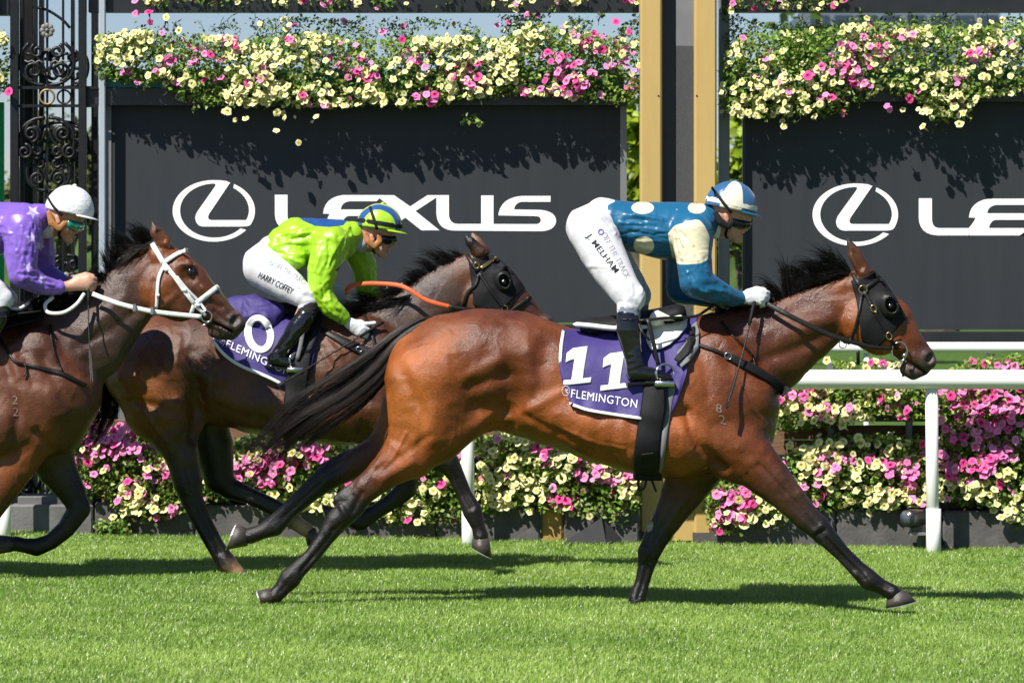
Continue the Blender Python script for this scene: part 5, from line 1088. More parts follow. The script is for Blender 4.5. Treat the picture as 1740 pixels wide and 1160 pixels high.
LEATH = mat('black_leather', (.010, .009, .008), .42, .32, var=.3, scale=40, bump=.25, bscale=150)
LENSB = mat('dark_lens', (.005, .005, .006), .12, .4)
PADT = mat('tan_leather_pad', (.36, .15, .045), .55, .4, var=.15, bump=.2, bscale=120)
BLKFAB = mat('black_fabric', (.008, .008, .009), .7, .25, var=.25, scale=60, bump=.3, bscale=220)

def folds(V, N, seed, bundles, amp=5.0, rad=2.9):
    """cloth folds: bundles of (start px a, start px b, end px a, end px b, count) swept between"""
    R_ = np.random.default_rng(seed); S_ = []; px = to_px(V)
    for a, b_, c, d, n in bundles:
        for i in range(n):
            t, u = R_.random(), R_.random(); p0 = np.array(a)*(1-t)+np.array(b_)*t; t2 = np.clip(t+R_.normal()*.16, 0, 1); p1 = np.array(c)*(1-t2)+np.array(d)*t2
            lo, hi = sorted(R_.uniform(-.05, 1.05, 2)); hi = max(hi, lo+.3); m = (p0+p1)/2+R_.normal(size=2)*4
            q = smooth_path([p0, m, p1], 9); i0, i1 = int(np.clip(lo, 0, .7)*8), int(np.clip(hi, .3, 1)*8)
            S_.append((R_.choice([1, 1, -1])*amp*R_.uniform(.5, 1.15), rad*R_.uniform(.7, 1.5), [tuple(v) for v in q[i0:i1+1]]))
    Yc = np.median(V[:, 1]); return V+N*strokes(V, N, px, Yc+.5, S_)[:, None]/1.5
FOLD1 = [((1050, 350), (1056, 425), (1150, 360), (1140, 440), 20), ((1150, 440), (1200, 440), (1172, 480), (1206, 470), 10), ((1172, 470), (1190, 505), (1250, 494), (1252, 516), 14), ((1140, 395), (1175, 378), (1150, 446), (1200, 440), 10), ((1060, 400), (1080, 430), (1120, 400), (1140, 443), 8)]
FOLD2 = [((460, 395), (470, 440), (545, 372), (530, 462), 22), ((535, 415), (600, 400), (530, 470), (570, 470), 14), ((528, 470), (565, 470), (530, 505), (565, 510), 8), ((530, 500), (560, 500), (572, 544), (590, 530), 14), ((560, 380), (600, 380), (570, 440), (605, 440), 9), ((610, 450), (635, 450), (615, 495), (650, 500), 8)]
FOLD3 = [((-90, 350), (-90, 425), (20, 350), (20, 425), 18), ((12, 385), (66, 385), (14, 440), (58, 440), 12), ((12, 440), (58, 430), (20, 480), (62, 470), 10), ((30, 460), (40, 492), (98, 477), (100, 498), 14), ((52, 380), (75, 370), (60, 440), (80, 430), 8)]
BF1 = [((1048, 495), (1095, 480), (1058, 525), (1086, 520), 10), ((1005, 350), (1040, 380), (1040, 400), (1060, 410), 7), ((985, 430), (1000, 460), (1060, 440), (1070, 470), 5)]
BF2 = [((500, 480), (520, 520), (540, 500), (530, 520), 8), ((440, 420), (470, 440), (470, 470), (500, 460), 6)]
def sdfpart(name, S, m, parent, wr=None, attrs=None, sigma=.01, smooth=1, usecol=False, post=None):
    V, Q = S.mesh(sigma=sigma, smooth=smooth); N = vnormals(V, Q)
    if post: V = post(V, N)
    if wr: V = wrinkle(V, N, *wr)
    at = attrs(to_px(V), V, N) if attrs else None
    o = mesh(name, V, Q, m, parent, True, attrs=at, col=S.C if usecol else None)
    return o, V, Q
def helmet(parent, c, rx, rz, ry, tilt, Y, m, peakm, attr=None, peak=12, bandm=None):
    cw = P(*c, Y); k = Y/F; th = math.radians(tilt); nu, nv = 40, 20; V = []; rows = []
    R_ = np.array([[math.cos(th), 0, math.sin(th)], [0, 1, 0], [-math.sin(th), 0, math.cos(th)]])
    for i in range(nv+1):
        a = math.radians(97)*i/nv
        for j in range(nu):
            b = 2*math.pi*j/nu; seam = 1-.012*max(0, 1-abs(((j % 7)-3.5)/3.5)*4)
            v = np.array([rx*k*math.sin(a)*math.cos(b), ry*math.sin(a)*math.sin(b), rz*k*math.cos(a)])*seam; V.append(R_ @ v+cw)
    V = np.array(V); loc = (V-cw) @ R_
    Fc = [(i*nu+j, (i+1)*nu+j, (i+1)*nu+(j+1) % nu, i*nu+(j+1) % nu) for i in range(nv) for j in range(nu)]
    V = V+(V-cw)/np.linalg.norm(V-cw, axis=1)[:, None]*((ridged(V*20, 5)-.5)*.004)[:, None]
    at = attr(loc/np.array([rx*k, ry, rz*k]), to_px(V)) if attr else None
    o = mesh('helmet', V, Fc, m, parent, True, attrs=at); solid(o, .004)
    q = MB(); V2 = []; n = 18
    for t in (0, 1):
        for s_ in (0, 1):
            for j in range(n+1):
                b = math.radians(-68+136*j/n); e = peak*k*math.cos(b)*(1 if t else 0); v = np.array([(rx*k*1.0)*math.cos(b)+e*1.0, ry*math.sin(b)*(1.0), -rz*k*.08-.008*t-.004*s_]); V2.append(R_ @ v+cw)
    q.add(V2, [(j, j+1, 2*(n+1)+j+1, 2*(n+1)+j) for j in range(n)]+[(n+1+j, 3*(n+1)+j, 3*(n+1)+j+1, n+1+j+1) for j in range(n)]+[(2*(n+1)+j, 2*(n+1)+j+1, 3*(n+1)+j+1, 3*(n+1)+j) for j in range(n)]); q.build('peak', peakm, o, True)
    q = MB(); q.ball(R_ @ np.array([0, 0, rz*k+.003])+cw, (.012, .012, .007), 10, 6); q.build('button', peakm, o, True)
    if bandm:
        q = MB(); V2 = []
        for z, g in ((.02, 1.012), (.13, 1.016), (.22, 1.01)):
            for j in range(nu):
                b = 2*math.pi*j/nu; s_ = math.sqrt(max(0, 1-z*z))*g; V2.append(R_ @ np.array([rx*k*s_*math.cos(b), ry*s_*math.sin(b), rz*k*z])+cw)
        q.add(V2, [(i*nu+j, i*nu+(j+1) % nu, (i+1)*nu+(j+1) % nu, (i+1)*nu+j) for i in range(2) for j in range(nu)]); bo = q.build('band', bandm, o, True)
    return o, bvh((V, np.array(Fc)))
def boots(root, Y, near, far, sockn, sockm, sole):
    for nd, sn, nm in ((near, sockn, 0), (far, [(a, b, r, -y, w) for a, b, r, y, w in sockn], 1)):
        if nm: dx = far[0][0]-near[0][0]; sn = [(a+dx, b, r, y, w) for a, b, r, y, w in sn]
        S = Sdf(Y, .0055); S.add(sn, .01); sdfpart('sock', S, sockm, root, (.003, 22, 3, (1, 1, 3)))
        S = Sdf(Y, .0055); S.add(nd, .012)
        def post(V, N):
            d = .0012*np.sin(to_px(V)[:, 1]*.55+V[:, 0]*60)*np.exp(-((to_px(V)[:, 1]-nd[3][1])/16)**2); return V+N*d[:, None]
        b, V, Q = sdfpart('boot', S, BOOTM, root, (.002, 8, 5, (.8, 1, 1.4)), post=post)
        if not nm or True:
            q = MB(); p = sole; off = (far[0][0]-near[0][0]) if nm else 0; yy = Y+nd[-1][3]; lo = P(p[0][0]+off, p[0][1], yy); hi = P(p[1][0]+off, p[1][1], yy)
            q.add([lo+np.array([0, -.033, 0]), hi+np.array([0, -.03, 0]), hi+np.array([.012, 0, .002]), hi+np.array([0, .03, 0]), lo+np.array([0, .033, 0]), lo+np.array([-.01, 0, 0])]+[v-np.array([0, 0, .009]) for v in (lo+np.array([0, -.033, 0]), hi+np.array([0, -.03, 0]), hi+np.array([.012, 0, .002]), hi+np.array([0, .03, 0]), lo+np.array([0, .033, 0]), lo+np.array([-.01, 0, 0]))],
                  [tuple(range(6)), tuple(range(6, 12))[::-1]]+[(i, 6+i, 6+(i+1) % 6, (i+1) % 6) for i in range(6)]); q.build('sole', LEATH, b)
def fingers(S, kn, mid, tip, r, y0, y1, y2, k=.004, col=None, n=4):
    """four fingers curling from the knuckles: kn, mid, tip each (first px, last px)"""
    for i in range(n):
        t = i/(n-1); L = [1.0, 1.08, 1.0, .82][i]; a = np.array(kn[0])*(1-t)+np.array(kn[1])*t; b = np.array(mid[0])*(1-t)+np.array(mid[1])*t; c = np.array(tip[0])*(1-t)+np.array(tip[1])*t
        b = a+(b-a)*L; c = b+(c-b)*L; rr = r*[1, 1.04, 1, .86][i]
        S.add([(*a, rr, y0, 1), (*((a+b)/2+(b-a)*.12), rr*.98, (y0+y1)/2-.003, 1), (*b, rr*.95, y1, 1), (*c, rr*.85, y2, 1)], k, col)

# ---------------- jockey one: blue silks with cream spots
j1 = empty('person', P(1100, 650, HY1), 'jockey crouched in blue satin silks with cream spots and cream upper sleeves, white breeches', 'person', 'jockeys riding in the race')
S = Sdf(HY1, .005)
S.add([(1008, 380, 34, 0, 1.1), (1040, 372, 25, 0, 1.5), (1085, 386, 35, 0, 1.3), (1130, 392, 41, 0, 1.15), (1168, 388, 36, 0, 1.25), (1190, 380, 25, 0, 1.3)], .02, SK)
for s_, dx in ((-1, 0), (1, 14)):
    S.add([(1012+dx*.3, 398, 30, s_*.09, .9), (1035+dx, 450, 26, s_*.17, .9), (1068+dx, 508, 17, s_*.25, .9), (1067+dx, 560, 14, s_*.275, .9), (1078+dx, 625, 10, s_*.29, .9), (1120+dx, 638, 7, s_*.29, 1)], .015, SK)
S.add([(1180, 395, 24, -.16, 1), (1181, 478, 18, -.22, 1), (1250, 505, 9, -.11, 1), (1262, 506, 8, -.10, 1), (1285, 505, 9, -.09, .8)], .012, SK)
S.add([(1172, 400, 24, .16, 1), (1155, 488, 18, .24, 1), (1250, 508, 9, .10, 1), (1285, 507, 9, .08, .8)], .012, SK)
S.add([(1195, 382, 24, 0, 1.0), (1218, 384, 20, 0, .85), (1236, 386, 19, 0, .85)], .015, SK)
S.add([(1238, 360, 32, 0, .85), (1248, 362, 31, 0, .82)], .015, SK)
S.add([(1254, 378, 15, 0, 1.2), (1250, 394, 13, 0, 1.2)], .012, SK); S.add([(1234, 390, 10, -.03, 1), (1250, 404, 7.5, -.008, 1.2), (1254, 406, 6.5, 0, 1.3)], .012, SK, mirror=0)
S.add([(1264, 379, 3.6, 0, 1), (1268, 388, 4.2, 0, 1.1), (1264, 391, 3.6, 0, 1.6)], .005, (.56, .27, .18)); S.add([(1262, 397, 3, 0, 3), (1261, 400, 3, 0, 2.6)], .004, LIP); S.sub([(1267, 398.3, 1.2, 0, 9), (1260, 399, 1.2, 0, 9)], .003)
S.add([(1255, 372, 6, -.04, 1), (1262, 372, 5, -.02, 1)], .008, SK, mirror=0)
S.add([(1233, 366, 4.2, -.082, .6), (1235, 373, 4.4, -.083, .6), (1236, 378, 3, -.08, .6)], .004, (.55, .25, .17), mirror=0); S.sub([(1235, 371, 1.8, -.092, .8)], .003)
S.add([(1244, 386, 9, -.05, .8)], .015, SK, mirror=0)
ob, Vj1, Qj1 = sdfpart('body', S, SKIN, j1, usecol=True, sigma=.006); TJ1 = bvh((Vj1, Qj1))
SILK1 = clothmat('blue_satin', (.007, .10, .205), (.66, .61, .42), rough=.36, bump=.08, bscale=60, fold=.3, fscale=9, fstretch=(.7, 1, 1.5), spec=.45)
S = Sdf(HY1, .005)
S.add([(1040, 371, 31, 0, 1.55), (1085, 386, 42.5, 0, 1.3), (1130, 392, 49, 0, 1.18), (1168, 389, 44, 0, 1.25), (1190, 380, 33, 0, 1.3), (1203, 374, 25, 0, 1.2)], .02)
S.add([(1176, 396, 35, -.165, 1), (1180, 440, 29.5, -.20, 1), (1183, 478, 27.5, -.22, 1), (1214, 494, 20.5, -.185, 1), (1246, 505, 14.5, -.12, 1), (1256, 506, 12.5, -.105, 1)], .025)
S.add([(1170, 402, 32, .165, 1), (1160, 450, 28, .21, 1), (1158, 490, 26, .24, 1), (1205, 502, 19, .18, 1), (1250, 508, 13, .10, 1)], .025)
S.sub([(1030, 420, 9, -.16, 1), (1060, 415, 6, -.19, 1)], .02)
cream = [(1135, 397), (1146, 384), (1161, 379), (1188, 374), (1205, 400), (1204, 420), (1200, 443), (1172, 449), (1147, 446), (1140, 425)]
cream = [tuple(v) for v in smooth_path(cream+cream[:1], 48)]
def at1(px, V, N):
    e = lambda c, rx, ry: (1-np.hypot((px[:, 0]-c[0])/rx, (px[:, 1]-c[1])/ry))*min(rx, ry)
    m_ = np.maximum.reduce([e((1092, 353), 19, 10.5), e((1094, 417), 17.5, 15.5), e((1184, 353), 15, 10), e((1150, 356), 1, 1), polysd(px, cream)])
    far = V[:, 1] > HY1+.02; t = np.maximum(e((1080, 400), 18, 18), e((1140, 400), 18, 18)); return {'m': np.where(far, t, m_)}
o, VJK1, QJK1 = sdfpart('silk_jacket', S, SILK1, j1, (.005, 7.0, 11, (.8, 1, 1.3)), at1, post=lambda V, N: folds(V, N, 1, FOLD1)); TJK1 = bvh((VJK1, QJK1))
q = MB(); q.ring(P(1256, 506, HY1-.103), .035, .037, .006, ax=(.25, .97, 0), az=(0, 0, 1)); q.build('cuff', mat('navy_cuff', (.01, .03, .08), .6), o, True)
S = Sdf(HY1, .0055)
S.add([(1003, 385, 41, 0, 1.1), (1022, 364, 28, 0, 1.5), (1046, 368, 27, 0, 1.5)], .02)
S.add([(1008, 394, 42, -.09, .9), (1022, 425, 38, -.135, .88), (1040, 458, 33.5, -.185, .88), (1060, 490, 27, -.235, .9), (1072, 506, 25, -.25, .9), (1069, 520, 20, -.262, .9), (1067, 527, 18, -.265, .9)], .03)
S.add([(1012, 396, 42, .09, .9), (1050, 458, 33, .185, .88), (1082, 502, 25, .25, .9), (1080, 524, 18, .262, .9)], .03)
o, Vb, Qb = sdfpart('breeches', S, WHITEC, j1, (.003, 6, 31, (1.2, 1, .8)), post=lambda V, N: folds(V, N, 4, BF1, 3.6)); TB1 = bvh((Vb, Qb))
INK = mat('black_print', (.02, .02, .025), .7, .2); INKG = mat('grey_print', (.42, .42, .46), .7, .2)
V2, F2 = text_mesh('J. MELHAM', bold=.002); print_on('lettering', TB1, V2, F2, (993, 403), (49, 63), (10.5, -8), INK, o, .003)
V2, F2 = text_mesh('OFF THE TRACK'); print_on('lettering', TB1, V2, F2, (1021, 398), (42, 76), (8.5, -5), INKG, o, .003)
V2, F2 = text_mesh('o'); print_on('emblem', TB1, V2, F2, (1014, 396), (9, 5), (5, -9), mat('violet_print', (.12, .08, .35), .7), o, .0035)
bootn = [(1067, 540, 19.5, -.275, .85), (1068, 560, 20.5, -.28, .85), (1073, 592, 16.5, -.285, .85), (1079, 617, 15, -.29, .85), (1078, 634, 14, -.29, .9), (1096, 634, 12.5, -.292, .95), (1120, 638, 9.5, -.295, 1.1), (1136, 641, 6, -.295, 1.3)]
bootf = [(a+14, b, r, -y, w) for a, b, r, y, w in bootn]
boots(j1, HY1, bootn, bootf, [(1069, 516, 19.5, -.262, .9), (1068, 541, 19, -.27, .9)], SOCKG, ((1066, 650), (1138, 647)))
q = MB(); q.tube([P(1068+18*math.cos(t), 540+3*math.sin(t), HY1-.275-.055*math.sin(t)) for t in np.linspace(0, 6.28, 22)], .004, 6); q.build('boot_top', LEATH, j1, True)
H1M = clothmat('blue_cream_cap', (.016, .095, .22), (.66, .62, .50), rough=.35, sheen=.2, bump=.25, bscale=60)
ho, TH1 = helmet(j1, (1242, 351), 44.5, 43.5, .107, 12, HY1, H1M, clothmat('blue_peak', (.016, .095, .22), rough=.4), attr=lambda L, px: {'m': (25-np.abs(np.abs(np.degrees(np.arctan2(L[:, 1], L[:, 0])))-93))*np.clip(np.hypot(L[:, 0], L[:, 1]), .02, 1)*.5}, peak=12, bandm=clothmat('cream_band', (.68, .64, .52), rough=.5))
strap('elastic_strap', [TH1], [(1209, 318), (1226, 340), (1243, 362)], 5, BLKFAB, ho, off=.006)
S = Sdf(HY1, .004); S.add([(1250, 379, 7.5, -.068, .6), (1260, 381, 9, -.05, .7), (1267, 381, 9, -.02, .8), (1268, 381, 8.5, 0, 1)], .006); S.add([(1260, 381, 9, .05, .7), (1267, 381, 9, .02, .8), (1268, 381, 8.5, 0, 1)], .006); sdfpart('goggles', S, LENSB, j1)
S = Sdf(HY1, .004); S.add([(1216, 363, 5, -.078, .5), (1224, 377, 6.5, -.083, .5), (1237, 384, 6, -.08, .5), (1246, 376, 5, -.078, .5)], .006, mirror=0); sdfpart('ear_pad', S, BLKFAB, j1)
strap('chin_strap', [TJ1], [(1243, 372), (1237, 386), (1233, 398), (1236, 404)], 4.5, BLKFAB, j1, off=.006, Y=HY1-.05)
S = Sdf(HY1, .0035)
S.add([(1262, 506, 10, -.10, .8), (1276, 504, 13.5, -.105, .6), (1290, 504, 14, -.105, .55)], .008)
fingers(S, ((1293, 494), (1292, 515)), ((1305, 498), (1301, 518)), ((1300, 507), (1292, 521)), 4.3, -.112, -.085, -.055, .004)
S.add([(1270, 497, 5.5, -.085, 1), (1286, 491, 5, -.075, 1), (1299, 493, 4, -.065, 1)], .006)
sdfpart('glove', S, GLOVE, j1, (.0025, 22, 3))
S = Sdf(HY1, .0035); S.add([(1262, 508, 10, .095, .8), (1288, 506, 13.5, .09, .6)], .008); fingers(S, ((1293, 496), (1292, 516)), ((1304, 500), (1300, 519)), ((1299, 509), (1291, 522)), 4.3, .1, .07, .045, .004); S.add([(1270, 499, 5.5, .07, 1), (1297, 495, 4, .05, 1)], .006); sdfpart('glove', S, GLOVE, j1, (.0025, 22, 3))
S = Sdf(HY1, .004); S.add([(1205, 372, 22, 0, 1), (1212, 384, 22, 0, .95)], .01); sdfpart('collar', S, GLOVE, j1)

# ---------------- jockey two: lime silks
j2 = empty('person', P(480, 622, HY2), 'jockey in shiny lime green silks with a blue back stripe, riding the middle horse', 'person', 'jockeys riding in the race')
S = Sdf(HY2, .005)
S.add([(448, 445, 28, 0, 1.15), (478, 412, 20, 0, 1.5), (505, 412, 34, 0, 1.2), (545, 413, 34, 0, 1.2), (578, 408, 27, 0, 1.3), (598, 400, 18, 0, 1.3)], .02, SK)
S.add([(450, 455, 28, -.1, .9), (487, 481, 21, -.18, .9), (520, 512, 9, -.25, .9), (498, 568, 10, -.27, .9), (470, 606, 9, -.28, .9), (496, 618, 6, -.28, 1)], .015, SK)
S.add([(460, 455, 28, .1, .9), (520, 482, 20, .2, .9), (576, 506, 13, .25, .9), (550, 568, 12, .27, .9), (520, 606, 9, .28, .9)], .015, SK)
S.add([(562, 412, 22, -.16, 1), (544, 500, 13, -.24, 1), (581, 538, 7.5, -.22, 1), (592, 546, 7, -.21, 1), (606, 556, 8, -.2, .8)], .012, SK)
S.add([(598, 412, 17, .15, 1), (621, 486, 10, .205, 1), (650, 500, 7, .125, 1), (675, 492, 8, .08, .8)], .012, SK)
S.add([(600, 404, 19, 0, 1.0), (620, 410, 17, 0, .85), (636, 412, 17, 0, .85)], .015, SK)
S.add([(638, 388, 28, 0, .85), (647, 390, 27, 0, .82)], .015, SK)
S.add([(654, 406, 13, 0, 1.2), (650, 421, 11, 0, 1.2)], .012, SK); S.add([(636, 418, 8.5, -.028, 1), (648, 431, 6.5, -.008, 1.2), (651, 432.5, 5.5, 0, 1.3)], .012, SK, mirror=0)
S.add([(664, 407, 3.2, 0, 1), (668, 415, 3.8, 0, 1.1), (664, 418, 3.2, 0, 1.6)], .005, (.54, .24, .16)); S.add([(661, 423, 2.8, 0, 3), (659, 427, 2.8, 0, 2.6)], .004, LIP); S.sub([(665, 424.5, 1.1, 0, 9), (658, 425, 1.1, 0, 9)], .003)
S.add([(631, 401, 3.8, -.08, .6), (633, 408, 4, -.081, .6), (633, 412, 2.8, -.078, .6)], .004, (.55, .25, .17), mirror=0); S.sub([(633, 405, 1.6, -.09, .8)], .003)
ob, Vj2, Qj2 = sdfpart('body', S, SKIN, j2, usecol=True, sigma=.006); TJ2 = bvh((Vj2, Qj2))
SILK2 = clothmat('lime_satin', (.30, .56, .015), (.012, .065, .22), (.004, .008, .02), rough=.36, bump=.08, bscale=60, fold=.3, fscale=9, fstretch=(1.4, 1, .8), spec=.5)
S = Sdf(HY2, .005)
S.add([(480, 413, 27, 0, 1.55), (506, 411, 41, 0, 1.2), (545, 412, 41, 0, 1.2), (577, 408, 34, 0, 1.3), (598, 399, 22, 0, 1.35)], .02)
S.add([(470, 425, 18, -.11, .7), (500, 440, 18, -.15, .7)], .02)
S.add([(563, 414, 32, -.165, 1), (549, 455, 25, -.21, 1), (543, 495, 19.5, -.24, 1), (560, 521, 16.5, -.24, 1), (576, 534, 13.5, -.228, 1), (583, 540, 12, -.222, 1)], .022)
S.add([(598, 412, 27, .15, 1), (618, 450, 22, .19, 1), (622, 488, 18, .2, 1), (646, 500, 11, .13, 1)], .02)
def at2(px, V, N):
    return {'m': polysd(px, [(500, 362), (595, 370), (583, 383), (560, 386), (535, 384), (515, 375)])*np.where(N[:, 2] > .1, 1, 1), 'm2': np.where(V[:, 1] < HY2+.1, polysd(px, [(568, 460), (584, 446), (600, 439), (606, 441), (600, 452), (585, 460)]), -5)}
o, VJK2, QJK2 = sdfpart('silk_jacket', S, SILK2, j2, (.006, 8, 41), at2, post=lambda V, N: folds(V, N, 2, FOLD2, 5.5)); TJK2 = bvh((VJK2, QJK2))
q = MB(); q.ring(P(584, 541, HY2-.222), .036, .036, .006, ax=(.3, .95, .1), az=(.55, 0, .83)); q.build('cuff', SILK2, o, True)
S = Sdf(HY2, .0055)
S.add([(447, 447, 34, 0, 1.15), (462, 424, 24, 0, 1.5)], .02)
S.add([(450, 454, 37, -.1, .9), (470, 470, 33, -.15, .88), (492, 486, 27, -.2, .88), (516, 504, 20, -.245, .9), (525, 513, 17.5, -.255, .9), (522, 522, 15.5, -.26, .9)], .03)
S.add([(458, 455, 35, .1, .9), (520, 482, 26, .2, .88), (576, 504, 18, .25, .9)], .03)
o, Vb, Qb = sdfpart('breeches', S, WHITEC, j2, (.003, 6, 51), post=lambda V, N: folds(V, N, 5, BF2, 3.4)); TB2 = bvh((Vb, Qb))
V2, F2 = text_mesh('HARRY COFFEY', bold=.002, shear=.1); print_on('lettering', TB2, V2, F2, (438, 471), (58, 29), (4.5, -9.5), INK, o, .003)
V2, F2 = text_mesh('OFF THE TRACK'); print_on('lettering', TB2, V2, F2, (465, 452), (54, 33), (4, -7.5), INKG, o, .003)
V2, F2 = text_mesh('o'); print_on('emblem', TB2, V2, F2, (457, 449), (6, 3), (2, -6), mat('sky_print', (.08, .35, .7), .7), o, .0035)
bn = [(519, 539, 16.5, -.275, .85), (507, 556, 18, -.28, .85), (490, 580, 15.5, -.285, .85), (477, 598, 14, -.288, .85), (466, 609, 13, -.29, .9), (478, 613, 11, -.292, .95), (492, 617, 9, -.294, 1.1), (502, 621, 5.5, -.294, 1.3)]
boots(j2, HY2, bn, [(a+52, b, r, -y, w) for a, b, r, y, w in bn], [(527, 520, 15.5, -.262, .9), (518, 540, 15.5, -.27, .9)], SOCKB, ((452, 620), (502, 627)))
V2, F2 = text_mesh('v'); 
H2M = clothmat('lime_blue_cap', (.34, .58, .025), (.012, .07, .24), (.75, .05, .22), rough=.35, sheen=.2, bump=.3, bscale=60)
ho, TH2 = helmet(j2, (644.5, 384), 39, 38, .104, 9, HY2, H2M, clothmat('lime_peak', (.40, .66, .03), rough=.4), attr=lambda L, px: {'m': (.20-np.abs(np.abs(L[:, 1])-.50))*30, 'm2': (.12-np.abs(L[:, 1]))*30}, peak=11, bandm=BLKFAB)
strap('elastic_strap', [TH2], [(629, 352), (634, 368), (641, 390)], 5, BLKFAB, ho, off=.006)
S = Sdf(HY2, .004); S.add([(651, 406, 6.5, -.064, .6), (660, 408, 8, -.046, .7), (667, 407, 7.5, -.018, .8), (668, 407, 7, 0, 1)], .006); S.add([(660, 408, 8, .046, .7), (668, 407, 7, 0, 1)], .006); sdfpart('goggles', S, LENSB, j2)
S = Sdf(HY2, .004); S.add([(620, 398, 4, -.074, .5), (625, 410, 6, -.08, .5), (636, 418, 5.5, -.078, .5), (645, 410, 5, -.076, .5), (644, 400, 4, -.076, .5)], .006, mirror=0); sdfpart('ear_pad', S, PADT, j2)
strap('chin_strap', [TJ2], [(644, 398), (637, 413), (634, 424), (637, 430)], 4, BLKFAB, j2, off=.006, Y=HY2-.05)
S = Sdf(HY2, .0035)      # right hand with pointing finger, holding the whip
S.add([(590, 546, 8.5, -.212, .85), (602, 554, 11.5, -.21, .6), (612, 560, 12, -.208, .55)], .007)
S.add([(612, 552, 4.2, -.213, 1), (624, 550, 3.9, -.21, 1), (637, 549, 3.1, -.205, 1)], .005)
for i in range(3): S.add([(617+i*-1, 556+i*6, 4.1, -.214, 1), (626-i*2, 560+i*6, 4, -.203, 1), (624-i*2, 567+i*4, 3.8, -.18, 1), (615-i*2, 568+i*3, 3.4, -.175, 1)], .004)
S.add([(600, 548, 4.8, -.19, 1), (614, 547, 4.2, -.18, 1), (624, 553, 3.4, -.178, 1)], .005); sdfpart('glove', S, GLOVE, j2, (.0025, 22, 3))
S = Sdf(HY2, .0035); S.add([(655, 497, 8, .11, .85), (668, 491, 11, .09, .6), (678, 490, 11, .085, .6)], .007); fingers(S, ((682, 482), (682, 498)), ((692, 486), (690, 500)), ((687, 494), (682, 503)), 3.9, .075, .055, .05, .004); S.add([(664, 484, 4.5, .07, 1), (684, 482, 3.6, .06, 1)], .006); sdfpart('glove', S, GLOVE, j2, (.0025, 22, 3))
S = Sdf(HY2, .004); S.add([(606, 402, 18, 0, 1), (614, 412, 18, 0, .95)], .01); sdfpart('collar', S, clothmat('grey_collar', (.4, .42, .45), rough=.7), j2)

# ---------------- jockey three: purple silks
j3 = empty('person', P(-20, 620, HY3), 'jockey in purple silks with white stars and white cap at the left edge', 'person', 'jockeys riding in the race')
S = Sdf(HY3, .0042)
S.add([(-135, 425, 30, 0, 1.15), (-105, 392, 26, 0, 1.5), (-60, 390, 36, 0, 1.2), (-10, 390, 37, 0, 1.2), (40, 385, 31, 0, 1.3), (64, 375, 20, 0, 1.3)], .02, SK)
S.add([(-130, 435, 28, -.1, .9), (-60, 470, 22, -.19, .9), (2, 505, 15, -.25, .9), (-25, 565, 12, -.27, .9), (-50, 610, 9, -.28, .9), (-22, 620, 6, -.28, 1)], .015, SK)
S.add([(-130, 435, 28, .1, .9), (-50, 470, 21, .19, .9), (12, 505, 15, .25, .9), (-10, 565, 12, .27, .9), (-30, 610, 9, .28, .9)], .015, SK)
S.add([(38, 388, 24, -.16, 1), (38, 466, 15, -.23, 1), (98, 488, 8.5, -.15, 1), (118, 486, 8.5, -.13, .9)], .012, SK)
S.add([(60, 392, 24, .16, 1), (70, 462, 15, .22, 1), (110, 480, 8.5, .1, 1), (140, 478, 9, .07, .8)], .012, SK)
SKH = (.60, .33, .23)
S.add([(118, 486, 9, -.13, .9), (134, 481, 13, -.125, .6), (146, 480, 14, -.122, .55)], .008, SKH)
fingers(S, ((150, 471), (149, 491)), ((162, 474), (160, 494)), ((161, 483), (154, 498)), 4.0, -.128, -.105, -.08, .0035, SKH)
S.add([(128, 472, 5, -.105, 1), (146, 466, 4.2, -.095, 1), (158, 469, 3.6, -.088, 1)], .006, SKH)
S.add([(66, 378, 21, 0, 1.0), (86, 382, 18, 0, .85), (100, 384, 18, 0, .85)], .015, SK)
S.add([(106, 360, 30, 0, .85), (116, 362, 29, 0, .82)], .015, SK)
S.add([(122, 378, 14, 0, 1.2), (118, 394, 12, 0, 1.2)], .012, SK); S.add([(104, 390, 9, -.03, 1), (114, 405, 7, -.008, 1.2), (117, 408, 6, 0, 1.3)], .012, SK, mirror=0)
S.add([(132, 380, 3.4, 0, 1), (137.5, 389, 4, 0, 1.1), (133, 392, 3.4, 0, 1.6)], .005, (.56, .27, .18)); S.add([(129, 397, 3, 0, 3), (127, 401.5, 3, 0, 2.6)], .004, LIP); S.sub([(133, 399, 1.8, 0, 7), (125, 399, 1.4, 0, 7)], .003)
S.add([(97, 369, 4, -.08, .6), (99, 377, 4.2, -.081, .6), (100, 381, 3, -.078, .6)], .004, (.58, .27, .19), mirror=0); S.sub([(99, 374, 1.7, -.09, .8)], .003)
S.add([(112, 388, 9, -.05, .8)], .015, (.56, .25, .16), mirror=0)
ob, Vj3, Qj3 = sdfpart('body', S, SKIN, j3, usecol=True, sigma=.006); TJ3 = bvh((Vj3, Qj3))
SILK3 = clothmat('purple_satin', (.19, .10, .46), (.46, .38, .66), (.09, .035, .30), rough=.36, bump=.08, bscale=60, fold=.3, fscale=8, fstretch=(1.4, 1, .8), spec=.45)
S = Sdf(HY3, .005)
S.add([(-105, 390, 32, 0, 1.5), (-60, 388, 44, 0, 1.2), (-10, 388, 46, 0, 1.2), (40, 384, 39, 0, 1.3), (62, 374, 27, 0, 1.35), (70, 368, 22, 0, 1.3)], .02)
S.add([(38, 388, 33, -.165, 1), (36, 430, 28, -.205, 1), (38, 464, 24, -.225, 1), (66, 482, 17.5, -.19, 1), (92, 488, 13, -.158, 1), (101, 488, 11, -.15, 1)], .022)
S.add([(58, 390, 33, .16, 1), (68, 430, 26, .2, 1), (74, 462, 20, .22, 1), (108, 480, 12, .1, 1)], .022)
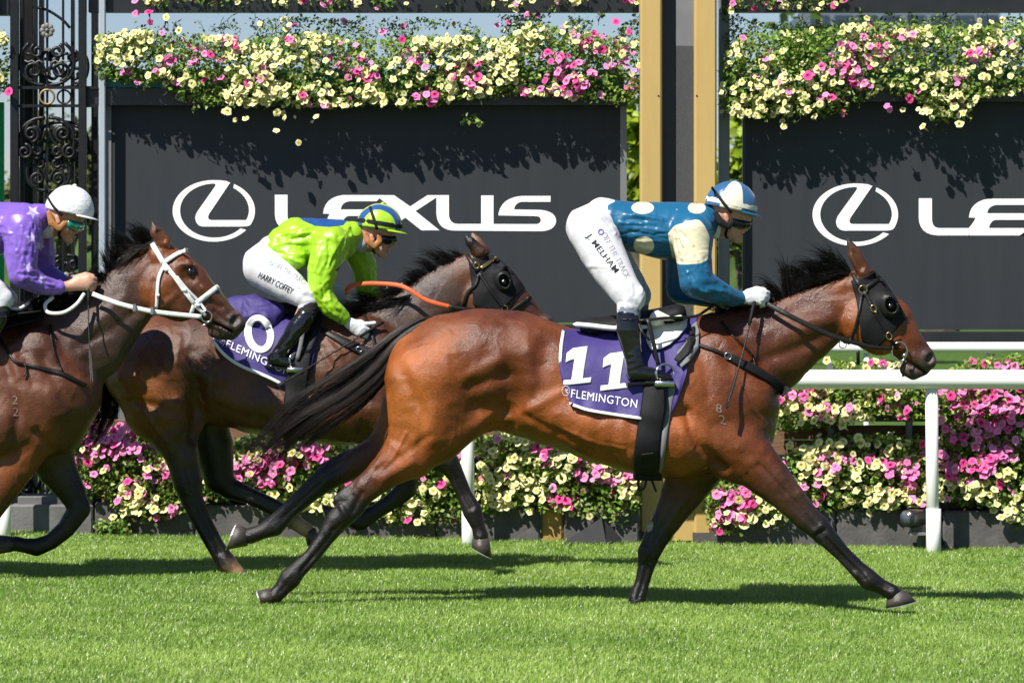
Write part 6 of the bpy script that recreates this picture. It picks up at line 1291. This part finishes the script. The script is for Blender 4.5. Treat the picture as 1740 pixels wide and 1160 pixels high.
def star(cx, cy, r, a0): return [(cx+(r if i % 2 == 0 else r*.42)*math.cos(a0+i*math.pi/5), cy+(r if i % 2 == 0 else r*.42)*math.sin(a0+i*math.pi/5)) for i in range(10)]
STARS = [star(56, 360, 13, .3), star(54, 404, 11, .9), star(47, 454, 10, .1), star(72, 475, 10, .5), star(68, 418, 10, .2), star(-12, 372, 13, .6), star(-40, 410, 14, .1), star(-80, 385, 13, .9)]
o, VJK3, QJK3 = sdfpart('silk_jacket', S, SILK3, j3, (.005, 8, 71), lambda px, V, N: {'m': np.maximum.reduce([polysd(px, s_) for s_ in STARS]), 'm2': np.full(len(px), -5.0)}, post=lambda V, N: folds(V, N, 3, FOLD3)); TJK3 = bvh((VJK3, QJK3))
q = MB(); q.ring(P(102, 488, HY3-.148), .034, .035, .006, ax=(.3, .95, 0), az=(0, 0, 1)); q.build('cuff', SILK3, o, True)
S = Sdf(HY3, .006)
S.add([(-132, 425, 34, 0, 1.15), (-110, 405, 26, 0, 1.5)], .02)
S.add([(-128, 434, 38, -.1, .9), (-60, 470, 31, -.19, .88), (-10, 498, 24, -.245, .9), (4, 508, 19, -.255, .9), (-1, 522, 16, -.26, .9)], .03)
S.add([(-128, 434, 38, .1, .9), (-50, 470, 30, .19, .88), (12, 508, 18, .255, .9)], .03)
sdfpart('breeches', S, WHITEC, j3, (.004, 6, 81))
bn = [(-3, 540, 17, -.275, .85), (-14, 558, 18, -.28, .85), (-32, 584, 15.5, -.285, .85), (-45, 600, 14, -.288, .85), (-54, 612, 13, -.29, .9), (-42, 616, 11, -.292, .95), (-28, 620, 9, -.294, 1.1), (-16, 624, 5.5, -.294, 1.3)]
boots(j3, HY3, bn, [(a+14, b, r, -y, w) for a, b, r, y, w in bn], [(1, 522, 16, -.262, .9), (-3, 541, 16, -.27, .9)], SOCKB, ((-66, 624), (-16, 630)))
H3M = clothmat('white_cap', (.70, .70, .73), rough=.55, sheen=.1, bump=.35, bscale=50)
ho, TH3 = helmet(j3, (118, 357), 41.5, 42, .106, 12, HY3, H3M, clothmat('white_peak', (.8, .8, .8), rough=.5), peak=11)
strap('elastic_strap', [TH3], [(82, 336), (92, 352), (106, 366)], 4.5, BLKFAB, ho, off=.006)
LENSG = mat('mirror_green_lens', (.02, .30, .22), .12, .8, var=.6, scale=25, coat=1, metal=.5)
S = Sdf(HY3, .004); S.add([(118, 381, 7, -.068, .6), (128, 384, 9, -.048, .7), (135, 384, 8, -.018, .8), (136, 384, 8, 0, 1)], .006); S.add([(128, 384, 9, .048, .7), (136, 384, 8, 0, 1)], .006); sdfpart('goggles', S, LENSG, j3)
S = Sdf(HY3, .004); S.add([(83, 362, 4.5, -.074, .5), (88, 379, 6.5, -.08, .5), (100, 388, 5.5, -.078, .5), (111, 378, 5, -.076, .5)], .006, mirror=0); sdfpart('ear_pad', S, PADT, j3)
strap('chin_strap', [TJ3], [(112, 376), (104, 390), (100, 399), (104, 405)], 4, BLKFAB, j3, off=.006, Y=HY3-.05)
S = Sdf(HY3, .004); S.add([(72, 374, 20, 0, 1), (80, 386, 19, 0, .95)], .01); sdfpart('collar', S, GLOVE, j3)
# ------------------------------------------------------------------ saddlery
def patch(name, T, poly, m, parent=None, off=.008, cuts=3, Y=None, th=.003):
    raw = [Vector((x, y, 0)) for x, y in poly]; Fc = [tuple(t) for t in tessellate_polygon([raw])]; raw = [(v.x, v.y) for v in raw]
    for _ in range(cuts-1):
        mid = {}; nf = []
        def md(i, j):
            k = (min(i, j), max(i, j))
            if k not in mid: raw.append(((raw[i][0]+raw[j][0])/2, (raw[i][1]+raw[j][1])/2)); mid[k] = len(raw)-1
            return mid[k]
        for i, j, k in Fc: a_, b_, c_ = md(i, j), md(j, k), md(k, i); nf += [(i, a_, c_), (a_, j, b_), (c_, b_, k), (a_, b_, c_)]
        Fc = nf
    ys = []; V = []
    for x, y in raw:
        a, n_ = hit(T, x, y, off); ys.append(a)
    good = [a for a in ys if a is not None]; yd = np.median([a[1] for a in good]) if good else Y
    for (x, y), a in zip(raw, ys): V.append(a if a is not None and abs(a[1]-yd) < .25 else P(x, y, Y or yd))
    o = mesh(name, V, Fc, m, parent, True)
    if th: solid(o, th, 0)
    return o
CLOTH = clothmat('purple_saddlecloth', (.034, .020, .145), rough=.65, bump=.15, bscale=50, fold=.2, fscale=7)
TRIM = mat('white_piping', (.8, .8, .8), .6, .3, var=.05); NUMW = mat('white_number', (.80, .79, .80), .65, .3, var=.04)
PADW = clothmat('white_saddle_pad', (.78, .76, .72), rough=.5, bump=.2, bscale=50); PADB = mat('black_girth_web', (.010, .010, .011), .6, .22, var=.25, scale=30, bump=.25, bscale=200); GREYE = mat('grey_webbing', (.16, .165, .17), .7, .3)
CHROME = mat('polished_steel', (.6, .6, .6), .18, .5, metal=.95, var=.1); BRASSB = mat('brass_buckle', (.5, .36, .14), .25, .5, metal=.9, var=.1)
WHITEL = mat('white_leather', (.74, .74, .72), .42, .45, var=.08, bump=.15, bscale=120); ORNG = mat('orange_rubber_rein', (.70, .115, .03), .5, .4, var=.12, scale=80, bump=.3, bscale=200)
BRANDM = mat('freeze_brand_hair', (.21, .15, .12), .7, .2, var=.3, scale=90)
SIX = lambda G: G
# --- leader's saddlecloth
sc1 = empty('saddlecloth', P(1060, 700, HY1), 'purple saddlecloth with white number 11 on the leading horse', 'saddlecloth', 'purple race saddlecloths')
def flut1(G):
    for i in range(G.shape[0]):
        for j in range(G.shape[1]):
            u = i/(G.shape[0]-1); v = 1-j/(G.shape[1]-1); G[i, j, 1] -= v*v*(.010+.010*math.sin(u*15)+.006*math.sin(u*31+1))+.0035*math.sin(u*22+v*9)*v
    return G
V, Q, G = wrap_patch(T1, [(972, 689), (1000, 699), (1050, 707), (1092, 714), (1125, 714), (1146, 692), (1165, 640)], [(955, 561), (1000, 566), (1050, 566), (1090, 560), (1130, 553), (1160, 546), (1185, 540)], HY1, nu=60, nv=22, off=.009, ridge_up=.01, flutter=flut1, warp=lambda u, t, q: q+np.array([-13*math.sin(math.pi*min(1, t*1.05))*(1-u)**6, 0]))
# bow the rear edge outward as in the photo
o = mesh('cloth', V, Q, CLOTH, sc1, True); solid(o, .002, 1); TC1 = bvh((V, Q))
strap('piping', [TC1], [(957, 563), (953, 590), (952, 620), (954, 645), (960, 668), (971, 686)], 5.5, TRIM, o, off=.007, th=.003)
strap('piping', [TC1], [(974, 688), (1000, 697), (1050, 705), (1090, 711)], 5.5, TRIM, o, off=.007, th=.003)
def digit1(dx, dy, s=1): return [(x*s+dx, y*s+dy) for x, y in ((973.5, 592), (998.5, 588.5), (990, 643), (1005, 641), (1004, 650), (957, 655), (958, 646), (971, 645), (976, 610), (961, 616), (963, 600))]
patch('number', [TC1], digit1(0, 0), NUMW, o, off=.007, th=.0012)
patch('number', [TC1], digit1(63, 9), NUMW, o, off=.007, th=.0012)
V2, F2 = text_mesh('FLEMINGTON', spacing=1.08); print_on('lettering', [TC1], V2, F2, (970, 675), (112, 18), (1.5, -14), NUMW, o, .006)
def crest(T, c, r, par):
    q = MB(); a, n_ = hit(T, *c, .008); ri = r*a[1]/F; q.ring(a, ri*.85, ri*1.1, .0012, n=20, k=4); q.build('crest', NUMW, par)
    V2, F2 = text_mesh('VRC', bold=.02); print_on('crest_letters', T, V2, F2, (c[0]-r*.5, c[1]+r*.4), (r, 1), (0, -r*.9), NUMW, par, .008)
crest([TC1], (961.5, 664), 7.5, o)
# --- leader's saddle
sa1 = empty('saddle', P(1110, 560, HY1), 'small white racing saddle with black girth on the leading horse', 'saddle', 'racing saddles')
patch('flap', [TC1, T1], [(1103, 540), (1108, 531), (1118, 527), (1128, 532), (1140, 538), (1156, 535), (1169, 541), (1167, 556), (1153, 574), (1138, 587), (1122, 594), (1106, 596), (1098, 580)], PADW, sa1, off=.022, Y=HY1-.2, th=.006)
patch('pad_edge', [TC1, T1], [(1150, 600), (1168, 580), (1176, 556), (1184, 548), (1189, 566), (1187, 592), (1174, 612), (1158, 626), (1154, 618)], GREYE, sa1, off=.02, Y=HY1-.2, th=.008)
patch('pad', [TC1, T1], [(1146, 612), (1166, 584), (1174, 560), (1181, 557), (1182, 580), (1170, 604), (1154, 618)], PADB, sa1, off=.03, Y=HY1-.2, th=.006)
q = MB(); q.tube(smooth_path([P(974, 551, HY1-.10), P(1000, 553, HY1-.12), P(1050, 558, HY1-.15), P(1100, 555, HY1-.12)], 14), [.004]+[.013]*12+[.01], 8, flat=2.0); q.build('seat_edge', PADW, sa1, True)
q = MB(); q.tube(smooth_path([P(985, 556, HY1), P(1050, 552, HY1), P(1120, 540, HY1), P(1165, 530, HY1)], 14), [.03]+[.05]*12+[.03], 12, flat=2.6); q.build('seat', PADB, sa1, True)
TG = [TC1, T1]
strap('girth', TG, [(1112, 640), (1110, 690), (1102, 740), (1098, 780), (1099, 803)], [34, 42, 42, 44, 44], PADB, sa1, n=26, off=.016, th=.006, both=HY1)
strap('girth_lining', TG, [(1142, 656), (1136, 690), (1130, 730), (1126, 770), (1122, 800)], [14, 12, 10, 8, 6], GREYE, sa1, n=22, off=.010, th=.005, both=HY1)
q = MB(); a = P(1077, 803, HY1); b_ = P(1123, 806, HY1); q.bevbox((a[0], HY1-.16, a[2]-.03), (b_[0], HY1+.16, a[2]+.012), .01); q.build('girth_base', PADB, sa1, True)
for (x, y) in ((1108, 718), (1100, 770)): q = MB(); p_, n_ = hit(TG, x, y, .024); ribbon(q, [p_+np.array([-.03, 0, -.004]), p_, p_+np.array([.03, 0, .004])], [n_]*3, .014, .006); q.build('keeper', LEATH, sa1)
for pts in ([(1086, 806), (1084, 822), (1088, 833), (1096, 826), (1098, 810)], [(1106, 810), (1110, 822), (1115, 835)]): strap('girth_strap', [], [(*p_, HY1-.06) for p_ in pts], 4, LEATH, sa1, th=.002)
strap('stirrup_leather', [], [(1101, 542, HY1-.30), (1110, 580, HY1-.315), (1119, 622, HY1-.32)], 7, LEATH, sa1, th=.002)
strap('stirrup_leather', [], [(1085, 545, HY1-.29), (1090, 562, HY1-.34), (1104, 578, HY1-.335)], 4, LEATH, sa1, th=.002)
def iron(par, c, r, Y, tread, nm='stirrup_iron'):
    q = MB(); p_ = P(*c, Y); k = Y/F; q.tube([P(c[0]+r*math.cos(t), c[1]-r*1.05*math.sin(t), Y-.0+.03*math.cos(t)) for t in np.linspace(-.6, 3.74, 18)], .006, 7)
    a = P(*tread[0], Y); b2 = P(*tread[1], Y); q.bevbox((min(a[0], b2[0]), Y-.035, min(a[2], b2[2])-.012), (max(a[0], b2[0]), Y+.035, max(a[2], b2[2])), .004); q.build(nm, CHROME, par, True)
iron(sa1, (1130, 634), 15, HY1-.30, ((1112, 652), (1146, 647)))
# --- leader's hood and bridle
hd1 = empty('blinker_hood', P(1495, 590, HY1), 'black blinker hood with eye cups on the leading horse face', 'blinkers', 'blinker hoods')
V, Q, G = wrap_patch([T1], [(1447, 478), (1455, 510), (1461, 550), (1466, 580), (1490, 592)], [(1485, 462), (1502, 479), (1518, 503), (1530, 523), (1540, 541)], HY1, nu=34, nv=16, off=.007, ridge_up=.006)
o = mesh('fabric', V, Q, BLKFAB, hd1, True); solid(o, .004, 1); TH_1 = bvh((V, Q))
def cup(par, T, c, rx, ry, tilt, depth=.035, open_=.55):
    a, n_ = hit(T, *c, 0); k = a[1]/F; nu, nv = 24, 9; V_ = []; th = math.radians(tilt)
    for i in range(nv+1):
        t = i/nv
        for j in range(nu):
            b_ = 2*math.pi*j/nu; s_ = 1-t*.42; lx, lz = rx*k*s_*math.cos(b_)+rx*k*.30*t, ry*k*s_*math.sin(b_)
            x = lx*math.cos(th)-lz*math.sin(th); z = lx*math.sin(th)+lz*math.cos(th); V_.append(a+np.array([x, -depth*math.sin(t*1.5)+.012, z]))
    o_ = mesh('eye_cup', V_, [(i*nu+j, i*nu+(j+1) % nu, (i+1)*nu+(j+1) % nu, (i+1)*nu+j) for i in range(nv) for j in range(nu)], LEATH, par, True); solid(o_, .004, 0)
    q_ = MB(); q_.tube([V_[j % nu] for j in range(nu+1)], .004, 6); q_.build('rim', BLKFAB, o_, True); q_ = MB(); q_.tube([V_[nv*nu+j % nu] for j in range(nu+1)], .005, 6); q_.build('rim', LEATH, o_, True)
    q_ = MB(); q_.ball(a+np.array([rx*k*.25, -.0, 0]), .018, 12, 8); q_.build('eye', EYE, o_, True)
cup(hd1, [TH_1, T1], (1508, 520), 19, 25, 18)
br1 = empty('bridle', P(1528, 600, HY1), 'black leather bridle with brass buckles on the leading horse', 'bridle', 'bridles of the three horses')
TT = [TH_1, T1]
strap('headpiece', TT, [(1449, 466), (1458, 480), (1466, 492)], 7, LEATH, br1, off=.012, both=HY1)
strap('browband', TT, [(1467, 492), (1482, 482), (1498, 472)], 6, LEATH, br1, off=.012, both=HY1)
strap('cheekpiece', TT, [(1468, 494), (1484, 525), (1499, 553), (1510, 571), (1524, 592)], 6, LEATH, br1, off=.013, both=HY1)
strap('throatlatch', TT, [(1465, 495), (1460, 530), (1452, 562), (1441, 585)], 5.5, LEATH, br1, off=.012, both=HY1)
def buckle(par, T, c, rx, ry, m, tilt=0, tube=.003):
    a, n_ = hit(T, *c, .016); k = a[1]/F; t = math.radians(tilt); q_ = MB(); q_.ring(a, rx*k, ry*k, tube, ax=(math.cos(t), 0, math.sin(t)), az=(-math.sin(t), 0, math.cos(t)), n=18, k=6); q_.build('buckle', m, par, True)
buckle(br1, TT, (1466.5, 492), 7, 7, BRASSB); buckle(br1, TT, (1484, 525), 4.5, 6, BRASSB, 25); buckle(br1, TT, (1510, 571), 4.5, 6, BRASSB, 25)
q = MB(); q.ring(P(1528.5, 597, HY1-.085), 13*HY1/F, 16*HY1/F, .004, n=28); q.build('bit_ring', CHROME, br1, True)
q = MB(); q.tube(smooth_path([P(1541, 604, HY1-.09), P(1532, 616, HY1-.09), P(1516, 626, HY1-.085), P(1502, 626, HY1-.075), P(1498, 616, HY1-.07)], 14), .0035, 6); q.build('bit_bar', CHROME, br1, True)
q = MB(); q.ball(P(1537, 604, HY1-.09), .013, 10, 7); q.build('bit_joint', CHROME, br1, True)
q = MB(); q.ring(P(1432, 585, HY1-.1), .018, .018, .003); q.build('martingale_ring', CHROME, br1, True)
strap('rein', [T1], [(1300, 514, HY1-.10), (1335, 533, HY1-.14), (1385, 558, HY1-.155), (1430, 576, HY1-.15), (1480, 589, HY1-.125), (1516, 592, HY1-.10)], [9, 9, 9, 8, 7, 6], LEATH, br1, n=40, th=.003)
strap('rein', [], [(1300, 516, HY1+.10), (1360, 545, HY1+.15), (1430, 576, HY1+.15), (1516, 592, HY1+.10)], 8, LEATH, br1, n=30, th=.003)
strap('bit_strap', [], [(1540, 613, HY1-.09), (1536, 628, HY1-.08), (1534, 640, HY1-.07)], 4, LEATH, br1, th=.003)
strap('chin_tab', [T1], [(1458, 596, HY1-.04), (1458, 610, HY1-.04), (1458, 620, HY1-.04)], 6, LEATH, br1)
bp1 = empty('breastplate', P(1250, 640, HY1), 'black breastplate strap across the leading horse shoulder', 'harness', 'breast straps of the horses')
strap('shoulder_strap', TG, [(1163, 577), (1190, 587), (1224, 599), (1243, 607)], 6, LEATH, bp1, off=.010, both=HY1)
strap('chest_band', [T1], [(1236, 604), (1262, 618), (1292, 634), (1318, 652), (1338, 668)], [12, 16, 20, 20, 20], BLKFAB, bp1, off=.010, th=.005, n=26, both=HY1)
strap('neck_strap', [T1], [(1226, 548), (1240, 566), (1262, 588), (1279, 606), (1285, 632)], 5, LEATH, bp1, off=.009)
buckle(bp1, [T1], (1237, 605), 6, 5, CHROME, -25)
for s_ in (0,): strap('saddle_rein', [], [(1086, 545, HY1-.30), (1130, 540, HY1-.28), (1178, 538, HY1-.22), (1200, 527, HY1-.2), (1217, 514, HY1-.17)], 5, LEATH, br1, n=24, th=.0025)
def whip(label, a, b_, Ya, Yb, handle, mid=None):
    r = empty('whip', P(*b_, Yb), label, 'whip', 'riding whips'); pts = smooth_path([P(*a, Ya)]+([P(*mid, (Ya+Yb)/2)] if mid else [(P(*a, Ya)+P(*b_, Yb))/2])+[P(*b_, Yb)], 14)
    q_ = MB(); q_.tube(pts, np.linspace(.0042, .0036, 14), 8); q_.build('shaft', LEATH, r, True); q_ = MB(); i = 3; q_.tube(pts[:i+1], .0085, 8); q_.build('grip', BLKFAB, r, True)
    q_ = MB(); ribbon(q_, pts[-5:], [(0, -1, .1)]*5, [.012, .016, .018, .018, .017], .003); q_.build('flap', LEATH, r)
whip('black whip hanging down from the blue jockey glove', (1282, 512), (1234, 694), HY1-.13, HY1-.34, 0, (1262, 600))
whip('long black whip pointing backward in the lime jockey hand', (651, 547), (468, 658), HY2-.19, HY2-.42, 0, (565, 600))
whip('dark whip hanging straight down from the bare hand of the purple jockey', (150, 482), (156, 648), HY3-.12, HY3-.30, 0, (151, 560))

# --- middle horse
sc2 = empty('saddlecloth', P(440, 640, HY2), 'purple saddlecloth with white 0 showing on the middle horse', 'saddlecloth', 'purple race saddlecloths')
def flut2(G):
    for i in range(G.shape[0]):
        for j in range(G.shape[1]):
            u = i/(G.shape[0]-1); v = 1-j/(G.shape[1]-1); G[i, j, 1] -= v*v*(.012+.010*math.sin(u*14+1))+.006*math.sin(u*18+v*8)*(1-v)
    return G
V, Q, G = wrap_patch([T2], [(360, 580), (380, 604), (410, 624), (450, 640), (480, 656), (510, 650), (530, 620)], [(388, 543), (400, 541), (420, 541), (450, 541), (480, 541), (520, 541), (550, 538)], HY2, nu=56, nv=20, off=.010, ridge_up=.05, flutter=flut2)
o = mesh('cloth', V, Q, CLOTH, sc2, True); solid(o, .002, 1); TC2 = bvh((V, Q))
# upper part of the cloth bunched up behind the saddle
S = Sdf(HY2, .006); S.add([(398, 522, 16, -.10, 1.4), (430, 520, 17, -.09, 1.4), (470, 530, 15, -.1, 1.3)], .02); S.add([(400, 535, 20, -.12, 1.1), (450, 545, 22, -.14, .9)], .02, mirror=0); sdfpart('fold', S, CLOTH, o, (.014, 8, 91))
TC2b = bvh((V, Q))
strap('piping', [TC2], [(362, 579), (380, 602), (410, 622), (450, 638), (478, 652)], 5.5, TRIM, o, off=.007, th=.003)
strap('piping', [TC2], [(364, 577), (372, 566), (386, 546)], 5.5, TRIM, o, off=.007, th=.003)
fo = [bvh((np.array([tuple(v.co) for v in c.data.vertices]), [tuple(p_.vertices) for p_ in c.data.polygons])) for c in o.children if c.name.startswith('fold')]
TCX = fo+[TC2]
def hit_near(T, x, y, off):
    best = None
    for t in T:
        a, n_ = hit([t], x, y, off)
        if a is not None and (best is None or a[1] < best[1]): best = a
    return best
outer = arc(440.5, 567.5, 25, 33, -15, 345, 40); inner = arc(441, 567.5, 12.5, 22, -15, 345, 40)
c_, s_ = math.cos(math.radians(-12)), math.sin(math.radians(-12)); ro = lambda p: (440.5+(p[0]-440.5)*c_-(p[1]-567.5)*s_, 567.5+(p[0]-440.5)*s_+(p[1]-567.5)*c_)
q = MB(); Vn = []; nr_ = 5
for k in range(nr_):
    for i in range(40):
        p_ = np.array(ro(outer[i]))*(1-k/(nr_-1))+np.array(ro(inner[i]))*k/(nr_-1); a = hit_near(TCX, p_[0], p_[1], .007); Vn.append(a if a is not None else P(*p_, HY2-.28))
q.add(Vn, [(k*40+i, k*40+(i+1) % 40, (k+1)*40+(i+1) % 40, (k+1)*40+i) for k in range(nr_-1) for i in range(40)]); solid(q.build('number', NUMW, o, True), .003, 0)
V2, F2 = text_mesh('FLEMINGTON', spacing=1.08); print_on('lettering', [TC2], V2, F2, (383, 589), (108, 50), (4, -12), NUMW, o, .008)
crest([TC2], (375, 581), 7, o)
sa2 = empty('saddle', P(520, 560, HY2), 'small black racing saddle under the lime jockey', 'saddle', 'racing saddles')
patch('flap', TCX+[T2], [(505, 530), (540, 522), (548, 540), (540, 570), (528, 600), (512, 600), (500, 575)], PADB, sa2, off=.02, Y=HY2-.25, th=.008)
q = MB(); q.tube(smooth_path([P(440, 528, HY2), P(500, 528, HY2), P(560, 518, HY2)], 12), [.03]+[.05]*10+[.03], 12, flat=2.6); q.build('seat', PADB, sa2, True)
strap('girth', [TC2, T2], [(512, 600), (503, 660), (500, 710), (500, 744)], [36, 38, 38, 38], PADB, sa2, n=24, off=.016, th=.006, both=HY2)
strap('girth_lining', [TC2, T2], [(528, 600), (524, 640), (521, 700)], 8, GREYE, sa2, n=16, off=.012, th=.005)
strap('stirrup_leather', [], [(518, 535, HY2-.30), (512, 580, HY2-.315), (505, 610, HY2-.32)], 7, GREYE, sa2, th=.003)
iron(sa2, (504, 612), 12, HY2-.30, ((488, 628), (516, 624)))
hd2 = empty('blinker_hood', P(850, 520, HY2), 'black blinker hood with eye cups on the middle horse face', 'blinkers', 'blinker hoods')
V, Q, G = wrap_patch([T2], [(796, 440), (800, 470), (804, 500), (809, 522), (850, 530)], [(833, 436), (848, 443), (864, 457), (880, 475), (890, 490)], HY2, nu=34, nv=16, off=.007, ridge_up=.006)
o = mesh('fabric', V, Q, BLKFAB, hd2, True); solid(o, .004, 1); TH_2 = bvh((V, Q)); cup(hd2, [TH_2, T2], (852, 479), 17, 22, 18)
br2 = empty('bridle', P(850, 530, HY2), 'black bridle with gold browband and orange rein on the middle horse', 'bridle', 'bridles of the three horses')
TT = [TH_2, T2]
strap('headpiece', TT, [(794, 434), (802, 447), (811, 461)], 7, LEATH, br2, off=.012, both=HY2); strap('browband', TT, [(817, 456), (832, 446), (844, 438)], 6, BRASSB, br2, off=.014, both=HY2)
strap('cheekpiece', TT, [(814, 463), (830, 488), (844, 508), (857, 524)], 6, LEATH, br2, off=.013, both=HY2); strap('throatlatch', TT, [(813, 466), (809, 484), (795, 497), (788, 520)], 5.5, LEATH, br2, off=.012)
strap('noseband', TT, [(866, 531), (886, 516), (903, 504)], 8, LEATH, br2, off=.010, both=HY2); buckle(br2, TT, (809.5, 451), 4.5, 5, BRASSB); buckle(br2, TT, (857, 524), 5, 5, BRASSB)
strap('orange_rein', [T2], [(590, 500, HY2-.10), (592, 488, HY2-.11), (617, 482, HY2-.12), (650, 482, HY2-.12), (679, 485, HY2-.14), (697, 493, HY2-.16), (720, 508, HY2-.165), (744, 516, HY2-.165), (764, 521, HY2-.15)], 7.5, ORNG, br2, n=50, th=.004)
strap('rein', [T2], [(763, 521, HY2-.15), (790, 525, HY2-.14), (815, 528, HY2-.12), (862, 540, HY2-.08)], 7, LEATH, br2, n=24, th=.003)
strap('orange_rein', [], [(600, 520, HY2+.02), (622, 514, HY2+.06), (650, 507, HY2+.10), (680, 495, HY2+.11)], 6, ORNG, br2, n=20, th=.004)
q = MB(); q.ring(P(872, 541, HY2-.075), .04, .046, .004, n=24); q.build('bit_ring', CHROME, br2, True)
bp2 = empty('breastplate', P(600, 600, HY2), 'black breastplate strap on the middle horse shoulder', 'harness', 'breast straps of the horses')
strap('shoulder_strap', [T2], [(535, 553), (565, 570), (600, 588), (640, 605)], [8, 12, 18, 18], LEATH, bp2, off=.010, n=24); buckle(bp2, [T2], (610, 594), 5, 4, CHROME, -20)
strap('neck_strap', [T2], [(618, 535), (630, 560), (640, 600)], 6, LEATH, bp2, off=.010)

# --- left horse
br3 = empty('bridle', P(350, 540, HY3), 'white leather bridle and rein on the left horse', 'bridle', 'bridles of the three horses')
T3L = [T3]
strap('headpiece', T3L, [(259, 415), (268, 430), (278, 447)], 9, WHITEL, br3, off=.009, both=HY3, th=.004); strap('browband', T3L, [(279, 446), (297, 434), (315, 425)], 8, WHITEL, br3, off=.010, both=HY3, th=.004)
strap('cheekpiece', T3L, [(278, 447), (297, 471), (313, 494), (330, 516)], 8, WHITEL, br3, off=.009, both=HY3, th=.004, n=24); strap('cheekpiece', T3L, [(300, 470), (318, 492), (337, 512), (350, 528)], 5, WHITEL, br3, off=.009, th=.004, n=20)
strap('throatlatch', T3L, [(280, 450), (271, 468), (268, 490), (266, 524)], 6, WHITEL, br3, off=.008, th=.004, n=20)
strap('noseband', T3L, [(329, 519), (348, 504), (369, 488)], 9, WHITEL, br3, off=.009, both=HY3, th=.004); strap('chin_strap', T3L, [(329, 519), (326, 528), (323, 536)], 7, WHITEL, br3, off=.008, th=.004)
strap('bit_strap', T3L, [(331, 520), (340, 526), (350, 536)], 6, WHITEL, br3, off=.010, th=.004)
strap('rein', T3L, [(157, 499, HY3-.13), (180, 508, HY3-.15), (203, 516, HY3-.155), (230, 523, HY3-.15), (259, 529, HY3-.14), (300, 534, HY3-.12), (342, 538, HY3-.10)], 8, WHITEL, br3, n=44, th=.004)
for x, y in ((228, 522.5), (258, 528)): q = MB(); q.box(tuple(P(x-2.5, y+6, HY3-.165)), tuple(P(x+2.5, y-6, HY3-.165)+np.array([0, .03, 0]))); q.build('rein_stop', GREYE, br3)
q = MB(); q.ring(P(351, 537.5, HY3-.092), 9*HY3/F, 9.5*HY3/F, .004, n=24); q.build('bit_ring', CHROME, br3, True)
q = MB(); q.tube([P(360, 545, HY3-.085), P(345, 553, HY3-.085), P(328, 562, HY3-.08)], .0035, 6); q.build('bit_bar', CHROME, br3, True)
for x, y in ((312, 492), (335, 517), (282, 458), (268, 500)): q = MB(); a, n_ = hit(T3L, x, y, .018); k = a[1]/F; q.box(tuple(a-np.array([3.5*k, .003, 2*k])), tuple(a+np.array([3.5*k, .003, 2*k]))); q.build('keeper', WHITEL, br3)
q = MB(); q.tube(smooth_path([P(90, 505, HY3-.12), P(77, 517, HY3-.16), P(82, 531, HY3-.19), P(108, 531, HY3-.2), P(130, 517, HY3-.19), P(143, 499, HY3-.15)], 20), .010, 8); q.build('neck_loop', WHITEL, br3, True)
bp3 = empty('breastplate', P(60, 620, HY3), 'thin dark breastplate straps across the left horse chest', 'harness', 'breast straps of the horses')
strap('shoulder_strap', T3L, [(-40, 540), (-4, 570), (12, 596), (26, 615), (43, 619)], 5, LEATH, bp3, off=.008, n=24); strap('chest_strap', T3L, [(40, 619), (72, 626), (104, 634), (128, 646), (146, 655)], [5, 7, 9, 8, 7], LEATH, bp3, off=.008, n=24); strap('neck_strap', T3L, [(85, 552), (88, 580), (95, 608), (106, 632)], 4.5, LEATH, bp3, off=.008, n=20)
strap('tie_end', T3L, [(42, 619), (44, 630), (40, 640)], 3, LEATH, bp3, off=.012)
sa3 = empty('saddle', P(-30, 560, HY3), 'black saddle at the left edge under the purple jockey', 'saddle', 'racing saddles')
q = MB(); q.tube(smooth_path([P(-120, 540, HY3), P(-60, 536, HY3), P(0, 530, HY3), P(50, 528, HY3)], 14), [.03]+[.05]*12+[.02], 12, flat=2.8); q.build('seat', PADB, sa3, True)
patch('flap', T3L, [(-60, 545), (40, 530), (70, 528), (75, 545), (40, 552), (10, 560), (-10, 580), (-40, 620), (-60, 600)], PADB, sa3, off=.02, Y=HY3-.24, th=.008)
strap('girth', T3L, [(-50, 600), (-55, 660), (-60, 730), (-62, 770)], 38, PADB, sa3, n=22, off=.014, th=.006)
q = MB(); q.tube(smooth_path([P(18, 524, HY3-.2), P(34, 524, HY3-.18), P(48, 515, HY3-.14)], 8), .009, 8); q.build('pommel_edge', PADW, sa3, True)
# freeze brands
V2, F2 = text_mesh('8'); print_on('brand_mark', [T1], V2, F2, (1217, 700), (10, 2), (-1, -15), BRANDM, h1, .0025); V2, F2 = text_mesh('2'); print_on('brand_mark', [T1], V2, F2, (1223, 719), (11, 2), (-2, -15), BRANDM, h1, .0025)
V2, F2 = text_mesh('2'); print_on('brand_mark', T3L, V2, F2, (20, 686), (10, 1), (1, -14), BRANDM, h3, .0025); print_on('brand_mark', T3L, V2, F2, (21, 706), (10, 1), (1, -14), BRANDM, h3, .0025)

patch('leg_callus', [T1], [(1101, 886), (1108, 884), (1111, 890), (1108, 900), (1101, 904), (1098, 896)], mat('pale_scab', (.42, .36, .28), .9, .2, var=.3, scale=80, bump=.5, bscale=200), h1, off=.003, cuts=2, th=.004)
